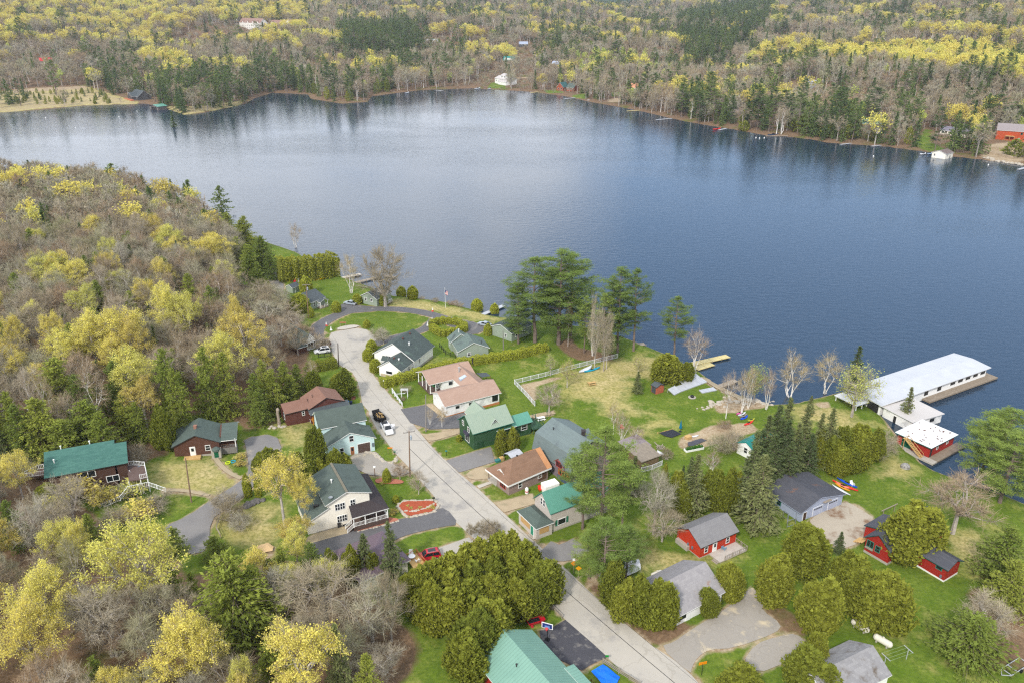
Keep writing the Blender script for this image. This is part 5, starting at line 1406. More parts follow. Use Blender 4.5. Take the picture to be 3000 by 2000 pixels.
class TM:
    """gathers quads for a tree"""
    def __init__(s): s.V, s.Mi, s.n = [], [], 0

    def quads(s, Q, mi):
        s.V.append(Q.reshape(-1, 3)); s.Mi.append(np.full(len(Q), mi)); s.n += len(Q)

    def leaves(s, c, size, rg, mi=0, asp=.6, flat=0.0, up=0.0):
        c = np.asarray(c); n = len(c)
        a, b = frames(n, rg)
        if flat: a[:, 2] *= 1 - flat; b[:, 2] *= 1 - flat
        if up: a[:, 2] += up; a /= np.linalg.norm(a, axis=1)[:, None]
        sz = np.asarray(size) * rg.uniform(.7, 1.3, n)
        a = a * sz[:, None]; b = b * (sz * asp)[:, None]
        s.quads(np.stack([c - a, c - b * 1.0 + a * .1, c + a, c + b + a * .1], 1), mi)

    def strips(s, p0, p1, w, rg, mi=0):
        p0, p1 = np.asarray(p0), np.asarray(p1); n = len(p0)
        d = p1 - p0
        r = rg.normal(size=(n, 3)); x = np.cross(d, r); x /= np.linalg.norm(x, axis=1)[:, None] + 1e-9
        x = x * (np.asarray(w).reshape(-1, 1) / 2)
        s.quads(np.stack([p0 - x, p0 + x, p1 + x * .35, p1 - x * .35], 1), mi)

    def limbs(s, p0, p1, r0, r1, mi=0, k=5):
        p0, p1 = np.asarray(p0, float), np.asarray(p1, float)
        r0 = np.broadcast_to(r0, (len(p0),)); r1 = np.broadcast_to(r1, (len(p0),))
        d = p1 - p0; d = d / (np.linalg.norm(d, axis=1)[:, None] + 1e-9)
        h = np.where(np.abs(d[:, 2:3]) < .9, np.array([[0, 0, 1.0]]), np.array([[1.0, 0, 0]]))
        x = np.cross(d, h); x /= np.linalg.norm(x, axis=1)[:, None]; y = np.cross(d, x)
        for i in range(k):
            a, b = 2 * math.pi * i / k, 2 * math.pi * (i + 1) / k
            ea = x * math.cos(a) + y * math.sin(a); eb = x * math.cos(b) + y * math.sin(b)
            s.quads(np.stack([p0 + ea * r0[:, None], p0 + eb * r0[:, None], p1 + eb * r1[:, None], p1 + ea * r1[:, None]], 1), mi)

    def mesh(s, name, mats):
        V = np.concatenate(s.V); F = np.arange(len(V)).reshape(-1, 4)
        return np_mesh(name, V, F, mats, np.concatenate(s.Mi))


def kmeans(p, k, rg, it=4):
    c = p[rg.choice(len(p), k, replace=False)]
    for _ in range(it):
        a = ((p[:, None] - c[None]) ** 2).sum(2).argmin(1)
        c = np.stack([p[a == i].mean(0) if (a == i).any() else c[i] for i in range(k)])
    return a, c


def skeleton(rg, H, W, fork=.3, tips=150, limbs=7, zlo=.35, shell=.55, stems=1, lean=0.0, thick=.8):
    """paths from the root through limbs and boughs to tips spread through a domed crown; returns segments and tips"""
    cz, rz = H * (zlo + 1) / 2, H * (1 - zlo) / 2
    P_ = []
    while len(P_) < tips:
        q = rg.uniform(-1, 1, 3); l = np.linalg.norm(q)
        if l > 1 or l < shell * rg.uniform(.3, 1): continue
        taper = 1 - .25 * max(q[2], 0) if q[2] > 0 else 1 - .35 * q[2] ** 2
        P_.append([q[0] * W / 2 * taper, q[1] * W / 2 * taper, cz + q[2] * rz])
    P_ = np.array(P_)
    lob = rg.uniform(0, 6.28, 3)
    P_[:, 2] *= 1 + .10 * np.sin(2 * np.arctan2(P_[:, 1], P_[:, 0]) + lob[0]) * (np.hypot(P_[:, 0], P_[:, 1]) > .15 * W)
    bump = 1 + .26 * np.sin(3 * np.arctan2(P_[:, 1], P_[:, 0]) + rg.uniform(0, 6)) + .1 * np.sin(5 * np.arctan2(P_[:, 1], P_[:, 0]) + P_[:, 2])
    P_[:, :2] *= bump[:, None]
    off = np.array([lean * H * .3, 0, 0]); P_ += off * (P_[:, 2:3] / H)
    a, c = kmeans(P_, limbs, rg)
    r0 = (.018 * H + .10) * thick
    S = [[], [], [], []]
    def seg(p, q, ra, rb):
        S[0].append(p); S[1].append(q); S[2].append(ra); S[3].append(rb)
    T, D = [], []
    fz = H * fork
    top = np.array([0, 0, fz]) + off * fork
    if stems == 1:
        seg(np.zeros(3), top * [1, 1, .5], r0 * 1.15, r0); seg(top * [1, 1, .5], top, r0, r0 * .85)
    for i in range(limbs):
        idx = np.where(a == i)[0]
        if not len(idx): continue
        st = top + np.array([0, 0, rg.uniform(-.08, .25) * fz]) if stems == 1 else rg.normal(0, .25, 3) * [1, 1, 0]
        cc = c[i]
        n1 = st + (cc - st) * .33 + rg.normal(0, .03 * H, 3); n1[2] += .03 * H
        n2 = st + (cc - st) * .68 + rg.normal(0, .025 * H, 3)
        rl = r0 * (.5 if stems == 1 else .75) * rg.uniform(.8, 1.15)
        seg(st, n1, rl * 1.2, rl); seg(n1, n2, rl, rl * .6)
        kk = max(1, len(idx) // 5)
        a2, c2 = kmeans(P_[idx], min(kk, len(idx)), rg)
        for j in range(min(kk, len(idx))):
            id2 = idx[a2 == j]
            if not len(id2): continue
            base = n2 if rg.random() < .65 else n1 + (n2 - n1) * rg.uniform(.2, 1)
            m2 = base + (c2[j] - base) * .55 + rg.normal(0, .02 * H, 3)
            seg(base, m2, rl * .45, rl * .26)
            for t in id2:
                p = P_[t]; mm = m2 + (p - m2) * .5 + rg.normal(0, .015 * H, 3)
                seg(m2, mm, rl * .2, rl * .13); seg(mm, p, rl * .13, .012)
                T.append(p); D.append(p - m2)
    return [np.array(x) for x in S], np.array(T), np.array(D)


def unit(d): return d / (np.linalg.norm(d, axis=1)[:, None] + 1e-9)


def rep(x, k): return np.repeat(x, k, 0)


def t_maple(seed, H=16, W=12, leaves=84, tips=210, size=.112, far=False, spread=.40, lime=False, fork=.28, zlo=.34, limbs=8):
    rg = np.random.default_rng(seed)
    S, T, D = skeleton(rg, H, W, fork, tips, limbs, zlo)
    bark, crown = TM(), TM()
    bark.limbs(*S, mi=0, k=3 if far else 5)
    d = unit(D)
    n = leaves
    c = rep(T, n) + rg.normal(0, spread, (len(T) * n, 3)) * np.array([1, 1, .7]) - rep(d, n) * rg.uniform(0, 1.1, (len(T) * n, 1))
    keep = rg.random(len(c)) < .22 + .9 * ss((c[:, 2] / H - zlo) / .45) * rep(rg.uniform(.45, 1.1, len(T)), n)
    c = c[keep]
    crown.leaves(c, size, rg, 0, .75)
    if not far:
        k = 7; p0 = rep(T, k) - rep(d, k) * rg.uniform(.2, 1.5, (len(T) * k, 1))
        crown.strips(p0, p0 + (rep(d, k) * .8 + rg.normal(0, .5, p0.shape)) * rg.uniform(.5, 1.2, (len(p0), 1)), np.full(len(p0), .05), rg, 1)
    return bark, crown, [B_GREY], [L_LIME if lime else L_MAPLE, L_TWIG]


def t_bare(seed, H=14, W=9, tips=170, twigs=15, far=False, mats=None, stems=1, fork=.26, zlo=.3, limbs=8, tw=.042, leaf=0, lean=0.0, thick=.75):
    rg = np.random.default_rng(seed)
    S, T, D = skeleton(rg, H, W, fork, tips, limbs, zlo, stems=stems, lean=lean, thick=thick)
    bark, crown = TM(), TM()
    bark.limbs(*S, mi=0, k=3 if far else 4)
    d = unit(D); k = twigs
    p0 = rep(T, k) - rep(D, k) * rg.uniform(0, .8, (len(T) * k, 1)) + rg.normal(0, .12, (len(T) * k, 3))
    dr = rep(d, k) * .8 + rg.normal(0, .55, p0.shape); dr[:, 2] += .25
    p1 = p0 + unit(dr) * rg.uniform(.5, 1.7, (len(p0), 1)) * (H / 14) ** .5
    crown.strips(p0, p1, np.full(len(p0), tw), rg, 0)
    if not far:
        q0 = p0 + (p1 - p0) * rg.uniform(.3, .9, (len(p0), 1))
        q1 = q0 + unit(dr + rg.normal(0, .6, p0.shape)) * rg.uniform(.3, .8, (len(p0), 1))
        crown.strips(q0, q1, np.full(len(q0), tw * .7), rg, 0)
    if leaf:
        c = rep(T, leaf) + rg.normal(0, .5, (len(T) * leaf, 3)); crown.leaves(c, .13, rg, 1, .7)
    b, t = mats or (B_GREY, L_TWIG)
    return bark, crown, [b], [t, L_LIME if leaf else L_MAPLE]


def t_pine(seed, H=26, W=13, far=False, clear=.22, n=1.0, lean=0.0):
    rg = np.random.default_rng(seed)
    bark, crown = TM(), TM()
    zs = np.linspace(0, H * .97, 9); bend = rg.normal(0, .012 * H, (9, 2)).cumsum(0) * .4
    ax = np.stack([bend[:, 0] + lean * zs, bend[:, 1], zs], 1); rr = (.017 * H) * (1 - zs / H * .9)
    bark.limbs(ax[:-1], ax[1:], rr[:-1], rr[1:], 0, 4 if far else 7)
    z = H * clear; C_ = []; B0, B1, R0, R1 = [], [], [], []
    step = (1.5 if far else .95) / n
    while z < H * .985:
        f = (z / H - clear) / (1 - clear)
        prof = (.75 + .35 * math.sin(min(f, .55) / .55 * 1.57)) if f < .4 else max(.10, 1.12 - .98 * ((f - .4) / .6) ** 1.5)
        base = np.array([np.interp(z, zs, ax[:, 0]), np.interp(z, zs, ax[:, 1]), z])
        for k in range(rg.integers(3, 6)):
            az = rg.uniform(0, 6.283); l = W / 2 * prof * rg.uniform(.5, 1.12)
            el = rg.uniform(-.05, .28) + .35 * f
            d = np.array([math.cos(az), math.sin(az), 0])
            end = base + d * l * math.cos(el) + np.array([0, 0, l * math.sin(el) + .05 * l])
            mid = base + (end - base) * .5 - np.array([0, 0, .05 * l])
            B0 += [base, mid]; B1 += [mid, end]; r = .03 + .011 * l; R0 += [r, r * .6]; R1 += [r * .6, .02]
            m = max(3, int(l * (1.6 if far else 2.7)))
            tt = rg.uniform(.28, 1.04, m) ** .8
            side = np.cross(d, [0, 0, 1.0])
            p = base + (end - base) * tt[:, None] + side * (rg.normal(0, .30, m) * l * .55 * (1.15 - tt * .5))[:, None] + np.array([0, 0, 1]) * rg.normal(.05, .13, m)[:, None]
            C_.append(p)
        z += step * rg.uniform(.7, 1.3)
    C_ = np.concatenate(C_ + [ax[-1:] + rg.normal(0, .4, (10, 3))])
    bark.limbs(B0, B1, np.array(R0), np.array(R1), 0, 3)
    k = 9 if far else 22
    c = rep(C_, k) + rg.normal(0, 1, (len(C_) * k, 3)) * np.array([.40, .40, .13])
    crown.leaves(c, .52 if far else .28, rg, 0, .34 if far else .25, flat=.6)
    return bark, crown, [B_PINE], [L_PINEF if far else L_PINE]


def t_spruce(seed, H=14, W=6, far=False, mat=None, clear=.04, droop=-.25, ragged=.25, dens=1.0, wide=1.0):
    rg = np.random.default_rng(seed)
    bark, crown = TM(), TM()
    ax = np.array([[0, 0, 0], [0, 0, H * .5], [0, 0, H]]); r0 = .012 * H + .05
    bark.limbs(ax[:-1], ax[1:], np.array([r0, r0 * .55]), np.array([r0 * .55, .02]), 0, 5)
    z = H * clear; C_ = []; D_ = []; B0, B1 = [], []
    while z < H * .99:
        f = (z / H - clear) / (1 - clear)
        R_ = W / 2 * ((1 - f) ** (.85 * wide)) * (.75 + .25 * min(1, f * 6))
        for k in range(max(4, int(7 * (1 - f * .4)))):
            az = rg.uniform(0, 6.283); l = max(.12, R_ * rg.uniform(1 - 2 * ragged, 1 + ragged))
            el = droop + .75 * f ** 2 + rg.normal(0, .08)
            d = np.array([math.cos(az) * math.cos(el), math.sin(az) * math.cos(el), math.sin(el)])
            base = np.array([0, 0, z]); end = base + d * l
            B0.append(base); B1.append(end)
            m = max(2, int(l * (1.8 if far else 3.4) * dens))
            tt = np.linspace(.25, 1.02, m) + rg.normal(0, .05, m)
            side = np.array([-math.sin(az), math.cos(az), 0])
            p = base + d * l * tt[:, None] + side * (rg.normal(0, .26, m) * l * (1.1 - tt * .7))[:, None]
            p[:, 2] -= .10 * l * tt ** 2
            C_.append(p); D_.append(np.repeat(d[None], m, 0))
        z += (.75 if far else .42) * (.6 + .5 * (1 - f)) / dens ** .5
    C_ = np.concatenate(C_); D_ = np.concatenate(D_)
    if not far: bark.limbs(B0, B1, .035, .01, 0, 3)
    k = 4 if far else 5
    c = rep(C_, k) + rg.normal(0, .13, (len(C_) * k, 3))
    n = len(c); a = rep(D_, k) + rg.normal(0, .45, (n, 3)); a[:, 2] -= .12; a = unit(a)
    b = np.cross(a, rg.normal(size=(n, 3)) + np.array([0, 0, 1.2])); b = unit(b)
    sz = rg.uniform(.7, 1.3, n)[:, None] * (.42 if far else .24)
    crown.quads(np.stack([c - a * sz, c - b * sz * .42, c + a * sz, c + b * sz * .42], 1), 0)
    return bark, crown, [B_PINE], [mat or L_SPRUCE]


def t_cedar(seed, H=9, W=5.5, far=False, mat=None, n=None, subs=1, top=1.25, low=.55, clump=.2, size=.24, sharp=0.0, base=.02):
    """arborvitae: dense upright sprays on a lumpy egg-shaped body"""
    rg = np.random.default_rng(seed)
    bark, crown = TM(), TM()
    bark.limbs([[0, 0, 0]], [[0, 0, H * .8]], np.array([.03 * H * .5 + .06]), np.array([.03]), 0, 5)
    if n is None: n = int(min(9500, 34 * H * W * 2.2)) if not far else 420
    ph = rg.uniform(0, 6.28, 8)
    def prof(f):
        f = np.clip(f, 0, 1)
        r = np.where(f < .32, low + (1 - low) * ss(f / .32), np.clip(1 - ((f - .32) / .68) ** top, 0, 1) ** (.72 + sharp))
        return r
    sub = rg.integers(0, subs, n); sa = rg.uniform(0, 6.28, subs); sr = np.where(np.arange(subs) == 0, 0, rg.uniform(.16, .30, subs)) * W * (subs > 1); sh = np.where(np.arange(subs) == 0, 1, rg.uniform(.74, .98, subs)); sw = (1 if subs == 1 else rg.uniform(.52, .74, subs)) * np.ones(subs)
    f = rg.beta(1.15, 1.35, n); az = rg.uniform(0, 6.283, n)
    lump = 1 + clump * (np.sin(az * 3 + ph[0] + f * 5) * .6 + np.sin(az * 5 + ph[1] - f * 9) * .5 + np.sin(az * 9 + f * 17 + ph[2]) * .45 + np.sin(az * 2 + f * 23 + ph[3]) * .35)
    rad = W / 2 * prof(f) * lump * (1 - np.abs(rg.normal(0, .10, n)))
    rad = rad * sw[sub] + rg.exponential(.05, n) * W * .3; z = H * (base + (1 - base) * f * sh[sub]) + rg.normal(0, .2, n)
    c = np.stack([rad * np.cos(az) + (sr * np.cos(sa))[sub], rad * np.sin(az) + (sr * np.sin(sa))[sub], z], 1)
    out = np.stack([np.cos(az), np.sin(az), np.zeros(n)], 1)
    a = out * .45 + np.array([0, 0, 1.0]) + rg.normal(0, .42, (n, 3)); a = unit(a)
    t = np.cross(out, [0, 0, 1.0]) + rg.normal(0, .55, (n, 3)); b = unit(t)
    sz = rg.uniform(.65, 1.35, n)[:, None] * size * (2.1 if far else 1)
    crown.quads(np.stack([c - a * sz, c - b * sz * .6, c + a * sz, c + b * sz * .6], 1), 0)
    if not far:   # inner sprays keep the body opaque
        k = n // 4; c2 = c[:k] * np.array([.72, .72, 1.0]); crown.leaves(c2, size * 1.9, rg, 0, .8)
    return bark, crown, [B_PINE], [mat or L_CEDAR]


def near_pair(g, name):
    b, c, bm_, cm_ = g
    return b.mesh(name + '_trunk', bm_), c.mesh(name + '_crown', cm_)


def one_mesh(g, name):
    b, c, bm_, cm_ = g
    V = np.concatenate(b.V + c.V); F = np.arange(len(V)).reshape(-1, 4)
    mi = np.concatenate([np.full(b.n, 0)] + [x + 1 for x in c.Mi])
    return np_mesh(name, V, F, bm_ + cm_, mi)


# variants: kind -> list of (nominal height, nominal width, trunk mesh, crown mesh)
NEARM, FARM = {}, {}


def reg(kind, H, W, g): NEARM.setdefault(kind, []).append((H, W) + near_pair(g, kind))


def regf(kind, H, W, g): FARM.setdefault(kind, []).append((H, W, one_mesh(g, kind)))


for i in range(5): reg('maple_tree', 16, 12, t_maple(10 + i, 16, 12, fork=.26 + .04 * i, zlo=.30 + .04 * i, limbs=6 + i % 4))
for i in range(3): reg('maple_tree', 17, 20, t_maple(20 + i, 17, 20, leaves=74, tips=440, size=.125, spread=.40, fork=.22, zlo=.26 + .05 * i, limbs=11))
for i in range(6): reg('bare_tree', 14, 9.5, t_bare(30 + i, 14, 9.5, fork=.12 + .05 * i, zlo=.16 + .05 * i, limbs=7 + i % 4))
for i in range(4): reg('birch_tree', 14, 7, t_bare(50 + i, 14, 7, tips=90, twigs=16, mats=(B_BIRCH, L_TWIGB), stems=1 + i % 2, fork=.38, zlo=.3, limbs=4 + i % 2, tw=.03, thick=.42))
for i in range(2): reg('aspen_tree', 13, 8, t_bare(60 + i, 13, 8, tips=130, twigs=10, leaf=14, fork=.3, zlo=.25))
for i in range(4): reg('pine_tree', 26, 13, t_pine(70 + i, 26, 13, clear=.16 + .05 * i))
for i in range(4): reg('spruce_tree', 14, 6.2, t_spruce(80 + i, 14, 6.2, ragged=.18 + .04 * i))
for i in range(4): reg('hemlock_tree', 15, 10, t_spruce(90 + i, 15, 10, mat=L_HEM, droop=-.05, ragged=.38, dens=1.1, wide=.72))
for i in range(6): reg('cedar_tree', 9.5, 6.2, t_cedar(100 + i, 9.5, 6.2, top=1.35 + .12 * i, subs=4 + i % 4, n=9500))
for i in range(3): reg('shrub', 3, 4, t_bare(120 + i, 3, 4, tips=90, twigs=12, stems=2, fork=.05, zlo=.1, limbs=7, tw=.03))
for i in range(2): reg('leafy_shrub', 3, 4, t_maple(126 + i, 3, 4, leaves=22, tips=90, size=.13, spread=.3, fork=.05, zlo=.1))
for i in range(3): reg('clipped_bush', 3.5, 2.6, t_cedar(130 + i, 3.5, 2.6, mat=L_HEDGE, n=2600, low=.9, top=2.6, clump=.04, size=.15))
for i in range(5): regf('maple_tree', 15, 11, t_maple(210 + i, 15, 11, leaves=12, tips=85, size=.36, far=True, spread=.75, limbs=5))
for i in range(6): regf('bare_tree', 14, 9, t_bare(230 + i, 14, 9, tips=70, twigs=9, far=True, limbs=5, tw=.13, fork=.15 + .06 * i, zlo=.2 + .05 * i))
for i in range(3): regf('birch_tree', 14, 6, t_bare(250 + i, 14, 6, tips=36, twigs=9, far=True, limbs=3, tw=.10, mats=(B_BIRCH, L_TWIGB), stems=1 + i % 2))
for i in range(2): regf('aspen_tree', 13, 7, t_maple(260 + i, 13, 7, leaves=8, tips=55, size=.36, far=True, spread=.6, limbs=4, lime=True))
for i in range(4): regf('pine_tree', 24, 12, t_pine(270 + i, 24, 12, far=True))
for i in range(4): regf('spruce_tree', 15, 5.5, t_spruce(280 + i, 15, 5.5, far=True, mat=L_PINEF))
for i in range(3): regf('hemlock_tree', 16, 9.5, t_spruce(290 + i, 16, 9.5, far=True, mat=L_PINEF, ragged=.35, wide=.7, droop=-.05))
for i in range(3): regf('cedar_tree', 9, 5.5, t_cedar(300 + i, 9, 5.5, far=True))

PLANTS = []   # dicts of every tree to place


def in_any(polys, x, y): return any(float(sdist(p, np.array([x]), np.array([y]))[0]) > 0 for p in polys)


def plant(kind, crop, items, H=None, label=None, group=None, near=True):
    """items: (top x, top y, crown width in the same pixels[, height])"""
    for it in items:
        p = P(crop, it[0], it[1]); h = it[3] if len(it) > 3 else H
        q = at(p, h)
        g = q.z - h
        dep = q.y * CP - (q.z - CAM_H) * SP
        w_ = it[2] * CR[crop][2] * dep / F_PX
        PLANTS.append(dict(kind=kind, x=q.x, y=q.y, z=g, H=h, W=w_, label=it[4] if len(it) > 4 else label, group=group, hand=True))


# ---- trees read off the photograph
plant('maple_tree', 'C4', [(110, 250, 190), (370, 215, 270), (20, 262, 110), (500, 325, 270), (200, 475, 160), (985, 505, 240), (1275, 672, 260), (1620, 748, 280), (1220, 325, 190), (330, 905, 330), (520, 945, 330),
                           (800, 880, 200), (610, 1132, 250), (370, 1350, 210), (1250, 1132, 330, 20), (1370, 1190, 300, 19), (650, 1345, 380, 18), (860, 1300, 400, 19), (980, 1400, 300, 17), (1780, 1215, 180, 19), (1830, 1345, 400, 18), (60, 1365, 210), (420, 880, 240)], 15)
plant('hemlock_tree', 'C5', [(330, 1090, 200, 11), (430, 1110, 170, 9), (240, 1150, 220, 12), (520, 1100, 130, 7), (380, 1190, 180, 8), (100, 1180, 220, 12), (160, 1080, 200, 13)])
plant('bare_tree', 'C5', [(140, 470, 320, 9), (60, 540, 260, 9), (250, 505, 240, 8), (330, 640, 260, 8), (420, 720, 220, 7), (300, 760, 240, 9), (200, 640, 260, 9), (430, 850, 200, 8)])
plant('pine_tree', 'A3', [(2210, 650, 230, 27), (1080, 640, 160, 30), (1330, 600, 190, 31), (650, 610, 170, 29), (725, 612, 150, 28), (530, 660, 120, 24), (240, 605, 150, 27), (130, 640, 110, 25), (2300, 720, 180, 20), (1960, 860, 170, 15)])
plant('cedar_tree', 'A3', [(830, 800, 170, 12), (920, 850, 90, 8), (1000, 850, 130, 10), (1150, 860, 110, 10), (1310, 890, 90, 8), (2310, 960, 150, 11), (430, 830, 80, 8)])
plant('pine_tree', 'A2', [(500, 360, 130, 30), (880, 380, 100, 28), (720, 372, 110, 28), (940, 332, 75, 25), (1450, 212, 100, 27), (1080, 180, 80, 26), (540, 270, 160, 26), (400, 260, 120, 27), (1890, 290, 110, 27), (2250, 480, 130, 28), (2080, 560, 110, 24)])
plant('spruce_tree', 'A1', [(830, 30, 45, 24), (793, 80, 40, 16), (1750, 55, 50, 18), (1910, 20, 85, 33), (1405, 130, 40, 20), (1018, 218, 55, 20), (1510, 360, 35, 22), (1180, 770, 60, 12)])
plant('pine_tree', 'A1', [(685, 200, 75, 24), (965, 280, 90, 26), (680, 320, 100, 28), (490, 190, 90, 24), (1300, 500, 110, 25), (950, 400, 120, 25), (2100, 0, 80, 40), (1640, 180, 90, 25), (1270, 410, 60, 18), (2290, 260, 140, 28), (1700, 470, 90, 26)])
plant('aspen_tree', 'A1', [(880, 470, 115, 16)])
plant('maple_tree', 'D7', [(1080, 215, 760, 19), (270, 612, 560, 15), (150, 930, 580, 15), (1480, 1010, 720, 16), (600, 232, 250, 12)])
plant('maple_tree', 'D8', [(1060, 1090, 760, 16), (560, 1360, 260, 12), (950, 560, 330, 10), (190, 1010, 420, 16)])
plant('maple_tree', 'D1', [(330, 605, 520, 16), (480, 1190, 380, 8), (560, 760, 260, 13)])
plant('maple_tree', 'C8', [(1650, -60, 420, 18), (980, 60, 420, 18), (1050, 280, 300, 14)])
plant('aspen_tree', 'C6', [(690, 905, 130, 9), (560, 872, 100, 7), (1235, 892, 100, 5.5)])
plant('aspen_tree', 'C7', [(850, 430, 310, 15), (60, 425, 170, 12)])
plant('bare_tree', 'C5', [(1090, 205, 430, 22), (1100, 845, 150, 5)])
plant('birch_tree', 'C5', [(420, 30, 110, 12), (830, 265, 170, 15), (540, 1050, 120, 10)])
plant('birch_tree', 'C6', [(1690, 672, 210, 14), (1945, 992, 160, 14), (2060, 985, 130, 13), (900, 410, 100, 20), (700, 470, 80, 15)])
plant('birch_tree', 'C7', [(350, 345, 280, 14), (620, 332, 230, 13), (160, 460, 120, 12), (20, 450, 120, 12)])
plant('birch_tree', 'D3', [(320, 110, 130, 9), (400, 190, 160, 9), (530, 330, 150, 6), (1225, 560, 190, 6)])
plant('birch_tree', 'D2', [(180, 160, 70, 5), (290, 150, 120, 6)])
plant('birch_tree', 'C8', [(155, 190, 130, 17), (285, 225, 160, 16), (650, 130, 250, 19)])
plant('bare_tree', 'C6', [(550, 1105, 240, 8.5), (915, 520, 150, 19), (985, 560, 150, 18), (1000, 700, 130, 12)])
plant('bare_tree', 'D4', [(1420, 225, 500, 13), (1600, 1000, 420, 9)])
plant('bare_tree', 'D3', [(720, 775, 420, 14), (780, 1080, 420, 8)])
plant('bare_tree', 'D7', [(200, -20, 400, 14), (420, 70, 320, 12), (790, 790, 600, 13), (560, 370, 300, 11), (900, 1050, 500, 7), (1180, 1000, 400, 8)])
plant('bare_tree', 'D8', [(1250, 600, 780, 13), (1640, 690, 560, 13), (1800, 640, 420, 14), (1400, 1150, 500, 8), (1750, 1250, 400, 6), (900, 600, 380, 11)])
plant('bare_tree', 'D1', [(1470, 665, 170, 4.5), (1640, 740, 190, 6)])
plant('bare_tree', 'D2', [(560, 1235, 120, 4), (640, 1225, 160, 4), (730, 1210, 160, 4.5)])
plant('hemlock_tree', 'D8', [(460, 480, 860, 17), (650, 590, 500, 13), (350, 340, 290, 5.5), (1620, 1320, 300, 11)])
plant('hemlock_tree', 'C8', [(400, 130, 480, 16), (620, 450, 450, 12), (240, 430, 420, 14), (90, 480, 300, 13), (450, 600, 420, 10), (740, 540, 300, 11), (930, 380, 280, 11), (1020, 460, 220, 10), (1230, 50, 320, 20), (1310, 200, 240, 17), (1540, 40, 280, 19),
                             (850, 150, 300, 15), (560, 250, 300, 15), (1960, 380, 200, 9), (1690, 80, 230, 17), (30, 380, 240, 14)])
plant('cedar_tree', 'C8', [(1200, 480, 190, 11), (350, 1080, 200, 5)])
plant('spruce_tree', 'C4', [(310, 560, 115, 13), (515, 585, 110, 13), (600, 655, 120, 13), (690, 735, 70, 10), (835, 600, 95, 12), (1020, 970, 60, 9), (1080, 298, 115, 13), (1430, 330, 150, 14), (1300, 322, 60, 8), (540, 300, 50, 9), (205, 660, 80, 9), (1580, 1420, 110, 12), (1160, 1440, 130, 13), (1610, 965, 60, 7)])
plant('hemlock_tree', 'C4', [(840, 208, 230, 14), (1130, 390, 170, 11), (1670, 378, 190, 15), (1555, 555, 210, 13), (1430, 605, 170, 11), (1500, 620, 180, 11), (1725, 585, 210, 14), (1830, 640, 160, 13), (1800, 765, 180, 12), (1880, 820, 170, 12), (1990, 760, 190, 14), (1890, 900, 160, 10), (1960, 960, 150, 10), (1285, 800, 120, 9), (390, 740, 80, 7)])
plant('hemlock_tree', 'C5', [(30, -20, 200, 15), (160, 140, 240, 14), (60, 200, 190, 13), (220, 250, 140, 11)])
plant('spruce_tree', 'D8', [(1360, 1065, 330, 15), (1600, 315, 250, 10), (1812, 215, 280, 13)])
plant('cedar_tree', 'D8', [(1312, 440, 170, 7), (1490, 410, 190, 8), (1660, 480, 150, 6)])
plant('hemlock_tree', 'D7', [(1430, 262, 220, 6)])
plant('cedar_tree', 'D1', [(250, 535, 230, 6.5), (340, 550, 170, 5.5), (180, 570, 150, 5), (530, 570, 230, 6.5), (690, 330, 200, 11), (640, 590, 270, 6), (730, 640, 220, 5), (880, 540, 190, 7), (970, 590, 150, 5.5)])
plant('clipped_bush', 'D1', [(55, 783, 80, 5.2), (155, 790, 66, 5)])
plant('clipped_bush', 'E6', [(1372, 222, 130, 3.2), (1512, 606, 100, 1.7)])
plant('clipped_bush', 'C5', [(455, 583, 150, 6), (505, 452, 100, 6.2), (740, 638, 76, 3.6), (902, 585, 78, 3.2), (1095, 585, 78, 3.6), (1240, 525, 74, 3.6), (1326, 523, 84, 4.4), (1822, 620, 90, 4.2), (1956, 656, 70, 3.8),
                             (976, 778, 58, 2.6), (1010, 933, 82, 3.4), (985, 998, 88, 3.6), (1040, 1076, 88, 3.8), (1906, 810, 68, 3.6), (545, 680, 50, 3.5)])
plant('clipped_bush', 'E4', [(145, 680, 110, 1.6)])
plant('cedar_tree', 'C5', [(800, 1145, 225, 8), (570, 1155, 130, 7.5), (760, 1180, 160, 6)])
plant('cedar_tree', 'E4', [(870, 590, 300, 6.5), (1100, 535, 320, 7.2)])
plant('pine_tree', 'C6', [(640, 60, 540, 31), (440, 150, 480, 27), (720, 110, 500, 27), (310, 330, 280, 20), (1110, 212, 320, 27), (1235, 230, 300, 26), (1050, 330, 260, 22), (1540, 445, 260, 19), (830, 440, 170, 18), (980, 420, 200, 20)])
plant('spruce_tree', 'C6', [(1232, 1008, 110, 6.5)])
plant('cedar_tree', 'C6', [(1450, 875, 260, 8.5), (1630, 945, 130, 5.5)])
plant('pine_tree', 'D3', [(250, 355, 660, 26), (60, 480, 420, 20), (430, 640, 360, 17)])
plant('pine_tree', 'D5', [(560, 60, 480, 15), (420, 150, 360, 11), (760, 120, 360, 12)])
plant('spruce_tree', 'D3', [(1090, 580, 330, 15), (1030, 610, 230, 14), (955, 690, 130, 9), (1710, 590, 520, 17), (1640, 370, 340, 19), (510, 600, 220, 10)])
plant('cedar_tree', 'D3', [(930, 750, 190, 9), (1245, 735, 210, 9.5), (1395, 725, 210, 9.5), (1470, 750, 170, 8.5), (790, 670, 110, 7), (1175, 765, 170, 8), (950, 860, 200, 8), (1320, 800, 240, 8)])
plant('spruce_tree', 'C7', [(455, 740, 260, 16), (560, 800, 190, 13), (642, 762, 230, 15), (380, 870, 210, 14), (230, 740, 310, 17), (310, 680, 250, 17), (1237, 603, 150, 11), (840, 290, 200, 15), (470, 670, 90, 5), (100, 920, 250, 18), (150, 815, 260, 16), (300, 850, 250, 15), (200, 960, 280, 14), (40, 1030, 260, 14), (390, 940, 210, 12), (320, 1020, 240, 12), (480, 960, 200, 11)])
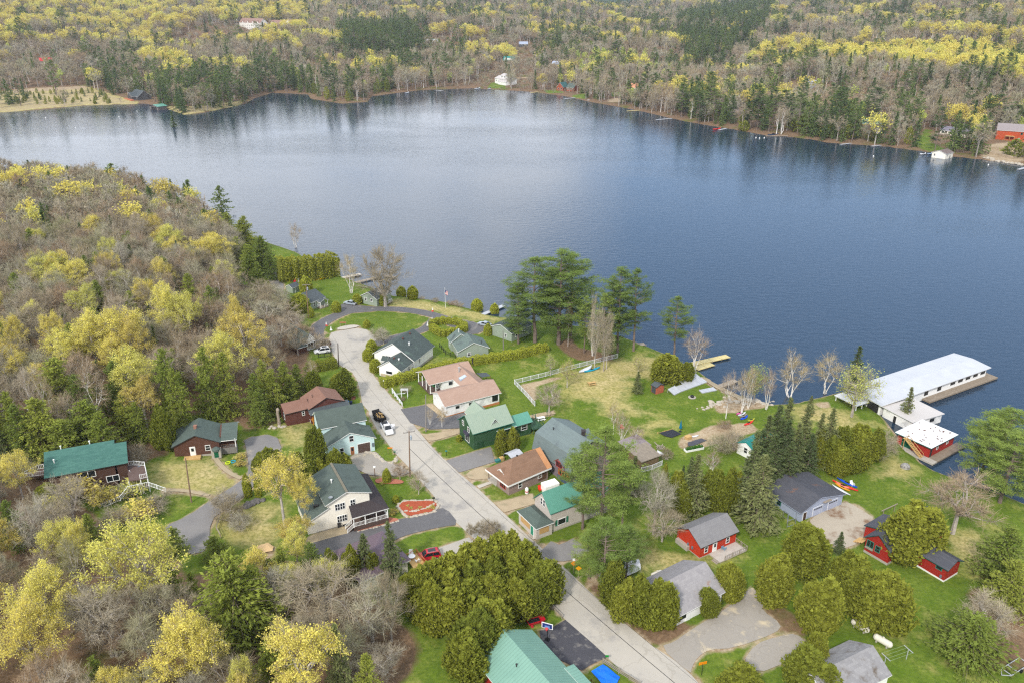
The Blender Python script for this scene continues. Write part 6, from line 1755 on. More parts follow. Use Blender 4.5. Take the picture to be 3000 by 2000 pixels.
plant('cedar_tree', 'C7', [(745, 905, 170, 10), (890, 900, 240, 10), (830, 960, 200, 9), (560, 930, 170, 9), (980, 920, 150, 8), (640, 980, 200, 9), (700, 1030, 190, 8), (800, 1060, 190, 7)])
plant('cedar_tree', 'D4', [(1100, 372, 390, 12), (440, 560, 350, 9.5), (210, 722, 310, 9.5), (530, 880, 360, 10.5), (730, 735, 340, 10.5), (930, 840, 390, 11), (640, 700, 220, 9), (480, 1240, 170, 7), (430, 1365, 360, 8)])
plant('spruce_tree', 'D4', [(600, 570, 100, 5)])
plant('hemlock_tree', 'D4', [(1500, 1130, 560, 8), (1720, 540, 420, 12), (1760, 760, 360, 10)])
plant('cedar_tree', 'D5', [(650, 420, 330, 9), (880, 570, 340, 9), (1050, 610, 360, 9.5), (760, 640, 300, 8), (1700, 457, 270, 7.5), (1500, 687, 210, 5.5), (1800, 1400, 400, 6)])
plant('cedar_tree', 'D6', [(1440, 195, 439, 10.5), (1570, 172, 414, 10.5), (1260, 240, 402, 10.5), (1000, 362, 402, 10), (730, 490, 341, 9.5), (860, 430, 366, 9.5), (1700, 265, 390, 10), (1850, 450, 366, 9), (1130, 300, 390, 10),
                           (820, 620, 402, 9), (1010, 520, 414, 9.5), (1210, 450, 414, 9.5), (1400, 400, 414, 9.5), (1590, 420, 402, 9), (1760, 540, 390, 8), (980, 700, 439, 8.5), (1180, 620, 439, 8.5), (1380, 560, 414, 8.5), (1600, 600, 390, 7.5), (600, 560, 244, 7), (1440, 815, 488, 9), (1270, 890, 512, 9), (1160, 1080, 488, 8.5)])
plant('pine_tree', 'C7', [(2010, 775, 560, 19), (1890, 850, 420, 17), (2060, 960, 460, 17)])
plant('shrub', 'C8', [(120, 880, 260, 3.5), (950, 800, 260, 3.5), (1050, 830, 200, 3), (1180, 1180, 260, 3), (850, 1290, 260, 3.5), (1700, 1130, 220, 5)])
plant('leafy_shrub', 'C8', [(560, 1040, 330, 4.5), (760, 1120, 260, 3.5), (980, 1060, 260, 3.5), (400, 1150, 250, 4.5), (1020, 1230, 330, 3.5), (1840, 850, 90, 1.4), (1835, 905, 90, 1.4)])
plant('leafy_shrub', 'E6', [(1690, 735, 60, .6), (1740, 770, 60, .6), (1870, 760, 70, .6), (1840, 800, 50, .5), (1990, 780, 60, .5), (1700, 905, 50, .5), (1950, 850, 50, .5), (2060, 735, 80, 1.2), (1480, 800, 150, 1.3), (1300, 400, 70, .7)])
plant('shrub', 'D3', [(1430, 400, 330, 4.5), (1300, 430, 240, 4), (800, 540, 140, 2.8), (1340, 290, 150, 2)])
plant('shrub', 'C7', [(1050, 960, 230, 5), (1000, 1030, 200, 4)])
plant('shrub', 'E3', [(560, 985, 200, 2.0), (150, 110, 260, 3.5), (520, 1150, 90, 1.2)])
plant('shrub', 'C5', [(1500, 610, 70, 1.4), (1640, 630, 90, 1.6), (1690, 645, 80, 1.5), (1400, 598, 60, 1.0), (600, 900, 200, 4), (480, 820, 220, 5)])
plant('shrub', 'E5', [(150, 1150, 240, 3), (270, 1180, 200, 3)])
plant('shrub', 'D8', [(560, 160, 200, 3.5), (480, 60, 260, 4.5), (1550, 1330, 300, 4)])

# ---- the woods fill in between
def free(x, y, r):
    for a, u, v, Lb, Wb in FOOT:
        q = Vector((x, y, 0)) - Vector((a.x, a.y, 0)); s_, t_ = q.dot(u), q.dot(v)
        if -r < s_ < Lb + r and -r < t_ < Wb + r: return False
    return True


WOOD = [wpoly([(-500, 500), (300, 552), (590, 622), (690, 720), (700, 850), (850, 900), (890, 1000), (870, 1100), (800, 1150), (650, 1160), (480, 1180), (420, 1230), (150, 1330), (-500, 1500)]),
        wpoly([(-500, 1420), (170, 1445), (300, 1600), (420, 1650), (560, 1750), (760, 1650), (950, 1680), (1010, 1800), (1080, 2000), (1000, 2400), (-500, 2600)])]
rg = np.random.default_rng(5)
HX = np.array([p['x'] for p in PLANTS]); HY = np.array([p['y'] for p in PLANTS]); HW = np.array([p['W'] for p in PLANTS])
for wi, wp in enumerate(WOOD):
    xs = [p[0] for p in wp]; ys = [p[1] for p in wp]
    step = 5.6 if wi == 0 else 5.2
    for yy in np.arange(max(min(ys), 70), min(max(ys), 460), step):
        for xx in np.arange(max(min(xs), -330), max(xs), step):
            x, y = xx + rg.uniform(-.45, .45) * step, yy + rg.uniform(-.45, .45) * step
            px, py = pix(x, y, 8.0)
            if not (-260 < px < 3100 and 300 < py < 2500): continue
            if float(sdist(wp, np.array([x]), np.array([y]))[0]) < .5 or not free(x, y, 3.0): continue
            d = np.hypot(HX - x, HY - y) - HW * .30
            if d.min() < 1.0: continue
            r = rg.random(); v = wob(x, y, 60, 3.1)
            if wi == 0:
                k = 'bare_tree' if r < .70 else 'maple_tree' if r < .75 + .03 * v else 'hemlock_tree' if r < .85 else 'spruce_tree' if r < .91 else 'birch_tree'
                px2, py2 = pix(x, y, 5.0)
                if py2 > 1120 and px2 < 560: k = 'hemlock_tree' if r < .45 else 'bare_tree' if r < .8 else 'maple_tree' if r < .86 else 'spruce_tree'
                if px2 > 690 and py2 < 960 and k != 'birch_tree': k = 'bare_tree'
            else:
                k = 'bare_tree' if r < .42 else 'hemlock_tree' if r < .66 else 'maple_tree' if r < .84 else 'shrub'
            h = {'bare_tree': rg.uniform(9, 15), 'maple_tree': rg.uniform(11, 15), 'hemlock_tree': rg.uniform(8, 14), 'spruce_tree': rg.uniform(8, 13), 'birch_tree': rg.uniform(11, 15), 'shrub': rg.uniform(3, 5)}[k]
            if wi == 1: h *= .8
            if px2 > 690 if wi == 0 else False: h *= .7
            w_ = h * {'bare_tree': .72, 'maple_tree': .7, 'hemlock_tree': .55, 'spruce_tree': .4, 'birch_tree': .42, 'shrub': 1.3}[k] * rg.uniform(.85, 1.15)
            PLANTS.append(dict(kind=k, x=x, y=y, z=gz1(x, y), H=h, W=w_, label=None, group=None, hand=False))
# ---- far side of the lake
cand = []
for y0, y1, st in ((380, 800, 8.4), (800, 1250, 9.6), (1250, 1900, 11.0), (1900, 3200, 13.0)):
    X, Y = np.meshgrid(np.arange(-.80 * y1, .80 * y1, st), np.arange(y0, y1, st))
    X = X.ravel() + rg.uniform(-.48, .48, X.size) * st; Y = Y.ravel() + rg.uniform(-.48, .48, Y.size) * st
    cand.append(np.stack([X, Y], 1))
cand = np.concatenate(cand)
cand = cand[np.abs(cand[:, 0]) < .78 * cand[:, 1] + 30]
dd = sdist(FAR_POLY, cand[:, 0], cand[:, 1])
cand = cand[dd > 2.0]; dd = dd[dd > 2.0]
X, Y = cand[:, 0], cand[:, 1]; Z = gz(X, Y)
ok = np.ones(len(X), bool); low = np.zeros(len(X), bool)
for polys, m_ in ((FARLAWN, 0), (FARDIRT, 0)):
    for p in polys: ok &= sdist(wpoly(p), X, Y) < m_
PX, PY = pix(X, Y, Z)
for (a, u, v, Lb, Wb) in FOOT:
    if a.y < 380: continue
    qx, qy = X - a.x, Y - a.y
    s_, t_ = qx * u.x + qy * u.y, qx * v.x + qy * v.y
    fr = 24 + .04 * a.y + (260 if a.y > 1050 else 0)
    ok &= ~((s_ > -5) & (s_ < Lb + 5) & (t_ > -5) & (t_ < Wb + 4))
    low |= (s_ > -6) & (s_ < Lb + 6) & (t_ > -fr) & (t_ < Wb)
marsh = sdist(P('A1', (-200, 640), (350, 625), (600, 610), (800, 660), (1000, 705), (600, 735), (0, 790), (-200, 800)), PX, PY)
ok &= ~((marsh > 0) & (rg.random(len(X)) < .9))
X, Y, Z, dd, PX, PY, low = X[ok], Y[ok], Z[ok], dd[ok], PX[ok], PY[ok], low[ok]
r = rg.random(len(X)); n1 = wob(X, Y, 230, 1.0) + .7 * wob(X, Y, 95, 4.0); n2 = wob(X, Y, 180, 5.0) + .6 * wob(X, Y, 70, 2.5)
yel = ss((n1 - .05) / .9) * .46; con = .05 + ss((n2 - .05) / .9) * .50
yel = np.maximum(yel, .75 * (sdist(P('A3', (430, 480), (560, 380), (800, 330), (1250, 400), (1900, 360), (2060, 350), (2352, 480), (2352, 640), (1900, 560), (1400, 500), (900, 480)), PX, PY) > 0))
con = np.maximum(con, .8 * (sdist(P('A3', (-40, 160), (330, 60), (640, 60), (560, 210), (400, 380), (200, 480), (-40, 470)), PX, PY) > 0))
con = np.maximum(con, .85 * (sdist(P('A2', (-20, 180), (280, 200), (620, 200), (620, 330), (470, 430), (150, 450), (-20, 400)), PX, PY) > 0))
con = np.maximum(con, .60 * ((dd < 80) & (PX < 1150))); con = np.maximum(con, .70 * ((dd < 60) & (PX > 1980)))
yel *= 1 - .75 * ((dd < 60) & (PX < 1250)); con *= 1 - .7 * ((PX < 1000) & (PY < 200)); yel = np.where((PX < 900) & (PY < 150), np.maximum(yel, .3), yel)
KND = np.where(r < con, 'pine_tree', np.where(r < con + (1 - con) * yel, 'maple_tree', 'bare_tree')).astype('<U16')
r2 = rg.random(len(X))
isc = KND == 'pine_tree'
KND[isc & (r2 < .34)] = 'spruce_tree'; KND[isc & (r2 >= .34) & (r2 < .58)] = 'hemlock_tree'; KND[isc & (r2 >= .58) & (r2 < .70) & (dd < 120)] = 'cedar_tree'
isb = KND == 'bare_tree'
KND[isb & (r2 < .10)] = 'birch_tree'; KND[isb & (r2 >= .10) & (r2 < .14)] = 'aspen_tree'; KND[isb & (r2 > .90)] = 'spruce_tree'
lim = sdist(P('A2', (1560, 430), (1900, 400), (2100, 410), (2100, 500), (1600, 520)), PX, PY) > 0
KND[lim & (r2 < .6)] = 'aspen_tree'
HH = {'pine_tree': (22, 35), 'spruce_tree': (12, 25), 'hemlock_tree': (16, 27), 'cedar_tree': (9, 15), 'maple_tree': (16, 24), 'bare_tree': (14, 22), 'birch_tree': (16, 23), 'aspen_tree': (13, 19)}
WR = {'pine_tree': .44, 'spruce_tree': .34, 'hemlock_tree': .5, 'cedar_tree': .5, 'maple_tree': .8, 'bare_tree': .72, 'birch_tree': .36, 'aspen_tree': .5}
KND[low] = 'bare_tree'; hh = np.array([rg.uniform(*HH[k]) for k in KND]) * np.where(low, np.where(Y > 1000, .42, .26), 1)
big = np.where(Y > 1900, 1.25, np.where(Y > 1250, 1.1, 1.0)) * np.where(low, 1.5, 1)
for i in range(len(X)):
    PLANTS.append(dict(kind=str(KND[i]), x=X[i], y=Y[i], z=Z[i], H=hh[i], W=hh[i] * WR[KND[i]] * big[i], label=None, group=None, hand=False, far=True))
# marsh saplings, shoreline cedars
for i in range(90):
    p = P('A1', rg.uniform(0, 760), rg.uniform(640, 720)); q = at(p)
    PLANTS.append(dict(kind='cedar_tree' if rg.random() < .6 else 'spruce_tree', x=q.x, y=q.y, z=q.z, H=rg.uniform(3, 7), W=rg.uniform(2, 3.5), label=None, group=None, hand=False, far=True))

# ---- make the objects
for p in PLANTS:
    p['d'] = math.sqrt(p['x'] ** 2 + p['y'] ** 2 + (p['z'] - CAM_H) ** 2); p['px'] = pix(p['x'], p['y'], p['z'] + p['H'] * .6)
    p['vis'] = (p['H'] * .6 + p['W']) / p['d'] * (1 if -60 < p['px'][0] < 3060 and -60 < p['px'][1] < 2100 else .2) + (10 if p['hand'] else 0)
TREES = []
STUFF = {}
for kind in sorted({p['kind'] for p in PLANTS}):
    ps = sorted([p for p in PLANTS if p['kind'] == kind], key=lambda p: -p['vis'])
    TREES += [p for p in ps[:298]]
    STUFF[kind] = ps[298:]
rg2 = random.Random(11)
PROTO = {}
for p in TREES:
    k = p['kind']; rz = rg2.uniform(0, 6.283)
    if p['d'] < 360 or k not in FARM:
        vs = NEARM[k]
        vi = min(range(len(vs)), key=lambda i: rg2.random() * .25 + .5 * abs(math.log(p['W'] / vs[i][1])))
        H0, W0, tm, cm = vs[vi]
        o = bpy.data.objects.new(k, None); COL.objects.link(o); o.empty_display_size = .3
        for nm, me in (('trunk', tm), ('crown', cm)):
            c = bpy.data.objects.new(nm, me); COL.objects.link(c); c.parent = o
    else:
        vs = FARM[k]; H0, W0, me = vs[rg2.randrange(len(vs))]
        o = bpy.data.objects.new(k, me); COL.objects.link(o)
    o.location = (p['x'], p['y'], p['z'] - .1); o.rotation_euler = (0, 0, rz); s = p['W'] / W0
    o.scale = (s, s, p['H'] / H0)
    p['o'] = o
# ---- the rest of each kind as one mass, instanced on points
SRC = {}
for kind, ps in STUFF.items():
    if not ps: continue
    cl = bpy.data.collections.new(kind + '_shapes')
    for i, (H0, W0, me) in enumerate(FARM[kind]):
        m2 = me.copy(); m2.transform(Matrix.Diagonal((1 / W0, 1 / W0, 1 / H0, 1)))
        so = bpy.data.objects.new('%s_shape_%02d' % (kind, i), m2); cl.objects.link(so)
    n = len(ps); me = bpy.data.meshes.new(kind + '_mass'); me.vertices.add(n)
    me.vertices.foreach_set('co', np.array([(p['x'], p['y'], p['z'] - .1) for p in ps], 'f').ravel())
    a = me.attributes.new('size', 'FLOAT_VECTOR', 'POINT'); a.data.foreach_set('vector', np.array([(p['W'], p['W'], p['H']) for p in ps], 'f').ravel())
    a = me.attributes.new('turn', 'FLOAT', 'POINT'); a.data.foreach_set('value', np.array([rg2.uniform(0, 6.283) for p in ps], 'f'))
    a = me.attributes.new('pick', 'INT', 'POINT'); a.data.foreach_set('value', np.array([rg2.randrange(len(FARM[kind])) for p in ps], 'i'))
    o = bpy.data.objects.new(kind.replace('_tree', '') + '_forest', me); COL.objects.link(o); o['kind'] = 'stuff'
    ng = bpy.data.node_groups.new(kind + '_scatter', 'GeometryNodeTree')
    ng.interface.new_socket('Geometry', in_out='INPUT', socket_type='NodeSocketGeometry'); ng.interface.new_socket('Geometry', in_out='OUTPUT', socket_type='NodeSocketGeometry')
    gi, go = ng.nodes.new('NodeGroupInput'), ng.nodes.new('NodeGroupOutput')
    m2p = ng.nodes.new('GeometryNodeMeshToPoints'); ip = ng.nodes.new('GeometryNodeInstanceOnPoints'); ci = ng.nodes.new('GeometryNodeCollectionInfo')
    ci.inputs['Collection'].default_value = cl; ci.inputs['Separate Children'].default_value = True; ci.inputs['Reset Children'].default_value = True
    def attr(nm, t):
        q = ng.nodes.new('GeometryNodeInputNamedAttribute'); q.data_type = t; q.inputs['Name'].default_value = nm
        return [s for s in q.outputs if s.enabled and s.name == 'Attribute'][0]
    cx = ng.nodes.new('ShaderNodeCombineXYZ'); ng.links.new(attr('turn', 'FLOAT'), cx.inputs[2])
    ip.inputs['Pick Instance'].default_value = True
    ng.links.new(gi.outputs[0], m2p.inputs[0]); ng.links.new(m2p.outputs[0], ip.inputs['Points']); ng.links.new(ci.outputs[0], ip.inputs['Instance'])
    ng.links.new(attr('pick', 'INT'), ip.inputs['Instance Index']); ng.links.new(cx.outputs[0], ip.inputs['Rotation']); ng.links.new(attr('size', 'FLOAT_VECTOR'), ip.inputs['Scale'])
    ng.links.new(ip.outputs[0], go.inputs[0])
    md = o.modifiers.new('scatter', 'NODES'); md.node_group = ng
# ------------------------------------------------------------------ things
def mt(name, r, g, b_, **k): return M(name, C(r, g, b_), C(r * .93, g * .93, b_ * .93), **k)


BLACK, RUBBER = mt('black_paint', 34, 34, 36, rough=.5), mt('rubber', 26, 26, 28, rough=.9)
CHROME = M('bright_metal', C(200, 202, 205), C(180, 182, 186), rough=.35, metal=.7)
ALU = M('aluminium_dock', C(206, 208, 212), C(190, 192, 198), rough=.5, metal=.2, sc=1)


def paint(n, r, g, b_): return mt('paint_' + n, r, g, b_, rough=.28, spec=.5)


def heading(c, p0, p1):
    a, b = at(P(c, *p0)), at(P(c, *p1))
    m = (a + b) / 2
    return m, math.atan2(b.y - a.y, b.x - a.x), (b - a).length


def car(label, c, rear, front, kind, mat, Ln, Wd, group='cars parked around the village'):
    m_, rz, _ = heading(c, rear, front)
    root = empty('parked_car', m_, label, 'car', group, rz)
    h = Ln / 2; w = Wd / 2
    suv, pick = kind == 'suv', kind == 'pickup'
    z0, zb = .32, (1.02 if suv else 1.1 if pick else .88)
    zt = 1.72 if suv else 1.9 if pick else 1.45
    m = MB()
    # body: sections along the length, each (x, half width, bottom, shoulder)
    sec = [(-h, w * .86, z0 + .14, zb * .86), (-h + .18, w * .98, z0, zb), (-h * .45, w, z0, zb), (0, w, z0, zb), (h * .45, w, z0, zb * .99), (h - .75, w * .97, z0, zb * .93), (h - .15, w * .9, z0 + .02, zb * .8), (h, w * .78, z0 + .16, zb * .62)]
    R_ = [[(x, -a, z), (x, a, z), (x, a * 1.0, z + (t - z) * .6), (x, a * .93, t), (x, -a * .93, t), (x, -a, z + (t - z) * .6)] for x, a, z, t in sec]
    for p, q in zip(R_, R_[1:]):
        for i in range(6): j = (i + 1) % 6; m.face([p[i], p[j], q[j], q[i]])
    m.face(R_[0][::-1]); m.face(R_[-1])
    m.build('body', mat, root, smooth=False)
    if kind == 'sedan': prof = [(-h * .80, zb), (-h * .42, zt), (h * .10, zt), (h * .46, zb * .97)]
    elif suv: prof = [(-h * .95, zb), (-h * .80, zt), (h * .12, zt), (h * .46, zb * .98)]
    else: prof = [(-h * .10, zb), (-h * .04, zt), (h * .26, zt), (h * .50, zb * .98)]
    m = MB(); wt = w * .74
    lo = [(prof[0][0], -w * .9, zb - .02), (prof[3][0], -w * .9, prof[3][1] - .02), (prof[3][0], w * .9, prof[3][1] - .02), (prof[0][0], w * .9, zb - .02)]
    hi = [(prof[1][0], -wt, zt - .05), (prof[2][0], -wt, zt - .05), (prof[2][0], wt, zt - .05), (prof[1][0], wt, zt - .05)]
    m.hexa(lo, hi); m.build('window', glass(), root)
    m = MB(); x0, x1 = prof[1][0] - .06, prof[2][0] + .06
    m.hexa([(x0, -wt - .03, zt - .06), (x1, -wt - .03, zt - .06), (x1, wt + .03, zt - .06), (x0, wt + .03, zt - .06)], [(x0 + .1, -wt + .1, zt + .03), (x1 - .12, -wt + .1, zt + .03), (x1 - .12, wt - .1, zt + .03), (x0 + .1, wt - .1, zt + .03)])
    for s in (-1, 1):
        for (xa, za), (xb, zc) in ((prof[0], prof[1]), (prof[3], prof[2])): m.bar((xa, s * w * .88, za), (xb, s * wt, zc - .03), .09)
        xm = (x0 + x1) / 2 - .05; m.bar((xm, s * w * .895, zb), (xm, s * (wt + .01), zt - .05), .1, .06)
    m.build('roof', mat, root)
    if suv:
        m = MB(); m.box(x0 + .5, x1 - .35, -wt * .62, wt * .62, zt + .03, zt + .045); m.build('sunroof', glass(), root)
        for s in (-1, 1): m = MB(); m.bar((x0 + .2, s * wt * .88, zt + .07), (x1 - .2, s * wt * .88, zt + .07), .05); m.build('roof_rail', CHROME, root)
    if pick:
        m = MB(); m.box(-h + .12, -h * .16, -w * .78, w * .78, zb - .5, zb + .012); m.build('truck_bed', BLACK, root)
        m = MB(); m.hexa([(h * .02, w * 1.0, .5), (h * .28, w * 1.0, .5), (h * .02 + .35, w * 1.0 + .85, .5), (h * .02 + .28, w * 1.0 + .9, .5)], [(h * .02, w * 1.0, 1.7), (h * .28, w, 1.2), (h * .02 + .35, w + .85, 1.2), (h * .02 + .28, w + .9, 1.7)]); m.build('door', mat, root)
    for sx in (-.60, .62):
        for s in (-1, 1):
            r = .36 if kind != 'sedan' else .33
            m = MB(); m.tube([(h * sx, s * (w - .2), r), (h * sx, s * (w + .015), r)], r, 12); o = m.build('wheel', RUBBER, root)
            m = MB(); m.tube([(h * sx, s * (w - .1), r), (h * sx, s * (w + .03), r)], r * .6, 10); m.build('rim', CHROME, o)
    for s in (-1, 1):
        m = MB(); m.box(h - .3, h - .03, s * w * .68 - .17, s * w * .68 + .17, zb * .58, zb * .74); m.build('headlight', mt('lamp_clear', 230, 232, 235, rough=.15), root)
        m = MB(); m.box(-h - .01, -h + .2, s * w * .74 - .12, s * w * .74 + .12, zb * .66, zb * .9); m.build('tail_light', mt('lamp_red', 190, 30, 30, rough=.3), root)
    return root


SILVER, RED, WHITEP = paint('silver', 176, 186, 196), paint('red', 196, 24, 48), paint('white', 240, 240, 242)
car('silver sedan parked on the loop road beside a sage cottage', 'E2', (1455, 880), (1245, 842), 'sedan', SILVER, 4.8, 1.82)
car('silver sedan parked where the loop road ends below the lakeshore lawn', 'E3', (1860, 92), (1690, 52), 'sedan', SILVER, 4.8, 1.82)
car('white sport utility car parked by the roadside cottage', 'C5', (700, 1022), (575, 1030), 'suv', WHITEP, 4.7, 1.9)
car('dark red car parked behind the white one at the roadside cottage', 'C5', (690, 972), (600, 985), 'suv', paint('maroon', 84, 40, 46), 4.6, 1.85)
car('white pickup truck with an open door on the street', 'D1', (1325, 318), (1400, 440), 'pickup', WHITEP, 5.8, 2.0)
car('red sport utility car on the drive beside the patio deck', 'D6', (868, 408), (728, 432), 'suv', RED, 4.7, 1.9)
m_, rz, _ = heading('D1', (1252, 232), (1335, 318))
t = empty('dump_trailer', m_, 'black tipping trailer loaded with timber behind the white pickup', 'trailer', None, rz)
m = MB(); m.box(-1.9, 1.9, -1.05, 1.05, .55, .7)
for a in ((-1.9, 1.9, -1.05, -.97), (-1.9, 1.9, .97, 1.05), (1.82, 1.9, -.969, .969)): m.box(*a, .71, 1.3)
m.hexa([(-1.95, -1.0, .7), (-1.9, -1.0, .7), (-1.9, 1.0, .7), (-1.95, 1.0, .7)], [(-2.45, -1.0, 1.7), (-2.4, -1.0, 1.7), (-2.4, 1.0, 1.7), (-2.45, 1.0, 1.7)]); m.bar((1.9, 0, .5), (3.0, 0, .5), .12); m.build('box_body', BLACK, t)
m = MB(); rg = random.Random(2)
for i in range(16): x, y = rg.uniform(-1.2, 1.2), rg.uniform(-.75, .75); m.bar((x - .5, y, .85 + .03 * i), (x + .5, y + rg.uniform(-.3, .3), .85 + .03 * i), .16, .08)
m.build('lumber', WOODY, t)
for s in (-1, 1):
    for x in (-.5, .4): m = MB(); m.tube([(x, s * 1.06, .36), (x, s * 1.28, .36)], .36, 12); m.build('wheel', RUBBER, t)
m_, rz, _ = heading('E7', (1225, 322), (1395, 275))
t = empty('utility_cart', m_, 'red metal tub cart with black bed on the grass by the cedars', 'cart', None, rz)
m = MB(); m.hexa([(-1.3, -.42, .3), (1.2, -.42, .3), (1.2, .42, .3), (-1.3, .42, .3)], [(-1.5, -.6, .85), (1.5, -.6, .85), (1.5, .6, .85), (-1.5, .6, .85)]); m.box(.7, 1.5, -.6, .6, .85, 1.05); m.build('tub', RED, t)
m = MB(); m.box(-1.42, .65, -.45, .45, .83, .87); m.build('bed', BLACK, t)
for x in (-.9, .9):
    for s in (-1, 1): m = MB(); m.tube([(x, s * .5, .25), (x, s * .7, .25)], .25, 10); m.build('wheel', mt('wheel_red', 200, 50, 60), t)


# --- poles
POLEW = mt('pole_wood', 150, 124, 104, rough=.9, sc=3, stretch=(4, 4, .4)); POLEG = mt('pole_grey', 150, 144, 138, rough=.9, sc=3, stretch=(4, 4, .4))
def upole(label, c, base, top, arm=False, trans=False, mat=POLEW, H=None, az=0.0):
    q = at(P(c, *base)); s = CR[c][2]
    if H is None:
        H = 8.0
        for _ in range(12):
            dy = pix(q.x, q.y, q.z + H)[1] - P(c, *top)[1]
            H += dy / F_PX * (q.y * CP - (q.z - CAM_H) * SP) / CP
    tp = Vector((*atz(P(c, *top), q.z + H), q.z + H)) - q
    tp = Vector((max(-.5, min(.5, tp.x)), max(-.5, min(.5, tp.y)), H))
    t = empty('utility_pole', q, label, 'utility pole', 'wooden utility poles')
    m = MB(); m.tube([(0, 0, -.5), tp * .5, tp], [.17, .145, .11], 8); m.build('pole', mat, t)
    if arm:
        m = MB(); d = Vector((math.cos(az), math.sin(az), 0)) * 1.25; z = tp + Vector((0, 0, -.35))
        m.bar(z - d, z + d, .12, .14)
        for k in (-1, -.35, .35, 1): e = z + d * k * .95; m.lathe([(.05, .06), (.07, .12), (.05, .22)], 6, e)
        m.build('crossarm', POLEG, t)
    if trans:
        m = MB(); z = tp + Vector((.34, -.1, -2.1)); m.lathe([(.1, -.05), (.24, 0), (.25, .85), (.1, .95), (.05, 1.15)], 10, z); m.build('transformer', mt('transformer_grey', 176, 186, 196), t)
    return q, tp


p1, t1 = upole('tall utility pole with crossarm and transformer beside the main street', 'D1', (1572, 800), (1563, 378), True, True, az=.35)
p2, t2 = upole('utility pole with crossarm and transformer at the sage cottage lawn', 'E2', (550, 1118), (500, 470), True, True, az=.1)
p3, t3 = upole('dark utility pole at the top of the street by the square hedge', 'C5', (763, 1132), (757, 955), mat=mt('pole_dark', 84, 70, 62))
p4, t4 = upole('bare leaning pole on the lawn before the log cabin', 'C8', (1465, 1228), (1425, 890))
p5, t5 = upole('grey pole at the drive of the white ranch house', 'D2', (150, 388), (148, 50), mat=POLEG)
p6, t6 = upole('short pole at the kerb beside the big cedar hedge', 'D6', (1752, 410), (1772, 262), mat=POLEG)
p7, t7 = upole('reddish pole with small lamp among the cedars by the white shed', 'D3', (1514, 832), (1540, 672), mat=mt('pole_red', 120, 70, 52))
p8, t8 = upole('slim grey pole behind the long hedge by the sage cottages', 'E3', (2065, 472), (2058, 150), mat=POLEG)


def wire(label, pts, sag, r=.02):
    m = MB(); q = []
    for a, b in zip(pts, pts[1:]):
        for i in range(10):
            f = i / 10; p = a.lerp(b, f); p.z -= sag * 4 * f * (1 - f); q.append(p)
    q.append(pts[-1]); o = q[0].copy(); m.tube([p - o for p in q], r, 5)
    tag(m.build('overhead_wire', BLACK, loc=o), label, 'wire', 'overhead wires')


e1 = at(P('D5', 1330, 1690), 7.0)
wire('thick dark overhead cable from the crossarm pole down the street', [p1 + t1 * .62, e1], 1.0, .045)
wire('thin overhead wire beside the thick cable above the street', [p1 + t1 * .97 + Vector((1, .3, -.2)), at(P('D5', 1480, 1640), 9.6)], 1.2, .02)
wire('overhead wire from the crossarm pole to the dark pole at the street head', [p1 + t1 * .95, p3 + t3 * .95], 1.2, .018)
wire('overhead wire from the dark pole to the sage cottage pole', [p3 + t3 * .95, p2 + t2 * .94], .8, .018)
wire('pale service wire from the crossarm pole to the green house', [p1 + t1 * .8, at(P('E4', 400, 690), 4.5)], .5, .02)
wire('pale service wire crossing before the round cedar to the gambrel house', [at(P('E4', 470, 790), 4.6), at(P('E4', 1500, 640), 5.6)], .4, .03)


# --- boats, docks
def hull(name, label, c, p0, p1, wd, mat, h=.35, z=None, group=None, cat='kayak', seat=True, loc=None):
    if loc is None: a, b = (at(P(c, *p0)), at(P(c, *p1))) if z is None else [Vector((*atz(P(c, *q), z), z)) for q in (p0, p1)]
    else: a, b = loc
    m_ = (a + b) / 2; L = (b - a).length; d = (b - a); rz = math.atan2(d.y, d.x)
    t = empty(name, m_, label, cat, group, rz)
    m = MB(); R_ = []
    for i in range(9):
        f = i / 8 * 2 - 1; w_ = wd / 2 * max(.06, (1 - abs(f) ** 2.4)); lift = .5 * h * abs(f) ** 3
        R_.append([(f * L / 2, -w_, h * .62 + lift), (f * L / 2, -w_ * .6, .02 + lift), (f * L / 2, w_ * .6, .02 + lift), (f * L / 2, w_, h * .62 + lift), (f * L / 2, w_ * .5, h + lift), (f * L / 2, -w_ * .5, h + lift)])
    for p, q in zip(R_, R_[1:]):
        for i in range(6): j = (i + 1) % 6; m.face([p[i], p[j], q[j], q[i]])
    m.face(R_[0][::-1]); m.face(R_[-1]); m.build('hull', mat, t)
    if seat: m = MB(); m.lathe([(.22, h - .05), (.26, h + .05)], 10, (0, 0, 0)); o = m.build('cockpit', BLACK, t); o.scale = (2.2, min(1, wd * .9), 1)
    return t


KB, KR, KO, KY, KT, KW = mt('plastic_blue', 24, 84, 214, rough=.4), mt('plastic_red', 236, 50, 40, rough=.4), mt('plastic_salmon', 250, 140, 116, rough=.4), mt('plastic_amber', 236, 160, 40, rough=.4), mt('plastic_teal', 30, 160, 190, rough=.4), mt('plastic_white', 232, 234, 238, rough=.4)
KG = 'kayaks on the lawn by the blue garage'
hull('kayak', 'blue kayak, outermost of the boats beside the blue garage', 'F5', (1505, 165), (1965, 395), .8, KB, group=KG)
hull('kayak', 'long red kayak between blue and salmon kayaks by the garage', 'F5', (1395, 225), (1985, 470), .75, KR, group=KG)
hull('kayak', 'salmon pink kayak by the blue garage', 'F5', (1475, 262), (1780, 410), .95, KO, group=KG)
hull('kayak', 'amber yellow kayak half under the salmon one by the garage', 'F5', (1455, 290), (1795, 470), .7, KY, group=KG)
hull('sailboard', 'long white board lying along the blue garage wall', 'F5', (1395, 315), (1815, 560), .7, KW, .2, cat='board', seat=False)
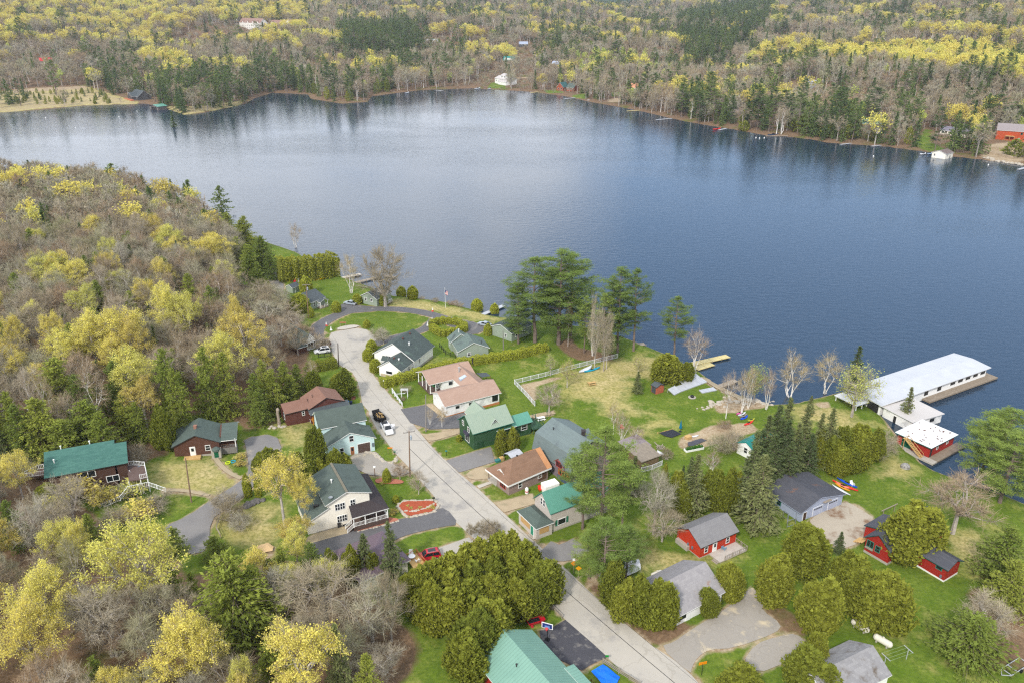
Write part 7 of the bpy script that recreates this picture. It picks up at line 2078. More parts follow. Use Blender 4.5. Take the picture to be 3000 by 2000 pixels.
hull('kayak', 'yellow kayak on the lawn beside the tall cedar hedge', 'C5', (585, 474), (660, 462), .75, mt('plastic_yellow', 250, 200, 10, rough=.4))
hull('canoe', 'teal canoe on the grass beside the white picket fence', 'C6', (815, 1022), (935, 990), 1.0, KT, .45, cat='canoe')
hull('rowing_boat', 'white upturned boat beside the teal canoe at the fence', 'C6', (775, 1028), (872, 984), 1.5, KW, .6, cat='boat', seat=False)
LG = 'boats stored at the rocky shore'
hull('kayak', 'pink kayak on the shoreside rack', 'F7', (450, 680), (570, 615), .7, mt('plastic_pink', 226, 90, 160, rough=.4), group=LG)
hull('kayak', 'white kayak beside the pink one on the rack', 'F7', (480, 700), (615, 645), .7, KW, group=LG)
hull('kayak', 'grey kayak in the middle of the shoreside rack', 'F7', (500, 725), (640, 675), .7, mt('plastic_grey', 150, 140, 120, rough=.5), group=LG)
hull('kayak', 'blue kayak at the front of the shoreside rack', 'F7', (520, 765), (650, 705), .9, KB, group=LG)
hull('kayak', 'red kayak lying in front of the shoreside rack', 'F7', (585, 862), (745, 792), .8, KR, group=LG)
hull('kayak', 'yellow-green kayak behind the red one near the rack', 'F7', (650, 790), (770, 755), .7, mt('plastic_lime', 190, 190, 60, rough=.4), group=LG)
hull('rowing_boat', 'white dinghy resting on lumber beside the weathered shed', 'F8', (950, 545), (1080, 620), 1.2, KW, .4, cat='boat', seat=False)
hull('paddle_board', 'long pale board lying in the garden bed', 'F8', (1590, 262), (1745, 228), .6, KW, .15, cat='board', seat=False)


def dock(label, c, p0, p1, wd, mat, z=.55, group='docks along the lake', name='dock', posts=True):
    a, b = Vector((*atz(P(c, *p0), z), 0)), Vector((*atz(P(c, *p1), z), 0))
    d = (b - a); L = d.length; d.normalize(); n = Vector((-d.y, d.x, 0)) * wd / 2
    t = empty(name, a, label, 'dock', group)
    o = Vector((0, 0, z)); v = d * L
    m = MB(); k = max(1, int(L / 3.2))
    for i in range(k):
        s0, s1 = v * (i / k), v * ((i + .96) / k)
        m.hexa([s0 - n + o - Vector((0, 0, .2)), s1 - n + o - Vector((0, 0, .2)), s1 + n + o - Vector((0, 0, .2)), s0 + n + o - Vector((0, 0, .2))], [s0 - n + o, s1 - n + o, s1 + n + o, s0 + n + o])
    m.build('deck', mat, t)
    if posts:
        for i in range(k + 1):
            for s in (-.98, .98): q = v * (i / k) + n * s; m = MB(); m.tube([q + Vector((0, 0, -1.2)), q + Vector((0, 0, z + .15))], .06, 6); m.build('post', WOODG, t)
    return t


DY = M_lines('dock_boards_yellow', C(226, 210, 150), C(208, 190, 130), .3, 0, .3, width=.15)
dock('long yellow board dock below the olive tree', 'C6', (1640, 955), (1918, 893), 2.2, DY)
dock('short yellow board float beside the long yellow dock', 'C6', (1665, 990), (1795, 952), 2.4, DY, .4)
dock('grey walkway dock at the concrete shore path', 'C6', (1790, 1145), (1980, 1078), 1.7, WOODG)
dock('whitish dock beyond the bare birch at the cedar hedge', 'C5', (765, 458), (935, 424), 1.8, M_lines('dock_boards_pale', C(222, 212, 198), C(204, 194, 180), .3, 0, .3, width=.15))
dock('brown dock behind the bare maple', 'C5', (870, 494), (1075, 446), 1.6, WOODG)
dock('short dock end piece floating beyond the bare maple', 'C5', (1115, 434), (1195, 450), 1.5, WOODG)
dock('white dock at the pines behind the last clipped bush', 'C6', (35, 578), (200, 508), 1.7, ALU)
dock('low plank dock in the shade below the pines', 'C6', (1010, 830), (1280, 800), 1.8, WOODG)
for lb, p0, p1 in (('small pale dock at the far white cottage', (655, 622), (700, 628)), ('long pale dock under the far birches', (1305, 640), (1370, 632)), ('pale dock before the timber lodge lawn', (1535, 682), (1610, 674)),
                   ('pale dock right of the moored pontoon boat', (1755, 700), (1812, 694)), ('pale dock off the gravel beach', (1915, 726), (1980, 718)), ('long pale dock below the gravel beach', (1970, 766), (2060, 760)), ('pale dock with bench at the right shore cedars', (2170, 826), (2280, 816))):
    dock(lb, 'A2', p0, p1, 2.0, DY if 'long' in lb else ALU, .5)
for lb, p0, p1 in (('short dock beside the red paddle boats', (250, 897), (300, 885)), ('grey dock under the tall pines on the right shore', (575, 938), (725, 938)), ('reddish dock below the right shore cedars', (1090, 996), (1165, 986)), ('white dock right of the reddish dock', (1305, 1008), (1370, 1000)), ('dock at the right frame edge', (2315, 1168), (2380, 1150))):
    dock(lb, 'A3', p0, p1, 2.0, WOODG if 'grey' in lb else ALU, .5)


def motor(label, c, p0, p1, mat, wd=2.2):
    t = hull('motor_boat', label, c, p0, p1, wd, mat, .8, z=.1, group='boats moored across the lake', cat='boat', seat=False)
    m = MB(); m.hexa([(-.6, -.7, .8), (1, -.7, .8), (1, .7, .8), (-.6, .7, .8)], [(-.5, -.6, 1.5), (.4, -.6, 1.5), (.4, .6, 1.5), (-.5, .6, 1.5)]); m.build('windscreen', glass(), t)


motor('white boat with red trim moored at the far left bay', 'A2', (438, 648), (466, 640), KW)
motor('white motor boat left of the far shore lawn', 'A2', (918, 617), (958, 610), KW)
motor('white motor boat in front of the far shore lawn', 'A2', (1008, 617), (1046, 609), KW)
motor('turquoise boat at the edge of the far shore lawn', 'A2', (1092, 616), (1120, 612), KT)
motor('white pontoon boat moored beside the far gravel beach', 'A2', (1695, 697), (1745, 688), KW, 2.8)
motor('red paddle boat on the right shore', 'A3', (208, 898), (262, 890), KR)
motor('dark motor boat at the grey dock on the right shore', 'A3', (585, 936), (660, 930), mt('paint_navy', 40, 60, 90))
motor('white boat beside the right shore boathouse', 'F4', (358, 812), (470, 800), KW); motor('pale blue boat tied right against the white boathouse', 'F4', (500, 812), (578, 792), mt('plastic_paleblue', 170, 190, 220))
for i, (c, x, y) in enumerate((('A1', 314, 815), ('A1', 520, 883), ('A1', 945, 770), ('A1', 820, 808), ('A3', 505, 952), ('A3', 530, 955), ('A3', 562, 953), ('A3', 1315, 1080), ('A3', 2106, 1140))):
    x_, y_ = atz(P(c, x, y)); m = MB(); m.lathe([(.05, -.3), (.4, 0), (.42, .3), (.2, .6), (.05, .9)], 8); o = m.build('mooring_buoy', T_WHITE, loc=(x_, y_, 0)); tag(o, 'small pale mooring buoy floating on the open lake', 'buoy', 'mooring buoys on the lake')
# aluminium dock sections pulled up on the lawn
for lb, a, b_, wd, lift in (('aluminium dock section, the long one on the lawn by the orange shed', (1535, 1158), (1733, 1085), 2.2, .5), ('aluminium dock section leaning behind the long one', (1560, 1118), (1678, 1052), 2.2, 1.0), ('short tilted aluminium ramp at the end of the dock sections', (1478, 1185), (1530, 1160), 2.2, .9), ('flat white gangway lying on the lawn by the shore path', (1705, 1172), (1815, 1150), 1.6, .15)):
    q0, q1 = at(P('C6', *a)), at(P('C6', *b_)); d = q1 - q0; n = Vector((-d.y, d.x, 0)).normalized() * wd / 2
    m = MB(); k = 4
    for i in range(k):
        s0, s1 = d * (i / k), d * ((i + .97) / k); zl = Vector((0, 0, .25)); tl = Vector((0, 0, lift))
        m.hexa([s0 - n, s1 - n, s1 + n + tl, s0 + n + tl], [s0 - n + zl, s1 - n + zl, s1 + n + tl + zl, s0 + n + tl + zl])
    for i in range(2): e = d * (i * .96 + .02); m.bar(e + n + Vector((0, 0, -.2)), e + n + Vector((0, 0, lift + .4)), .1)
    tag(m.build('dock_section', ALU, loc=q0), lb, 'dock section', 'dock sections stored on the lawn')


# --- fences
def fence(label, c, pts, mat, h=1.2, gap=.22, post=2.3, w_=.09, rails=None, name='fence'):
    q = [at(P(c, *p)) for p in pts]; o = q[0].copy()
    t = empty(name, o, label, 'fence'); P_ = [p - o for p in q]
    m = MB(); pm = MB(); up = Vector((0, 0, 1))
    for a, b in zip(P_, P_[1:]):
        k = max(1, int(round((b - a).length / post)))
        pp = []
        for i in range(k + 1):
            p = a.lerp(b, i / k); g = at_ground(p + o) - o.z; p = Vector((p.x, p.y, g)); pp.append(p)
            pm.bar(p - up * .3, p + up * (h + .12), .13)
        for s, e in zip(pp, pp[1:]):
            for z in (rails or (.12, h)): m.bar(s + up * z, e + up * z, .07, .1)
            if gap:
                n = int((e - s).length / gap)
                for i in range(1, n): f = s.lerp(e, i / n); m.bar(f + up * .12, f + up * h, w_, .03)
    m.build('panel', mat, t); pm.build('posts_row', mat, t); return t


def at_ground(p): return gz1(p.x, p.y)


VINYL = mt('vinyl_white', 240, 241, 244, rough=.5)
fence('long white picket fence around the middle yard', 'C6', [(437, 1278), (360, 1190), (280, 1108), (405, 1078), (520, 1050), (660, 1012), (780, 980), (890, 952), (1070, 908)], VINYL, 1.25, .2, w_=.14)
fence('white fence panel in front of the weathered shed', 'F8', [(640, 932), (850, 880), (1038, 795)], VINYL, 1.2, .18, w_=.1)
fence('grey split rail fence along the street by the big cedars', 'D5', [(-60, 770), (60, 890), (145, 978)], WOODG, .95, 0, rails=(.45, .9))
fence('grey split rail fence beside the blue tarpaulin', 'D5', [(520, 1385), (665, 1480), (860, 1600)], WOODG, 1.0, 0, rails=(.35, .65, .95))
fence('black pool fence beside the white parked car', 'C5', [(610, 1065), (705, 1055), (708, 1000)], BLACK, 1.2, .25, w_=.04)
fence('black garden fence beside the twin ridged sage cottage', 'E3', [(1085, 400), (1180, 520), (1330, 575)], BLACK, 1.3, 0, rails=(.6, 1.2))
fence('weathered fence along the curving drive', 'C8', [(1880, 1195), (1800, 1240), (1690, 1330), (1660, 1440), (1690, 1500)], WOODG, .9, 0, rails=(.45, .85))
fence('wire dog pen beside the blue garage', 'F5', [(265, 1040), (365, 1110), (355, 1285), (540, 1215), (545, 1030)], CHROME, 1.6, 0, rails=(.1, 1.55))
fence('low timber edge round the empty black garden bed', 'F8', [(955, 190), (1235, 115)], WOODY, .3, 0, rails=(.15,))
q = at(P('E3', 440, 1180)); t = empty('ornamental_fence', q, 'white ornamental rail fence on the roadside lawn', 'fence'); m = MB()
f0, f1 = at(P('E3', 365, 1105)) - q, at(P('E3', 515, 1300)) - q
for i in range(5): p = f0.lerp(f1, i / 4); m.bar(p, p + Vector((0, 0, 1.6 - .15 * i)), .2)
m.bar(f0 + Vector((0, 0, 1.4)), f1 + Vector((0, 0, .9)), .12); m.bar(f0 + Vector((0, 0, .8)), f1 + Vector((0, 0, .4)), .12)
m.bar(f0.lerp(f1, .3) + Vector((0, 0, .9)), f0.lerp(f1, .3) + Vector((2.6, .5, .9)), .12); m.build('rails', VINYL, t)
q = at(P('E3', 552, 1165)); t = empty('garden_arbour', q, 'white lattice garden arbour beside the ornamental fence', 'arbour'); m = MB()
for x in (-.8, .8):
    for y in (-.4, .4): m.bar((x, y, 0), (x, y, 2.3), .1)
    for z in (.5, 1.0, 1.5, 2.0): m.bar((x, -.4, z), (x, .4, z), .07)
for y in (-.4, 0, .4): m.bar((-1, y, 2.35), (1, y, 2.35), .09)
m.build('lattice', VINYL, t)


# --- garden and roadside things
def post_thing(name, label, cat, c, base, H, mat, top=None, topmat=None, r=.05, partname='head', group=None):
    q = at(P(c, *base)); t = empty(name, q, label, cat, group)
    m = MB(); m.tube([(0, 0, -.2), (0, 0, H)], r, 6); m.build('post', mat, t)
    if top: m = MB(); top(m, H); m.build(partname, topmat, t)
    return t


mbx = lambda m, H: (m.box(-.26, .26, -.12, .12, H, H + .16), m.tube([(-.26, 0, H + .16), (.26, 0, H + .16)], .12, 8))
post_thing('mailbox', 'black mailbox on a post at the corner of the orange mulch bed', 'mailbox', 'E6', (2080, 712), 1.05, BLACK, mbx, BLACK, .07, 'box')
post_thing('mailbox', 'bright green mailbox at the street edge by the blue tarpaulin', 'mailbox', 'E7', (2250, 800), 1.05, WOODG, mbx, mt('green_bright', 20, 140, 50), .06, 'box')
post_thing('mailbox', 'teal mailbox on the lawn before the green house', 'mailbox', 'D2', (338, 606), 1.1, BLACK, mbx, mt('teal_box', 60, 130, 130), .06, 'box')
post_thing('mailbox', 'dark green mailbox with white lid by the white annex', 'mailbox', 'E3', (98, 785), 1.0, mt('green_dark', 20, 100, 70), mbx, T_WHITE, .07, 'box')
post_thing('mailbox', 'green box at the rock garden below the white pickup', 'mailbox', 'D1', (1432, 600), .7, BLACK, mbx, mt('green_dark', 20, 100, 70), .06, 'box')
post_thing('lamp_post', 'brown lamp post with white lantern beside the pink mulch bed', 'lamp', 'E6', (1210, 352), 2.7, mt('pole_wood', 150, 124, 104), lambda m, H: m.box(-.25, .25, -.16, .16, H, H + .3), T_WHITE, .09, 'lantern')
post_thing('lamp_post', 'small white lamp standing at the near end of the long hedge', 'lamp', 'E3', (237, 1020), 2.0, WOODG, lambda m, H: m.lathe([(.08, H), (.2, H + .15), (.05, H + .35)], 8), T_WHITE, .06, 'lantern')
ORA, YEL = mt('sign_orange', 246, 150, 20, rough=.5), mt('sign_amber', 250, 178, 20, rough=.5)
def diamond(m, H): m.hexa([(0, -.03, H - .15), (.55, -.03, H + .4), (0, -.03, H + .95), (-.55, -.03, H + .4)], [(0, .02, H - .15), (.55, .02, H + .4), (0, .02, H + .95), (-.55, .02, H + .4)])
post_thing('road_sign', 'amber diamond road sign by the pines at the street edge', 'sign', 'D5', (295, 605), 1.9, WOODG, diamond, YEL, .05, 'board')
t = post_thing('road_sign', 'orange road sign with small white plate behind the amber diamond', 'sign', 'D5', (250, 560), 1.9, WOODG, diamond, ORA, .05, 'board'); m = MB(); m.box(-.22, .22, -.03, .03, 2.9, 3.45); m.build('plate', T_WHITE, t)
post_thing('road_sign', 'orange sign seen edge-on at the parking lot island', 'sign', 'D5', (1428, 1490), 2.2, BLACK, lambda m, H: m.bar((-.65, -.1, H + .1), (.65, .25, H + .1), .06, .5), ORA, .05, 'board')
post_thing('road_sign', 'orange sign at the rock garden before the mint house', 'sign', 'D1', (1372, 592), 1.5, POLEW, lambda m, H: m.bar((-.1, 0, H + .1), (1.1, .1, H + .1), .05, .3), ORA, .05, 'board')
q = at(P('E2', 1210, 1290)); t = empty('notice_board', q, 'brown wooden notice board at the head of the street', 'sign'); m = MB(); m.box(-1.0, 1.0, -.05, .05, 1.3, 1.7); m.build('board', mt('board_redbrown', 176, 110, 84), t)
for x in (-.9, .9): m = MB(); m.bar((x, .1, -.2), (x, .1, 1.75), .1); m.build('post', WOODG, t)
q = at(P('C5', 1582, 686)); t = empty('flagpole', q, 'white flagpole flying a flag on the lakeshore lawn', 'flagpole'); m = MB(); m.tube([(0, 0, 0), (0, 0, 7.2)], [.07, .04], 8); m.lathe([(.02, 7.15), (.1, 7.25), (.02, 7.35)], 6); m.build('pole', T_WHITE, t)
m = MB()
for i in range(7): m.hexa([(.06, -.01, 5.1 + .2 * i), (.95, -.2, 4.6 + .2 * i), (.95, -.17, 4.6 + .2 * i), (.06, .02, 5.1 + .2 * i)], [(.06, -.01, 5.3 + .2 * i), (.95, -.2, 4.8 + .2 * i), (.95, -.17, 4.8 + .2 * i), (.06, .02, 5.3 + .2 * i)], i % 2)
m.hexa([(.05, -.04, 5.78), (.45, -.14, 5.55), (.45, -.05, 5.55), (.05, .03, 5.78)], [(.05, -.04, 6.52), (.45, -.14, 6.29), (.45, -.05, 6.29), (.05, .03, 6.52)], 2)
m.build('flag', [mt('flag_red', 200, 40, 50), T_WHITE, mt('flag_blue', 50, 60, 120)], t)
for lb, x, y, c_ in (('red and white traffic cone at the loop road fork', 670, 822, 'r'), ('red and white traffic cone on the lake side of the loop', 1483, 712, 'r'), ('red and white traffic cone at the bend of the loop', 1480, 784, 'r'), ('white traffic cone at the island tip', 1445, 820, 'w'), ('white cone by the island bollard', 706, 855, 'w')):
    q = at(P('C5', x, y)); m = MB(); m.box(-.28, .28, -.28, .28, 0, .06); m.lathe([(.22, .06), (.16, .38)], 10, mi=0); m.lathe([(.16, .38), (.05, 1.0)], 10, mi=1); s = m.build('traffic_cone', [mt('cone_red', 240, 70, 50) if c_ == 'r' else T_WHITE, T_WHITE], loc=q); s.scale = (1.3, 1.3, 1.3); tag(s, lb, 'traffic cone', 'traffic cones')


def chair(label, c, p, mat, rz=0.0, dz=0.0, name='garden_chair', group='garden chairs'):
    q = at(P(c, *p), dz) if dz else at(P(c, *p)); t = empty(name, q, label, 'chair', group, rz)
    m = MB(); m.hexa([(-.3, -.3, .32), (.3, -.3, .32), (.3, .32, .25), (-.3, .32, .25)], [(-.3, -.3, .38), (.3, -.3, .38), (.3, .32, .31), (-.3, .32, .31)]); m.build('seat', mat, t)
    m = MB(); m.hexa([(-.3, .28, .3), (.3, .28, .3), (.3, .34, .3), (-.3, .34, .3)], [(-.34, .6, 1.05), (.34, .6, 1.05), (.34, .66, 1.05), (-.34, .66, 1.05)]); m.build('backrest', mat, t)
    for s in (-.34, .34):
        m = MB(); m.box(s - .06, s + .06, -.35, .45, .54, .59); m.build('armrest', mat, t)
        for y in (-.3, .35): m = MB(); m.box(s - .03, s + .03, y - .03, y + .03, 0, .54); m.build('leg', mat, t)


CR_, CB_ = mt('chair_red', 230, 40, 70), mt('chair_blue', 130, 170, 196)
chair('bright red garden chair by the tall cedar hedge', 'C5', (428, 490), CR_); chair('white garden chair beside the red one at the cedar hedge', 'C5', (452, 488), T_WHITE)
chair('white deck chair on the left of the brown house deck', 'C8', (1024, 1012), T_WHITE, 2.2, 2.4); chair('blue-grey deck chair by the table on the brown house deck', 'C8', (1082, 995), CB_, .8, 2.4)
chair('white chair behind the patio table by the red car', 'D6', (642, 398), T_WHITE, .2, .7); chair('white chair in front of the patio table by the red car', 'D6', (700, 458), T_WHITE, 3.6, .7)
chair('pale blue chair on the red cabin deck', 'D5', (1632, 340), CB_, 2.4, .35); chair('red chair beside the brick bungalow', 'E5', (958, 712), mt('chair_scarlet', 240, 60, 30), .5); chair('green chair on the ranch house porch', 'E3', (1012, 1010), mt('chair_green', 60, 160, 90), 1.0, .3); chair('white chair on the ranch house porch', 'E3', (1058, 1040), T_WHITE, 4.0, .3)
chair('white chair set on the blue kayak pile', 'F5', (1855, 330), T_WHITE, .3); chair('red chair under the white birches by the plank shelter', 'D3', (385, 365), mt('chair_scarlet', 240, 60, 30), .3)
q = at(P('D6', 650, 428), .7); t = empty('patio_table', q, 'round white patio table on the deck by the red car', 'table'); m = MB(); m.lathe([(.62, .68), (.65, .72)], 14); m.build('tabletop', T_WHITE, t); m = MB(); m.lathe([(.3, 0), (.05, .08), (.05, .68)], 8); m.build('leg', T_WHITE, t)
q = at(P('C8', 1052, 968), 2.4); t = empty('patio_table', q, 'square brown table on the brown house deck', 'table'); m = MB(); m.box(-.55, .55, -.55, .55, .66, .72); m.build('tabletop', WOODG, t)
for x, y in ((-.5, -.5), (.5, -.5), (.5, .5), (-.5, .5)): m = MB(); m.box(x - .03, x + .03, y - .03, y + .03, 0, .66); m.build('leg', WOODG, t)


def picnic(label, c, a, b_, mat):
    m_, rz, L = heading(c, a, b_); t = empty('picnic_table', m_, label, 'picnic table', 'picnic tables', rz)
    h = 1.1
    m = MB(); m.box(-h, h, -.42, .42, .7, .76); m.build('tabletop', mat, t)
    for s in (-1, 1):
        m = MB(); m.box(-h, h, s * .75 - .15, s * .75 + .15, .41, .46); m.build('bench', mat, t)
        m = MB(); m.bar((s * .8, -.72, 0), (s * .8, -.3, .7), .08); m.bar((s * .8, .72, 0), (s * .8, .3, .7), .08); m.bar((s * .8, -.85, .38), (s * .8, .85, .38), .08); m.build('leg', mat, t)


picnic('wooden picnic table on the dry middle lawn', 'C6', (835, 1118), (908, 1108), WOODY); picnic('white picnic table under the green swing frame', 'E4', (1490, 430), (1690, 400), T_WHITE)
q = at(P('E4', 1600, 430)); t = empty('swing_frame', q, 'green timber frame standing over the white picnic table', 'frame'); a, b_ = at(P('E4', 1500, 465)) - q, at(P('E4', 1705, 395)) - q
for e in (a, b_): m = MB(); m.bar(e, e + Vector((0, 0, 2.3)), .12); m.bar(e + Vector((-.2, -.8, 2.3)), e + Vector((.2, .8, 2.3)), .12); m.build('post', mt('frame_green', 60, 110, 84), t)
for lb, p, mt_ in (('bright blue wheeled bin beside the red-brown house', (1300, 560), mt('bin_blue', 40, 140, 220)), ('navy wheeled bin beside the bright blue one', (1366, 558), mt('bin_navy', 40, 50, 90))):
    q = at(P('E1', *p)); t = empty('wheelie_bin', q, lb, 'bin', 'wheelie bins', .2); m = MB(); m.hexa([(-.25, -.3, .08), (.25, -.3, .08), (.25, .3, .08), (-.25, .3, .08)], [(-.33, -.38, 1.0), (.33, -.38, 1.0), (.33, .38, 1.0), (-.33, .38, 1.0)]); m.build('body', mt_, t); m = MB(); m.hexa([(-.36, -.42, 1.0), (.36, -.42, 1.0), (.36, .42, 1.0), (-.36, .42, 1.0)], [(-.3, -.34, 1.12), (.3, -.34, 1.12), (.3, .3, 1.12), (-.3, .3, 1.12)]); m.build('lid', mt_, t)
for lb, c, p, sx, sy, sz, mt_ in (('teal lidded chest by the carport of the bungalow', 'E4', (835, 1150), 1.2, .8, .6, mt('teal_box', 60, 130, 130)), ('orange wooden crate by the carport', 'E4', (905, 1128), 1.0, .8, .9, WOODY), ('white utility box behind the brick bungalow', 'E5', (1105, 705), 3.4, 2.0, 2.0, T_WHITE), ('light wooden crate in the vegetable garden', 'F8', (1540, 285), 1.4, 1.1, .8, WOODY)):
    q = at(P(c, *p)); t = empty('storage_box', q, lb, 'box', None, .5); m = MB(); m.box(-sx / 2, sx / 2, -sy / 2, sy / 2, -.1, sz * .86); m.build('body', mt_, t); m = MB(); m.hexa([(-sx / 2 - .04, -sy / 2 - .04, sz * .86), (sx / 2 + .04, -sy / 2 - .04, sz * .86), (sx / 2 + .04, sy / 2 + .04, sz * .86), (-sx / 2 - .04, sy / 2 + .04, sz * .86)], [(-sx / 2 + .05, -sy / 2 + .05, sz), (sx / 2 - .05, -sy / 2 + .05, sz), (sx / 2 - .05, sy / 2 - .05, sz), (-sx / 2 + .05, sy / 2 - .05, sz)]); m.build('lid', mt_, t)
# hot tub, swim rings, carport
q = at(P('C8', 1742, 775), 1.1); t = empty('hot_tub', q, 'hot tub with blue cover on the log cabin porch', 'hot tub'); m = MB(); m.box(-1, 1, -.8, .8, 0, .75); m.build('shell', mt('tub_grey', 180, 180, 176), t); m = MB(); m.box(-1.05, 1.05, -.85, .85, .75, .86); m.build('cover', mt('tub_blue', 60, 150, 210), t)
for lb, p, mt_ in (('lime green swim ring on the log cabin lawn', (1746, 930), mt('ring_lime', 200, 220, 40)), ('turquoise swim ring on the log cabin lawn', (1786, 921), mt('ring_teal', 40, 160, 180))):
    q = at(P('C8', *p)); m = MB(); m.tube([(.5 * math.cos(k * .449), .5 * math.sin(k * .449), .14) for k in range(15)], .14, 8, cap=False); tag(m.build('swim_ring', mt_, loc=q), lb, 'swim ring', 'swim rings')
c4 = [at(P('E4', *p), 2.2) for p in ((930, 1040), (1080, 1085), (1290, 1000), (1150, 960))]; o = sum(c4, Vector()) / 4; o.z = at_ground(o)
t = empty('carport', o, 'open carport with pale grey fabric roof behind the bungalow', 'carport'); m = MB(); pr = [(-1.6, 1.9), (-1.2, 2.5), (0, 2.9), (1.2, 2.5), (1.6, 1.9)]; u = (c4[2] - c4[1]); u.z = 0; Lc = u.length; u.normalize(); v_ = Vector((-u.y, u.x, 0))
for (a, za), (b_, zb) in zip(pr, pr[1:]): m.face([v_ * a - u * Lc / 2 + Vector((0, 0, za)), v_ * a + u * Lc / 2 + Vector((0, 0, za)), v_ * b_ + u * Lc / 2 + Vector((0, 0, zb)), v_ * b_ - u * Lc / 2 + Vector((0, 0, zb))])
o_ = m.build('canopy', mt('canvas_grey', 196, 198, 204), t); o_.modifiers.new('thick', 'SOLIDIFY').thickness = .05
for a in (-1.6, 1.6):
    for s in (-.48, 0, .48): m = MB(); e = v_ * a + u * Lc * s; m.tube([e, e + Vector((0, 0, 1.95))], .04, 6); m.build('post', CHROME, t)


def tank(label, c, p0, p1, r):
    a, b_ = at(P(c, *p0)), at(P(c, *p1)); m_ = (a + b_) / 2; d = (b_ - a); t = empty('propane_tank', m_, label, 'propane tank', 'white propane tanks', math.atan2(d.y, d.x)); h = d.length / 2
    m = MB(); m.tube([(-h, 0, r + .25), (-h + r * .25, 0, r + .25), (-h + r * .7, 0, r + .25), (h - r * .7, 0, r + .25), (h - r * .25, 0, r + .25), (h, 0, r + .25)], [r * .3, r * .75, r, r, r * .75, r * .3], 14); m.lathe([(.16, 2 * r + .15), (.16, 2 * r + .45)], 8); m.build('shell', mt('tank_white', 232, 226, 210), t, smooth=False)
    for x in (-h * .55, h * .55): m = MB(); m.box(x - .12, x + .12, -r * .7, r * .7, -.15, .45); m.build('saddle', CONCW, t)


tank('long white propane tank under the cedars, the upper of two', 'D4', (655, 1180), (772, 1252), .55); tank('long white propane tank behind the grey roof, the lower of two', 'D4', (800, 1278), (922, 1350), .55); tank('white propane tank behind the roadside lodge', 'D5', (965, 612), (1068, 575), .5)
q = at(P('E5', 748, 755)); t = empty('gas_cylinder', q, 'upright white gas cylinder against the brick bungalow', 'gas cylinder'); m = MB(); m.lathe([(.3, 0), (.38, .1), (.38, 1.2), (.3, 1.4), (.12, 1.48), (.12, 1.6)], 12); m.build('shell', T_WHITE, t); m = MB(); m.lathe([(.39, .5), (.39, .75)], 12); m.build('band', mt('flag_red', 200, 40, 50), t)
# covered boat, tarpaulins
a, b_ = at(P('D5', 500, 610)), at(P('D5', 850, 520)); m_ = (a + b_) / 2; d = b_ - a
t = empty('covered_boat', m_, 'boat under crumpled white cover behind the roadside cedars', 'boat', None, math.atan2(d.y, d.x)); m = MB(); rg = random.Random(4); rows = []
for i in range(10):
    f = i / 9; rows.append([((f - .5) * 7.6, (j / 6 - .5) * 3.0 * (1 - .35 * abs(2 * f - 1) ** 3), max(.2, 1.9 * (1 - abs(j / 6 - .5) ** 1.6 * 2.6)) + rg.uniform(-.12, .12) + .5 * f) for j in range(7)])
for r0, r1 in zip(rows, rows[1:]):
    for j in range(6): m.face([r0[j], r0[j + 1], r1[j + 1], r1[j]])
for r0 in (rows[0], rows[-1]): m.face(r0 + [(r0[-1][0], r0[-1][1], .1), (r0[0][0], r0[0][1], .1)])
m.build('cover', mt('cover_white', 236, 238, 246, rough=.6), t); m = MB(); m.hexa([(-3.4, -.6, .1), (3.0, -.6, .1), (3.0, .6, .1), (-3.4, .6, .1)], [(-3.6, -1.2, .7), (3.4, -1.2, .7), (3.4, 1.2, .7), (-3.6, 1.2, .7)]); m.build('hull', T_WHITE, t)


def sheet(name, label, cat, c, pts, mat, wr=.12, off=.12):
    o = drape(name, wpoly(P(c, *pts)), mat, off, .7, None, road=False); rg = random.Random(5)
    for v in o.data.vertices: v.co.z += wr * (.5 + .5 * math.sin(v.co.x * 2.3 + 1.7 * math.sin(v.co.y * 1.9))) + rg.uniform(0, wr * .4)
    return tag(o, label, cat)


sheet('tarpaulin', 'bright blue tarpaulin spread on the grass by the split rail fence', 'tarpaulin', 'D5', ((412, 1470), (522, 1402), (680, 1518), (640, 1600), (560, 1640)), mt('tarp_blue', 24, 120, 236, rough=.4), .22)
sheet('ground_cloth', 'black cloth over the square garden bed near the closed umbrella', 'cloth', 'F8', ((985, 185), (1235, 122), (1290, 140), (1415, 205), (1230, 280), (1080, 240)), mt('cloth_black', 50, 52, 60, rough=.8), .1)
sheet('ground_cloth', 'long dark cloth over the vegetable bed', 'cloth', 'F8', ((1530, 370), (1800, 290), (1900, 330), (1640, 430), (1540, 440)), mt('cloth_grey', 84, 84, 92, rough=.8), .1)
sheet('wood_chips', 'pale heap of wood chips on the lawn near the cream house', 'wood chips', 'D1', ((150, 1470), (190, 1435), (270, 1425), (320, 1450), (310, 1500), (220, 1510)), mt('chips_pale', 236, 200, 150, rough=1), .3)
q = at(P('F8', 1390, 150)); t = empty('parasol', q, 'closed teal parasol standing near the black garden cloth', 'parasol'); m = MB(); m.tube([(0, 0, 0), (0, 0, 3.0)], .04, 6); m.lathe([(.4, 0), (.4, .1)], 8); m.build('pole', BLACK, t); m = MB(); m.lathe([(.34, .9), (.4, 1.1), (.2, 2.2), (.05, 3.1)], 9); m.build('canopy', mt('parasol_teal', 20, 120, 150), t)
q = at(P('C6', 1640, 1212)); t = empty('fire_pit', q, 'round stone fire pit with black kettle on the shore lawn', 'fire pit'); m = MB(); m.lathe([(1.0, 0), (1.05, .15), (.75, .2), (.7, .05)], 14); m.build('stone_ring', CONCW, t); m = MB(); m.lathe([(.2, .1), (.5, .3), (.5, .5), (.3, .75), (.05, .8)], 12); m.build('kettle', BLACK, t)
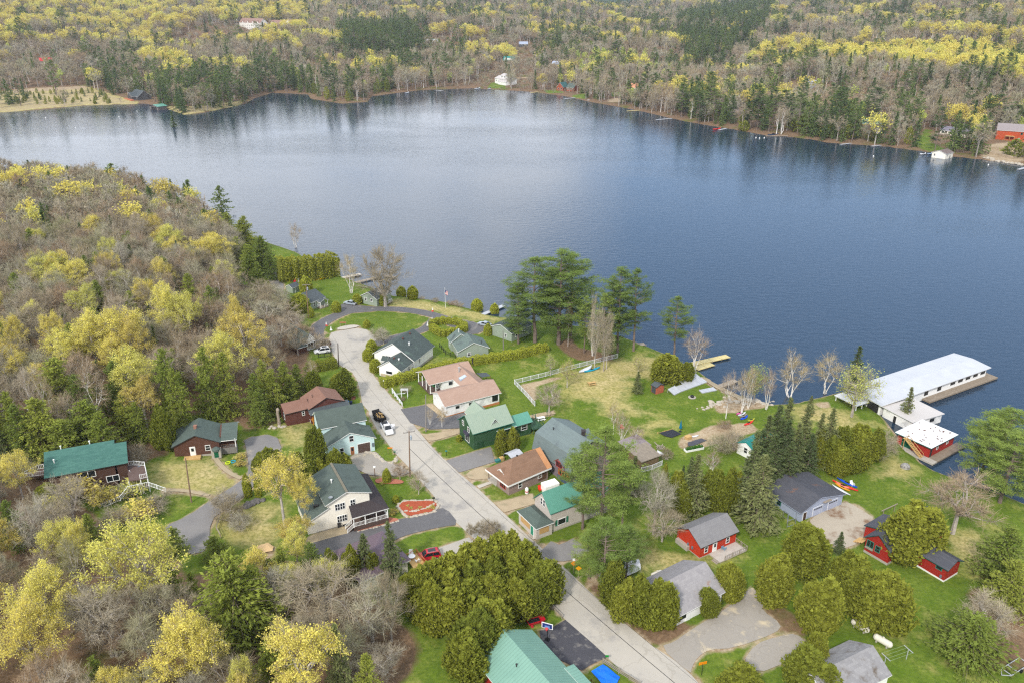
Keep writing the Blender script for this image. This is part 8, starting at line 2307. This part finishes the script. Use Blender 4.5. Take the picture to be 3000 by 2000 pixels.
q = at(P('F8', 1650, 500)); t = empty('raised_bed', q, 'white edged raised bed of leafy greens in the garden', 'garden bed', None, .35); m = MB(); m.box(-2.4, 2.4, -.6, -.45, 0, .5); m.box(-2.4, 2.4, .45, .6, 0, .5); m.box(-2.4, -2.25, -.45, .45, 0, .5); m.box(2.25, 2.4, -.45, .45, 0, .5); m.build('planter', T_WHITE, t)
tmq = TM(); rgn = np.random.default_rng(3); tmq.leaves(rgn.uniform([-2.2, -.45, .4], [2.2, .45, 1.0], (900, 3)), .12, rgn, 0, .7); o_ = bpy.data.objects.new('leaves', tmq.mesh('leaves', [leafmat('leaf_greens', [(.07, .2, .03), (.1, .24, .04)])])); COL.objects.link(o_); o_.parent = t
# clothes line, hoop, boat trailer, lawn swing
a, b_ = at(P('D4', 1018, 1410)), at(P('D4', 870, 1462)); t = empty('clothes_line', a, 'clothesline with two T posts on the lower lawn', 'clothesline'); d = b_ - a; n = Vector((-d.y, d.x, 0)).normalized()
for e in (Vector(), d): m = MB(); m.bar(e, e + Vector((0, 0, 2.1)), .09); m.bar(e - n * .9 + Vector((0, 0, 2.1)), e + n * .9 + Vector((0, 0, 2.1)), .09); m.build('post', ALU, t)
m = MB()
for k in (-.85, -.3, .3, .85): m.bar(n * k + Vector((0, 0, 2.12)), d + n * k + Vector((0, 0, 2.12)), .03)
m.build('line', mt('line_green', 150, 170, 130), t)
q = at(P('E7', 1462, 522)); t = empty('basketball_hoop', q, 'basketball hoop at the edge of the black court', 'basketball hoop', None, -.35); m = MB(); m.bar((0, 0, 0), (0, 0, 3.3), .12); m.box(-.4, .4, -.3, .5, 0, .18); m.bar((0, 0, 3.0), (.2, .0, 3.2), .1); m.build('pole', BLACK, t)
m = MB(); m.box(-.95, .95, -.22, -.15, 2.75, 3.85); m.build('backboard', T_WHITE, t); m = MB(); m.box(-.82, .82, -.235, -.221, 2.86, 3.74); m.box(-.84, .84, -.149, -.13, 2.86, 3.74); m.build('board_face', mt('board_blue', 40, 60, 130), t)
m = MB(); m.box(-.42, .42, -.25, -.236, 2.9, 3.35); m.box(-.3, .3, -.262, -.251, 2.98, 3.27); m.build('target_square', mt('board_paleblue', 120, 160, 220), t); m = MB(); m.tube([(.25 * math.cos(k * .524), -.5 + .25 * math.sin(k * .524), 3.0) for k in range(13)], .035, 6, cap=False); m.lathe([(.24, 2.97), (.14, 2.6)], 10, (0, -.5, 0)); m.build('hoop', mt('hoop_red', 230, 90, 90), t)
a, b_ = at(P('D4', 1640, 1530)), at(P('D4', 1790, 1440)); d = b_ - a; t = empty('boat_trailer', a, 'empty galvanised boat trailer at the right edge of the lawn', 'trailer', None, math.atan2(d.y, d.x)); m = MB(); L = d.length
for s in (-.8, .8): m.bar((1.2, s, .5), (L, s, .5), .1); m.bar((1.2, s, .5), (0, 0, .5), .1)
for x in (1.3, 2.8, L - .1): m.bar((x, -.8, .52), (x, .8, .52), .1)
m.build('frame', ALU, t)
for s in (-1, 1): m = MB(); m.tube([(L * .6, s * .85, .33), (L * .6, s * 1.08, .33)], .33, 10); m.build('wheel', RUBBER, t)
a, b_ = at(P('D4', 860, 490)), at(P('D4', 935, 455)); t = empty('lawn_frame', a, 'grey timber swing frame behind the barn red house', 'frame'); d = b_ - a; m = MB(); m.bar((0, 0, 0), (0, 0, 2.2), .1); m.bar(d, d + Vector((0, 0, 2.2)), .1); m.bar(-d * .2 + Vector((0, 0, 2.2)), d * 1.2 + Vector((0, 0, 2.2)), .14); m.build('beams', WOODG, t)
q = at(P('D1', 370, 318)); m = MB(); m.tube([(0, 0, -.3), (.05, 0, 1.5), (-.05, 0, 3.0), (.1, 0, 4.0), (.1, 0, 4.4)], [.5, .36, .34, .42, .2], 9); tag(m.build('dead_trunk', mt('snag_grey', 176, 160, 144, sc=3, fine=.2), loc=q), 'tall broken grey dead trunk on the cleared slope', 'dead trunk')
q = at(P('D4', 1012, 152)); t = empty('wrapped_pile', q, 'pile of brush under a grey camouflage sheet near the red boathouse', 'pile'); m = MB(); m.lathe([(1.1, 0), (1.0, .5), (.6, .9), (.1, 1.0)], 10); m.build('sheet', M('camo_sheet', C(196, 192, 186), C(96, 92, 88), sc=2.5), t)
a, b_ = at(P('E1', 1140, 470)), at(P('E1', 1500, 380)); q = (a + b_) / 2; m = MB(); rg = random.Random(6)
for i in range(14): m.bar((-1.6 + rg.uniform(-.3, .3), -.8 + .12 * i, .1 + .05 * (i % 4)), (1.6 + rg.uniform(-.3, .3), -.8 + .12 * i, .1 + .05 * (i % 4)), .14, .08)
tag(m.build('board_stack', mt('boards_redbrown', 150, 100, 84), loc=q), 'stack of red-brown boards beside the street head house', 'board stack')
m = MB()
for i in range(12): m.bar((rg.uniform(-1, 1), rg.uniform(-1, 1), .1 + .06 * i), (rg.uniform(-1.5, 1.5), rg.uniform(-1.5, 1.5), .3 + .07 * i), .18, .06)
tag(m.build('scrap_pile', WOODG, loc=at(P('F8', 1000, 480))), 'heap of grey scrap boards beside the weathered shed', 'pile')
# --- stones
STONE = M('stone_pale', C(206, 196, 178), C(168, 158, 144), rough=.95, sc=1.5, fine=.2); STONED = M('stone_dark', C(122, 118, 114), C(96, 92, 90), rough=.95, sc=1.5, fine=.2)
bm = bmesh.new(); bmesh.ops.create_icosphere(bm, subdivisions=2, radius=.5); rg = random.Random(8)
for v in bm.verts: v.co *= 1 + .22 * math.sin(v.co.x * 7 + 2) * math.sin(v.co.y * 6 + v.co.z * 5) + rg.uniform(-.07, .07); v.co.z *= .65
RM = {}
for k, mm in (('p', STONE), ('d', STONED)):
    me = bpy.data.meshes.new('rock'); bm.to_mesh(me); me.materials.append(mm); RM[k] = me
bm.free()
def rocks(c, path, n, smin, smax, k, label, group, jit=.4):
    q = [at(P(c, *p)) for p in path]; tot = [(b_ - a).length for a, b_ in zip(q, q[1:])]; T_ = sum(tot)
    for i in range(n):
        s = (i + .5) / n * T_; j = 0
        while s > tot[j] and j < len(tot) - 1: s -= tot[j]; j += 1
        p = q[j].lerp(q[j + 1], min(1, s / tot[j])); x, y = p.x + rg.uniform(-jit, jit), p.y + rg.uniform(-jit, jit)
        o = bpy.data.objects.new('rock', RM[k]); COL.objects.link(o); sc = rg.uniform(smin, smax); o.location = (x, y, gz1(x, y) + .1 * sc); o.scale = (sc * rg.uniform(.8, 1.4), sc, sc * rg.uniform(.6, 1)); o.rotation_euler = (0, 0, rg.uniform(0, 6)); tag(o, label, 'rock', group)
rocks('E6', [(1545, 760), (1640, 690), (1850, 690), (2090, 685), (2150, 760), (2080, 855), (1850, 910), (1690, 935), (1600, 850), (1545, 770)], 60, .5, .9, 'p', 'pale edging stone round the orange mulch bed', 'stones round the orange mulch bed', .1)
rocks('E6', [(1600, 850), (1800, 850), (2000, 790), (2090, 740)], 26, .5, .9, 'p', 'pale stone of the middle terrace in the orange mulch bed', 'stones of the mulch terrace', .15)
rocks('E6', [(940, 1150), (1400, 1035), (1560, 990)], 22, .4, .7, 'p', 'pale edging stone along the porch flower bed', 'stones along the porch bed', .1)
rocks('D1', [(1180, 570), (1250, 600), (1290, 640), (1360, 675), (1440, 665), (1450, 620)], 34, .5, 1.1, 'p', 'pale stone round the rock garden at the street', 'stones of the rock garden', .4)
rocks('D8', [(620, 95), (680, 60), (760, 30)], 14, 1.0, 1.8, 'd', 'dark boulder in the wall above the drive lawn', 'dark boulders above the lawn', .5)
rocks('F7', [(60, 500), (300, 430), (500, 440), (800, 430), (1040, 500)], 46, .6, 1.5, 'p', 'pale shore boulder by the stored kayaks', 'pale boulders at the rocky shore', 2.2)
rocks('C6', [(1690, 1300), (1760, 1290), (1850, 1260)], 12, .5, 1.0, 'p', 'pale stone in the row above the garden', 'stones above the garden', .6)
rocks('D1', [(270, 350), (340, 345), (430, 355)], 7, .6, 1.3, 'p', 'pale stone on the cleared slope by the dead trunk', 'stones by the dead trunk', .6)
rocks('F4', [(1600, 860), (1750, 910), (1950, 950), (2200, 985), (2352, 1000)], 34, 1.2, 2.6, 'p', 'pale boulder along the right shore waterline', 'boulders on the right shore', 1.2)
STW = M('stone_terrace', C(214, 192, 160), C(150, 136, 116), rough=.95, sc=1.2, fine=.25)
for lb, pts in (('upper pale stone terrace wall below the orange log house', ((1640, 690), (1900, 720), (2350, 670))), ('lower pale stone terrace wall below the orange log house', ((1590, 780), (1850, 820), (2130, 890)))):
    q = [at(P('F4', *p)) for p in pts]; m = MB(); o = q[0].copy()
    for a, b_ in zip(q, q[1:]): m.bar(a - o + Vector((0, 0, .4)), b_ - o + Vector((0, 0, .4)), 1.0, 2.4)
    tag(m.build('stone_wall', STW, loc=o), lb, 'stone wall')


# --- hedges
def hedge(label, c, path, wd, h, mat, dens=60, size=.14, lump=.12, hvar=.08, tops=None):
    q = chaikin([tuple(at(P(c, *p))[:2]) for p in path], 1, False); rgn = np.random.default_rng(len(path) * 7 + int(h * 10))
    o = np.array([q[0][0], q[0][1], gz1(*q[0])]); tm = TM(); core = MB()
    s_ = 0
    for (x0, y0), (x1, y1) in zip(q, q[1:]):
        L = math.hypot(x1 - x0, y1 - y0)
        if L < .05: continue
        n = int(L * (2 * h + wd) * dens); f = rgn.uniform(0, 1, n); per = rgn.uniform(0, 2 * h + wd, n)
        hh = h * (1 + hvar * np.sin((s_ + f * L) * 1.3) + hvar * np.sin((s_ + f * L) * 3.1 + 1)); ww = wd / 2 * (1 + lump * np.sin((s_ + f * L) * 2.1 + 2))
        side = np.where(per < h, -1, np.where(per > h + wd, 1, 0)); z = np.where(side == 0, hh, np.where(side < 0, per, 2 * h + wd - per) / h * hh)
        t = np.where(side == 0, (per - h) / wd * 2 - 1, side) * ww
        e = np.clip((z / hh - .75) / .25, 0, 1); t = t * (1 - .25 * e ** 2) + rgn.normal(0, .07, n); z = z + rgn.normal(0, .07, n)
        dx, dy = (x1 - x0) / L, (y1 - y0) / L
        X = x0 + dx * f * L - dy * t; Y = y0 + dy * f * L + dx * t
        Z = gz(X, Y) + np.maximum(z, .05)
        tm.leaves(np.stack([X, Y, Z], 1) - o, size, rgn, 0, .6, up=.5)
        for i in range(max(1, int(L / 1.2))):
            pa, pb = [Vector((x0 + dx * L * k, y0 + dy * L * k, 0)) for k in (i / max(1, int(L / 1.2)), (i + 1) / max(1, int(L / 1.2)))]
            for p in (pa, pb): p.z = gz1(p.x, p.y) + h * .42
            core.bar(pa - Vector(o), pb - Vector(o), wd * .62, h * .8)
        s_ += L
    t = empty('hedge', Vector(o), label, 'hedge'); ob = bpy.data.objects.new('leaves', tm.mesh('hedge_leaves', [mat])); COL.objects.link(ob); ob.parent = t
    core.build('stems', mt('hedge_inner', 120, 124, 40, rough=1), t)


hedge('long clipped yellow-green hedge between the white house and the ranch house', 'E3', [(205, 1010), (600, 900), (760, 850), (1250, 720), (1600, 660), (2091, 590), (2350, 545), (2560, 490), (2730, 455)], 2.6, 2.3, L_HEDGE)
hedge('ring shaped clipped hedge beside the loop road', 'C5', [(1475, 840), (1490, 812), (1560, 802), (1650, 808), (1720, 830), (1735, 860), (1690, 885), (1640, 880), (1600, 905), (1545, 900), (1500, 872), (1478, 848)], 2.0, 2.0, L_HEDGE)
hedge('dark clipped hedge behind the pool fence', 'C5', [(570, 1165), (640, 1150), (745, 1130)], 3.2, 2.4, L_CEDAR)
hedge('tall dark cedar hedge at the lakeshore park', 'C5', [(310, 478), (420, 470), (560, 462), (660, 450), (748, 436)], 6.0, 8.4, L_CEDAR, 13, .34, .15, .05)
# ------------------------------------------------------------------ words for every tree
KW_ = {'maple_tree': ('yellow-blossomed maple', 'tree'), 'bare_tree': ('bare brown tree', 'tree'), 'birch_tree': ('white-barked birch', 'tree'), 'aspen_tree': ('pale lime tree', 'tree'), 'pine_tree': ('white pine', 'tree'),
       'spruce_tree': ('dark spruce', 'tree'), 'hemlock_tree': ('olive hemlock', 'tree'), 'cedar_tree': ('dense round cedar', 'tree'), 'shrub': ('bare twiggy shrub', 'shrub'), 'leafy_shrub': ('yellow budding shrub', 'shrub'), 'clipped_bush': ('clipped round evergreen bush', 'bush')}
LM = [('the teal-roofed brown house', 'C8', 640, 940), ('the log cabin', 'C8', 1500, 760), ('the red-brown house', 'E1', 750, 420), ('the mint garage house', 'E1', 1400, 1100), ('the cream house', 'E6', 700, 600), ('the red car', 'D6', 800, 390), ('the seafoam roof', 'E7', 1200, 700),
      ('the white house', 'E3', 550, 420), ('the twin ridged sage cottage', 'E3', 1500, 380), ('the flagpole', 'C5', 1580, 600), ('the loop road maple', 'C5', 1040, 700), ('the lakeshore park hedge', 'C5', 530, 350), ('the roadside cottage', 'C5', 510, 900), ('the ranch house', 'E3', 1500, 1100), ('the green house', 'E4', 560, 450),
      ('the gambrel house', 'D2', 1400, 480), ('the brick bungalow', 'E5', 750, 400), ('the beige house', 'E5', 1100, 1000), ('the orange shed', 'C6', 1370, 1140), ('the yellow dock', 'C6', 1780, 920), ('the white shed', 'E8', 900, 650), ('the red boathouse', 'C7', 1350, 1000), ('the long white boathouse', 'C7', 1300, 560),
      ('the blue garage', 'F5', 900, 600), ('the red cabin', 'D3', 1200, 1300), ('the roadside lodge', 'D5', 1380, 680), ('the barn red annex', 'F6', 1750, 1000), ('the grey mossy roof', 'D4', 760, 1430), ('the upper propane tank', 'D4', 715, 1215), ('the blue tarpaulin', 'D5', 540, 1480), ('the boat trailer', 'D4', 1700, 1480),
      ('the amber road sign', 'D5', 295, 520), ('the weathered shed', 'F8', 800, 620), ('the bottom left corner', 'V', 0, 1568), ('the curving drive', 'C8', 1450, 1400), ('the left woods edge', 'V', 0, 750), ('the wooded shore tip', 'V', 560, 520), ('the far left lake corner', 'V', 20, 420),
      ('the green roofed boathouse', 'A1', 1085, 730), ('the dark lakeside house', 'A1', 950, 640), ('the red roof', 'A1', 318, 412), ('the hillside lodge', 'F1', 1200, 400), ('the blue-white house', 'A1', 605, 415), ('the wooded point', 'A1', 1500, 760), ('the middle bay', 'A2', 450, 630), ('the white tiered lake house', 'F2', 540, 680), ('the far teal roof', 'F2', 700, 270),
      ('the dark far shore house', 'F2', 1780, 400), ('the timber lodge', 'F2', 1900, 900), ('the gravel beach', 'F3', 520, 470), ('the brown lake house', 'A3', 380, 770), ('the red paddle boat', 'A3', 235, 890), ('the grey dock', 'A3', 650, 935), ('the reddish dock', 'A3', 1130, 990), ('the right shore boathouse', 'F4', 780, 790), ('the deck house', 'F4', 1000, 320), ('the orange log house', 'F4', 2100, 450), ('the green roofed cabin', 'A3', 1320, 840), ('the upper right corner', 'V', 2352, 0), ('the right yellow slope', 'A3', 1500, 420)]
LMP = [(n, P(c, x, y)) for n, c, x, y in LM]
ORD = ['nearest', 'second nearest', 'third nearest', 'fourth nearest', 'fifth nearest', 'sixth nearest', 'seventh nearest', 'eighth nearest']
by = {}
for p in TREES:
    p['o']['category'] = KW_[p['kind']][1]
    x, y = pix(p['x'], p['y'], p['z'] + p['H'] * .6); p['sp'] = (x, y)
    inn = -40 < x < 3040 and -40 < y < 2040
    by.setdefault(p['kind'], []).append(p)
for kind, ps in by.items():
    w_, cat = KW_[kind]
    pairs = sorted(((p['sp'][0] - q[0]) ** 2 + (p['sp'][1] - q[1]) ** 2, i, j) for i, p in enumerate(ps) for j, (n, q) in enumerate(LMP))
    cnt = [0] * len(LMP); done = {}
    for d2, i, j in pairs:
        # the k-th nearest of its kind to a landmark; ranks count every tree of the kind, taken or not
        if d2 > 520 ** 2: break
        k = cnt[j]; cnt[j] += 1
        if i in done or k > 7: continue
        done[i] = '%s, %s one to %s' % (w_, ORD[k], LMP[j][0])
    for i, p in enumerate(ps):
        s = ''
        if i in done:
            p['o']['label'] = done[i]; p['o']['group'] = '%ss around the lake' % w_.replace('bush', 'bushe')
        else:
            x, y = p['sp']
            where = ('in the left lakeside woods' if x < 1000 and 420 < y < 1250 else 'in the near left-hand woods' if y > 1250 and x < 1300 else 'on the near shore' if y > 600 else
                     'on the left hillside across the lake' if x < 1000 else 'in the middle hills across the lake' if x < 1900 else 'on the right hillside across the lake')
            p['o']['label'] = '%s standing %s' % (w_, where); p['o']['group'] = '%ss %s' % (w_, where)
# ------------------------------------------------------------------ light and sky
SUN_EL, SUN_AZ = R(41), R(-155)      # azimuth of the sun from +Y towards +X: behind the camera on the left
sun_d = bpy.data.lights.new('sun', 'SUN'); sun = bpy.data.objects.new('sun', sun_d); COL.objects.link(sun)
sun_d.energy = 3.0; sun_d.angle = R(6); sun_d.color = (1.0, .95, .88)
sdir = Vector((math.sin(SUN_AZ) * math.cos(SUN_EL), math.cos(SUN_AZ) * math.cos(SUN_EL), math.sin(SUN_EL)))
sun.rotation_euler = sdir.to_track_quat('Z', 'Y').to_euler()
w = bpy.data.worlds.new('World'); SC.world = w; w.use_nodes = True
nt = w.node_tree
bg = nt.nodes['Background']
sky = nt.nodes.new('ShaderNodeTexSky'); sky.sky_type = 'NISHITA'; sky.sun_disc = False
sky.sun_elevation = SUN_EL; sky.sun_rotation = SUN_AZ; sky.altitude = 500; sky.air_density = 1.0; sky.dust_density = .25; sky.ozone_density = 1.3
tc = nt.nodes.new('ShaderNodeTexCoord')
sep = nt.nodes.new('ShaderNodeSeparateXYZ'); nt.links.new(tc.outputs['Generated'], sep.inputs[0])
# flat cloud deck: project the view direction onto a plane overhead
dz = N(nt, 'ShaderNodeMath', operation='MAXIMUM'); nt.links.new(sep.outputs[2], dz.inputs[0]); dz.inputs[1].default_value = .06
dzz = N(nt, 'ShaderNodeMath', operation='ADD'); nt.links.new(dz.outputs[0], dzz.inputs[0]); dzz.inputs[1].default_value = .12
comb = nt.nodes.new('ShaderNodeCombineXYZ')
for i in (0, 1):
    d = N(nt, 'ShaderNodeMath', operation='DIVIDE'); nt.links.new(sep.outputs[i], d.inputs[0]); nt.links.new(dzz.outputs[0], d.inputs[1]); nt.links.new(d.outputs[0], comb.inputs[i])
cn = noise(nt, comb.outputs[0], 1.1, 7, .58)
# a clear gap in the deck towards the right (north-east), cloud elsewhere
gap = N(nt, 'ShaderNodeVectorMath', operation='DOT_PRODUCT'); nt.links.new(tc.outputs['Generated'], gap.inputs[0])
gv = Vector((.46, .78, .44)).normalized(); gap.inputs[1].default_value = gv
gapf = ramp(nt, gap.outputs['Value'], .86, .985)
cm = N(nt, 'ShaderNodeMath', operation='MULTIPLY_ADD'); nt.links.new(gapf, cm.inputs[0]); cm.inputs[1].default_value = -.55; nt.links.new(cn, cm.inputs[2])
cov = ramp(nt, cm.outputs[0], .30, .50)
cc = mixc(nt, ramp(nt, noise(nt, comb.outputs[0], 2.3, 5, .6), .3, .7), (5.2, 5.5, 6.0, 1), (7.8, 8.0, 8.3, 1))
wl = N(nt, 'ShaderNodeVectorMath', operation='DOT_PRODUCT'); nt.links.new(tc.outputs['Generated'], wl.inputs[0]); wl.inputs[1].default_value = Vector((-.45, .85, .28)).normalized()
br_ = nt.nodes.new('ShaderNodeMapRange'); nt.links.new(wl.outputs['Value'], br_.inputs[0])
for i, v_ in enumerate((.45, .98, 1.0, 1.5)): br_.inputs[i + 1].default_value = v_
cs = nt.nodes.new('ShaderNodeVectorMath'); cs.operation = 'SCALE'; nt.links.new(cc, cs.inputs[0]); nt.links.new(br_.outputs[0], cs.inputs['Scale'])
skyb = mixc(nt, .6, sky.outputs[0], (3.2, 4.9, 7.8, 1))
skyc = mixc(nt, cov, skyb, cs.outputs[0])
nt.links.new(skyc, bg.inputs['Color'])
bg.inputs['Strength'].default_value = .15
SC.view_settings.view_transform = 'Standard'; SC.view_settings.look = 'None'; SC.view_settings.gamma = 1; SC.view_settings.exposure = .36
try: SC.view_settings.use_curve_mapping = False
except Exception: pass
SC.cycles.max_bounces = 5; SC.cycles.diffuse_bounces = 3; SC.cycles.glossy_bounces = 2; SC.cycles.transmission_bounces = 3; SC.cycles.transparent_max_bounces = 4; SC.cycles.volume_bounces = 0
SC.cycles.use_denoising = False
SC.cycles.use_adaptive_sampling = False; SC.cycles.filter_width = 1.25; SC.cycles.sample_clamp_indirect = 4
SC.cycles.caustics_reflective = False; SC.cycles.caustics_refractive = False

# ---- the air
hz = MB(); hz.box(-5200, 5200, -300, 9400, -4, 700)
m = bpy.data.materials.new('haze_air'); m.use_nodes = True; nt = m.node_tree
for n in list(nt.nodes): nt.nodes.remove(n)
o = nt.nodes.new('ShaderNodeOutputMaterial'); pv = nt.nodes.new('ShaderNodeVolumePrincipled')
pv.inputs['Color'].default_value = (.80, .87, 1.0, 1); pv.inputs['Density'].default_value = .00008; pv.inputs['Anisotropy'].default_value = .2
nt.links.new(pv.outputs[0], o.inputs['Volume'])
hzo = hz.build('haze', m); hzo['kind'] = 'stuff'
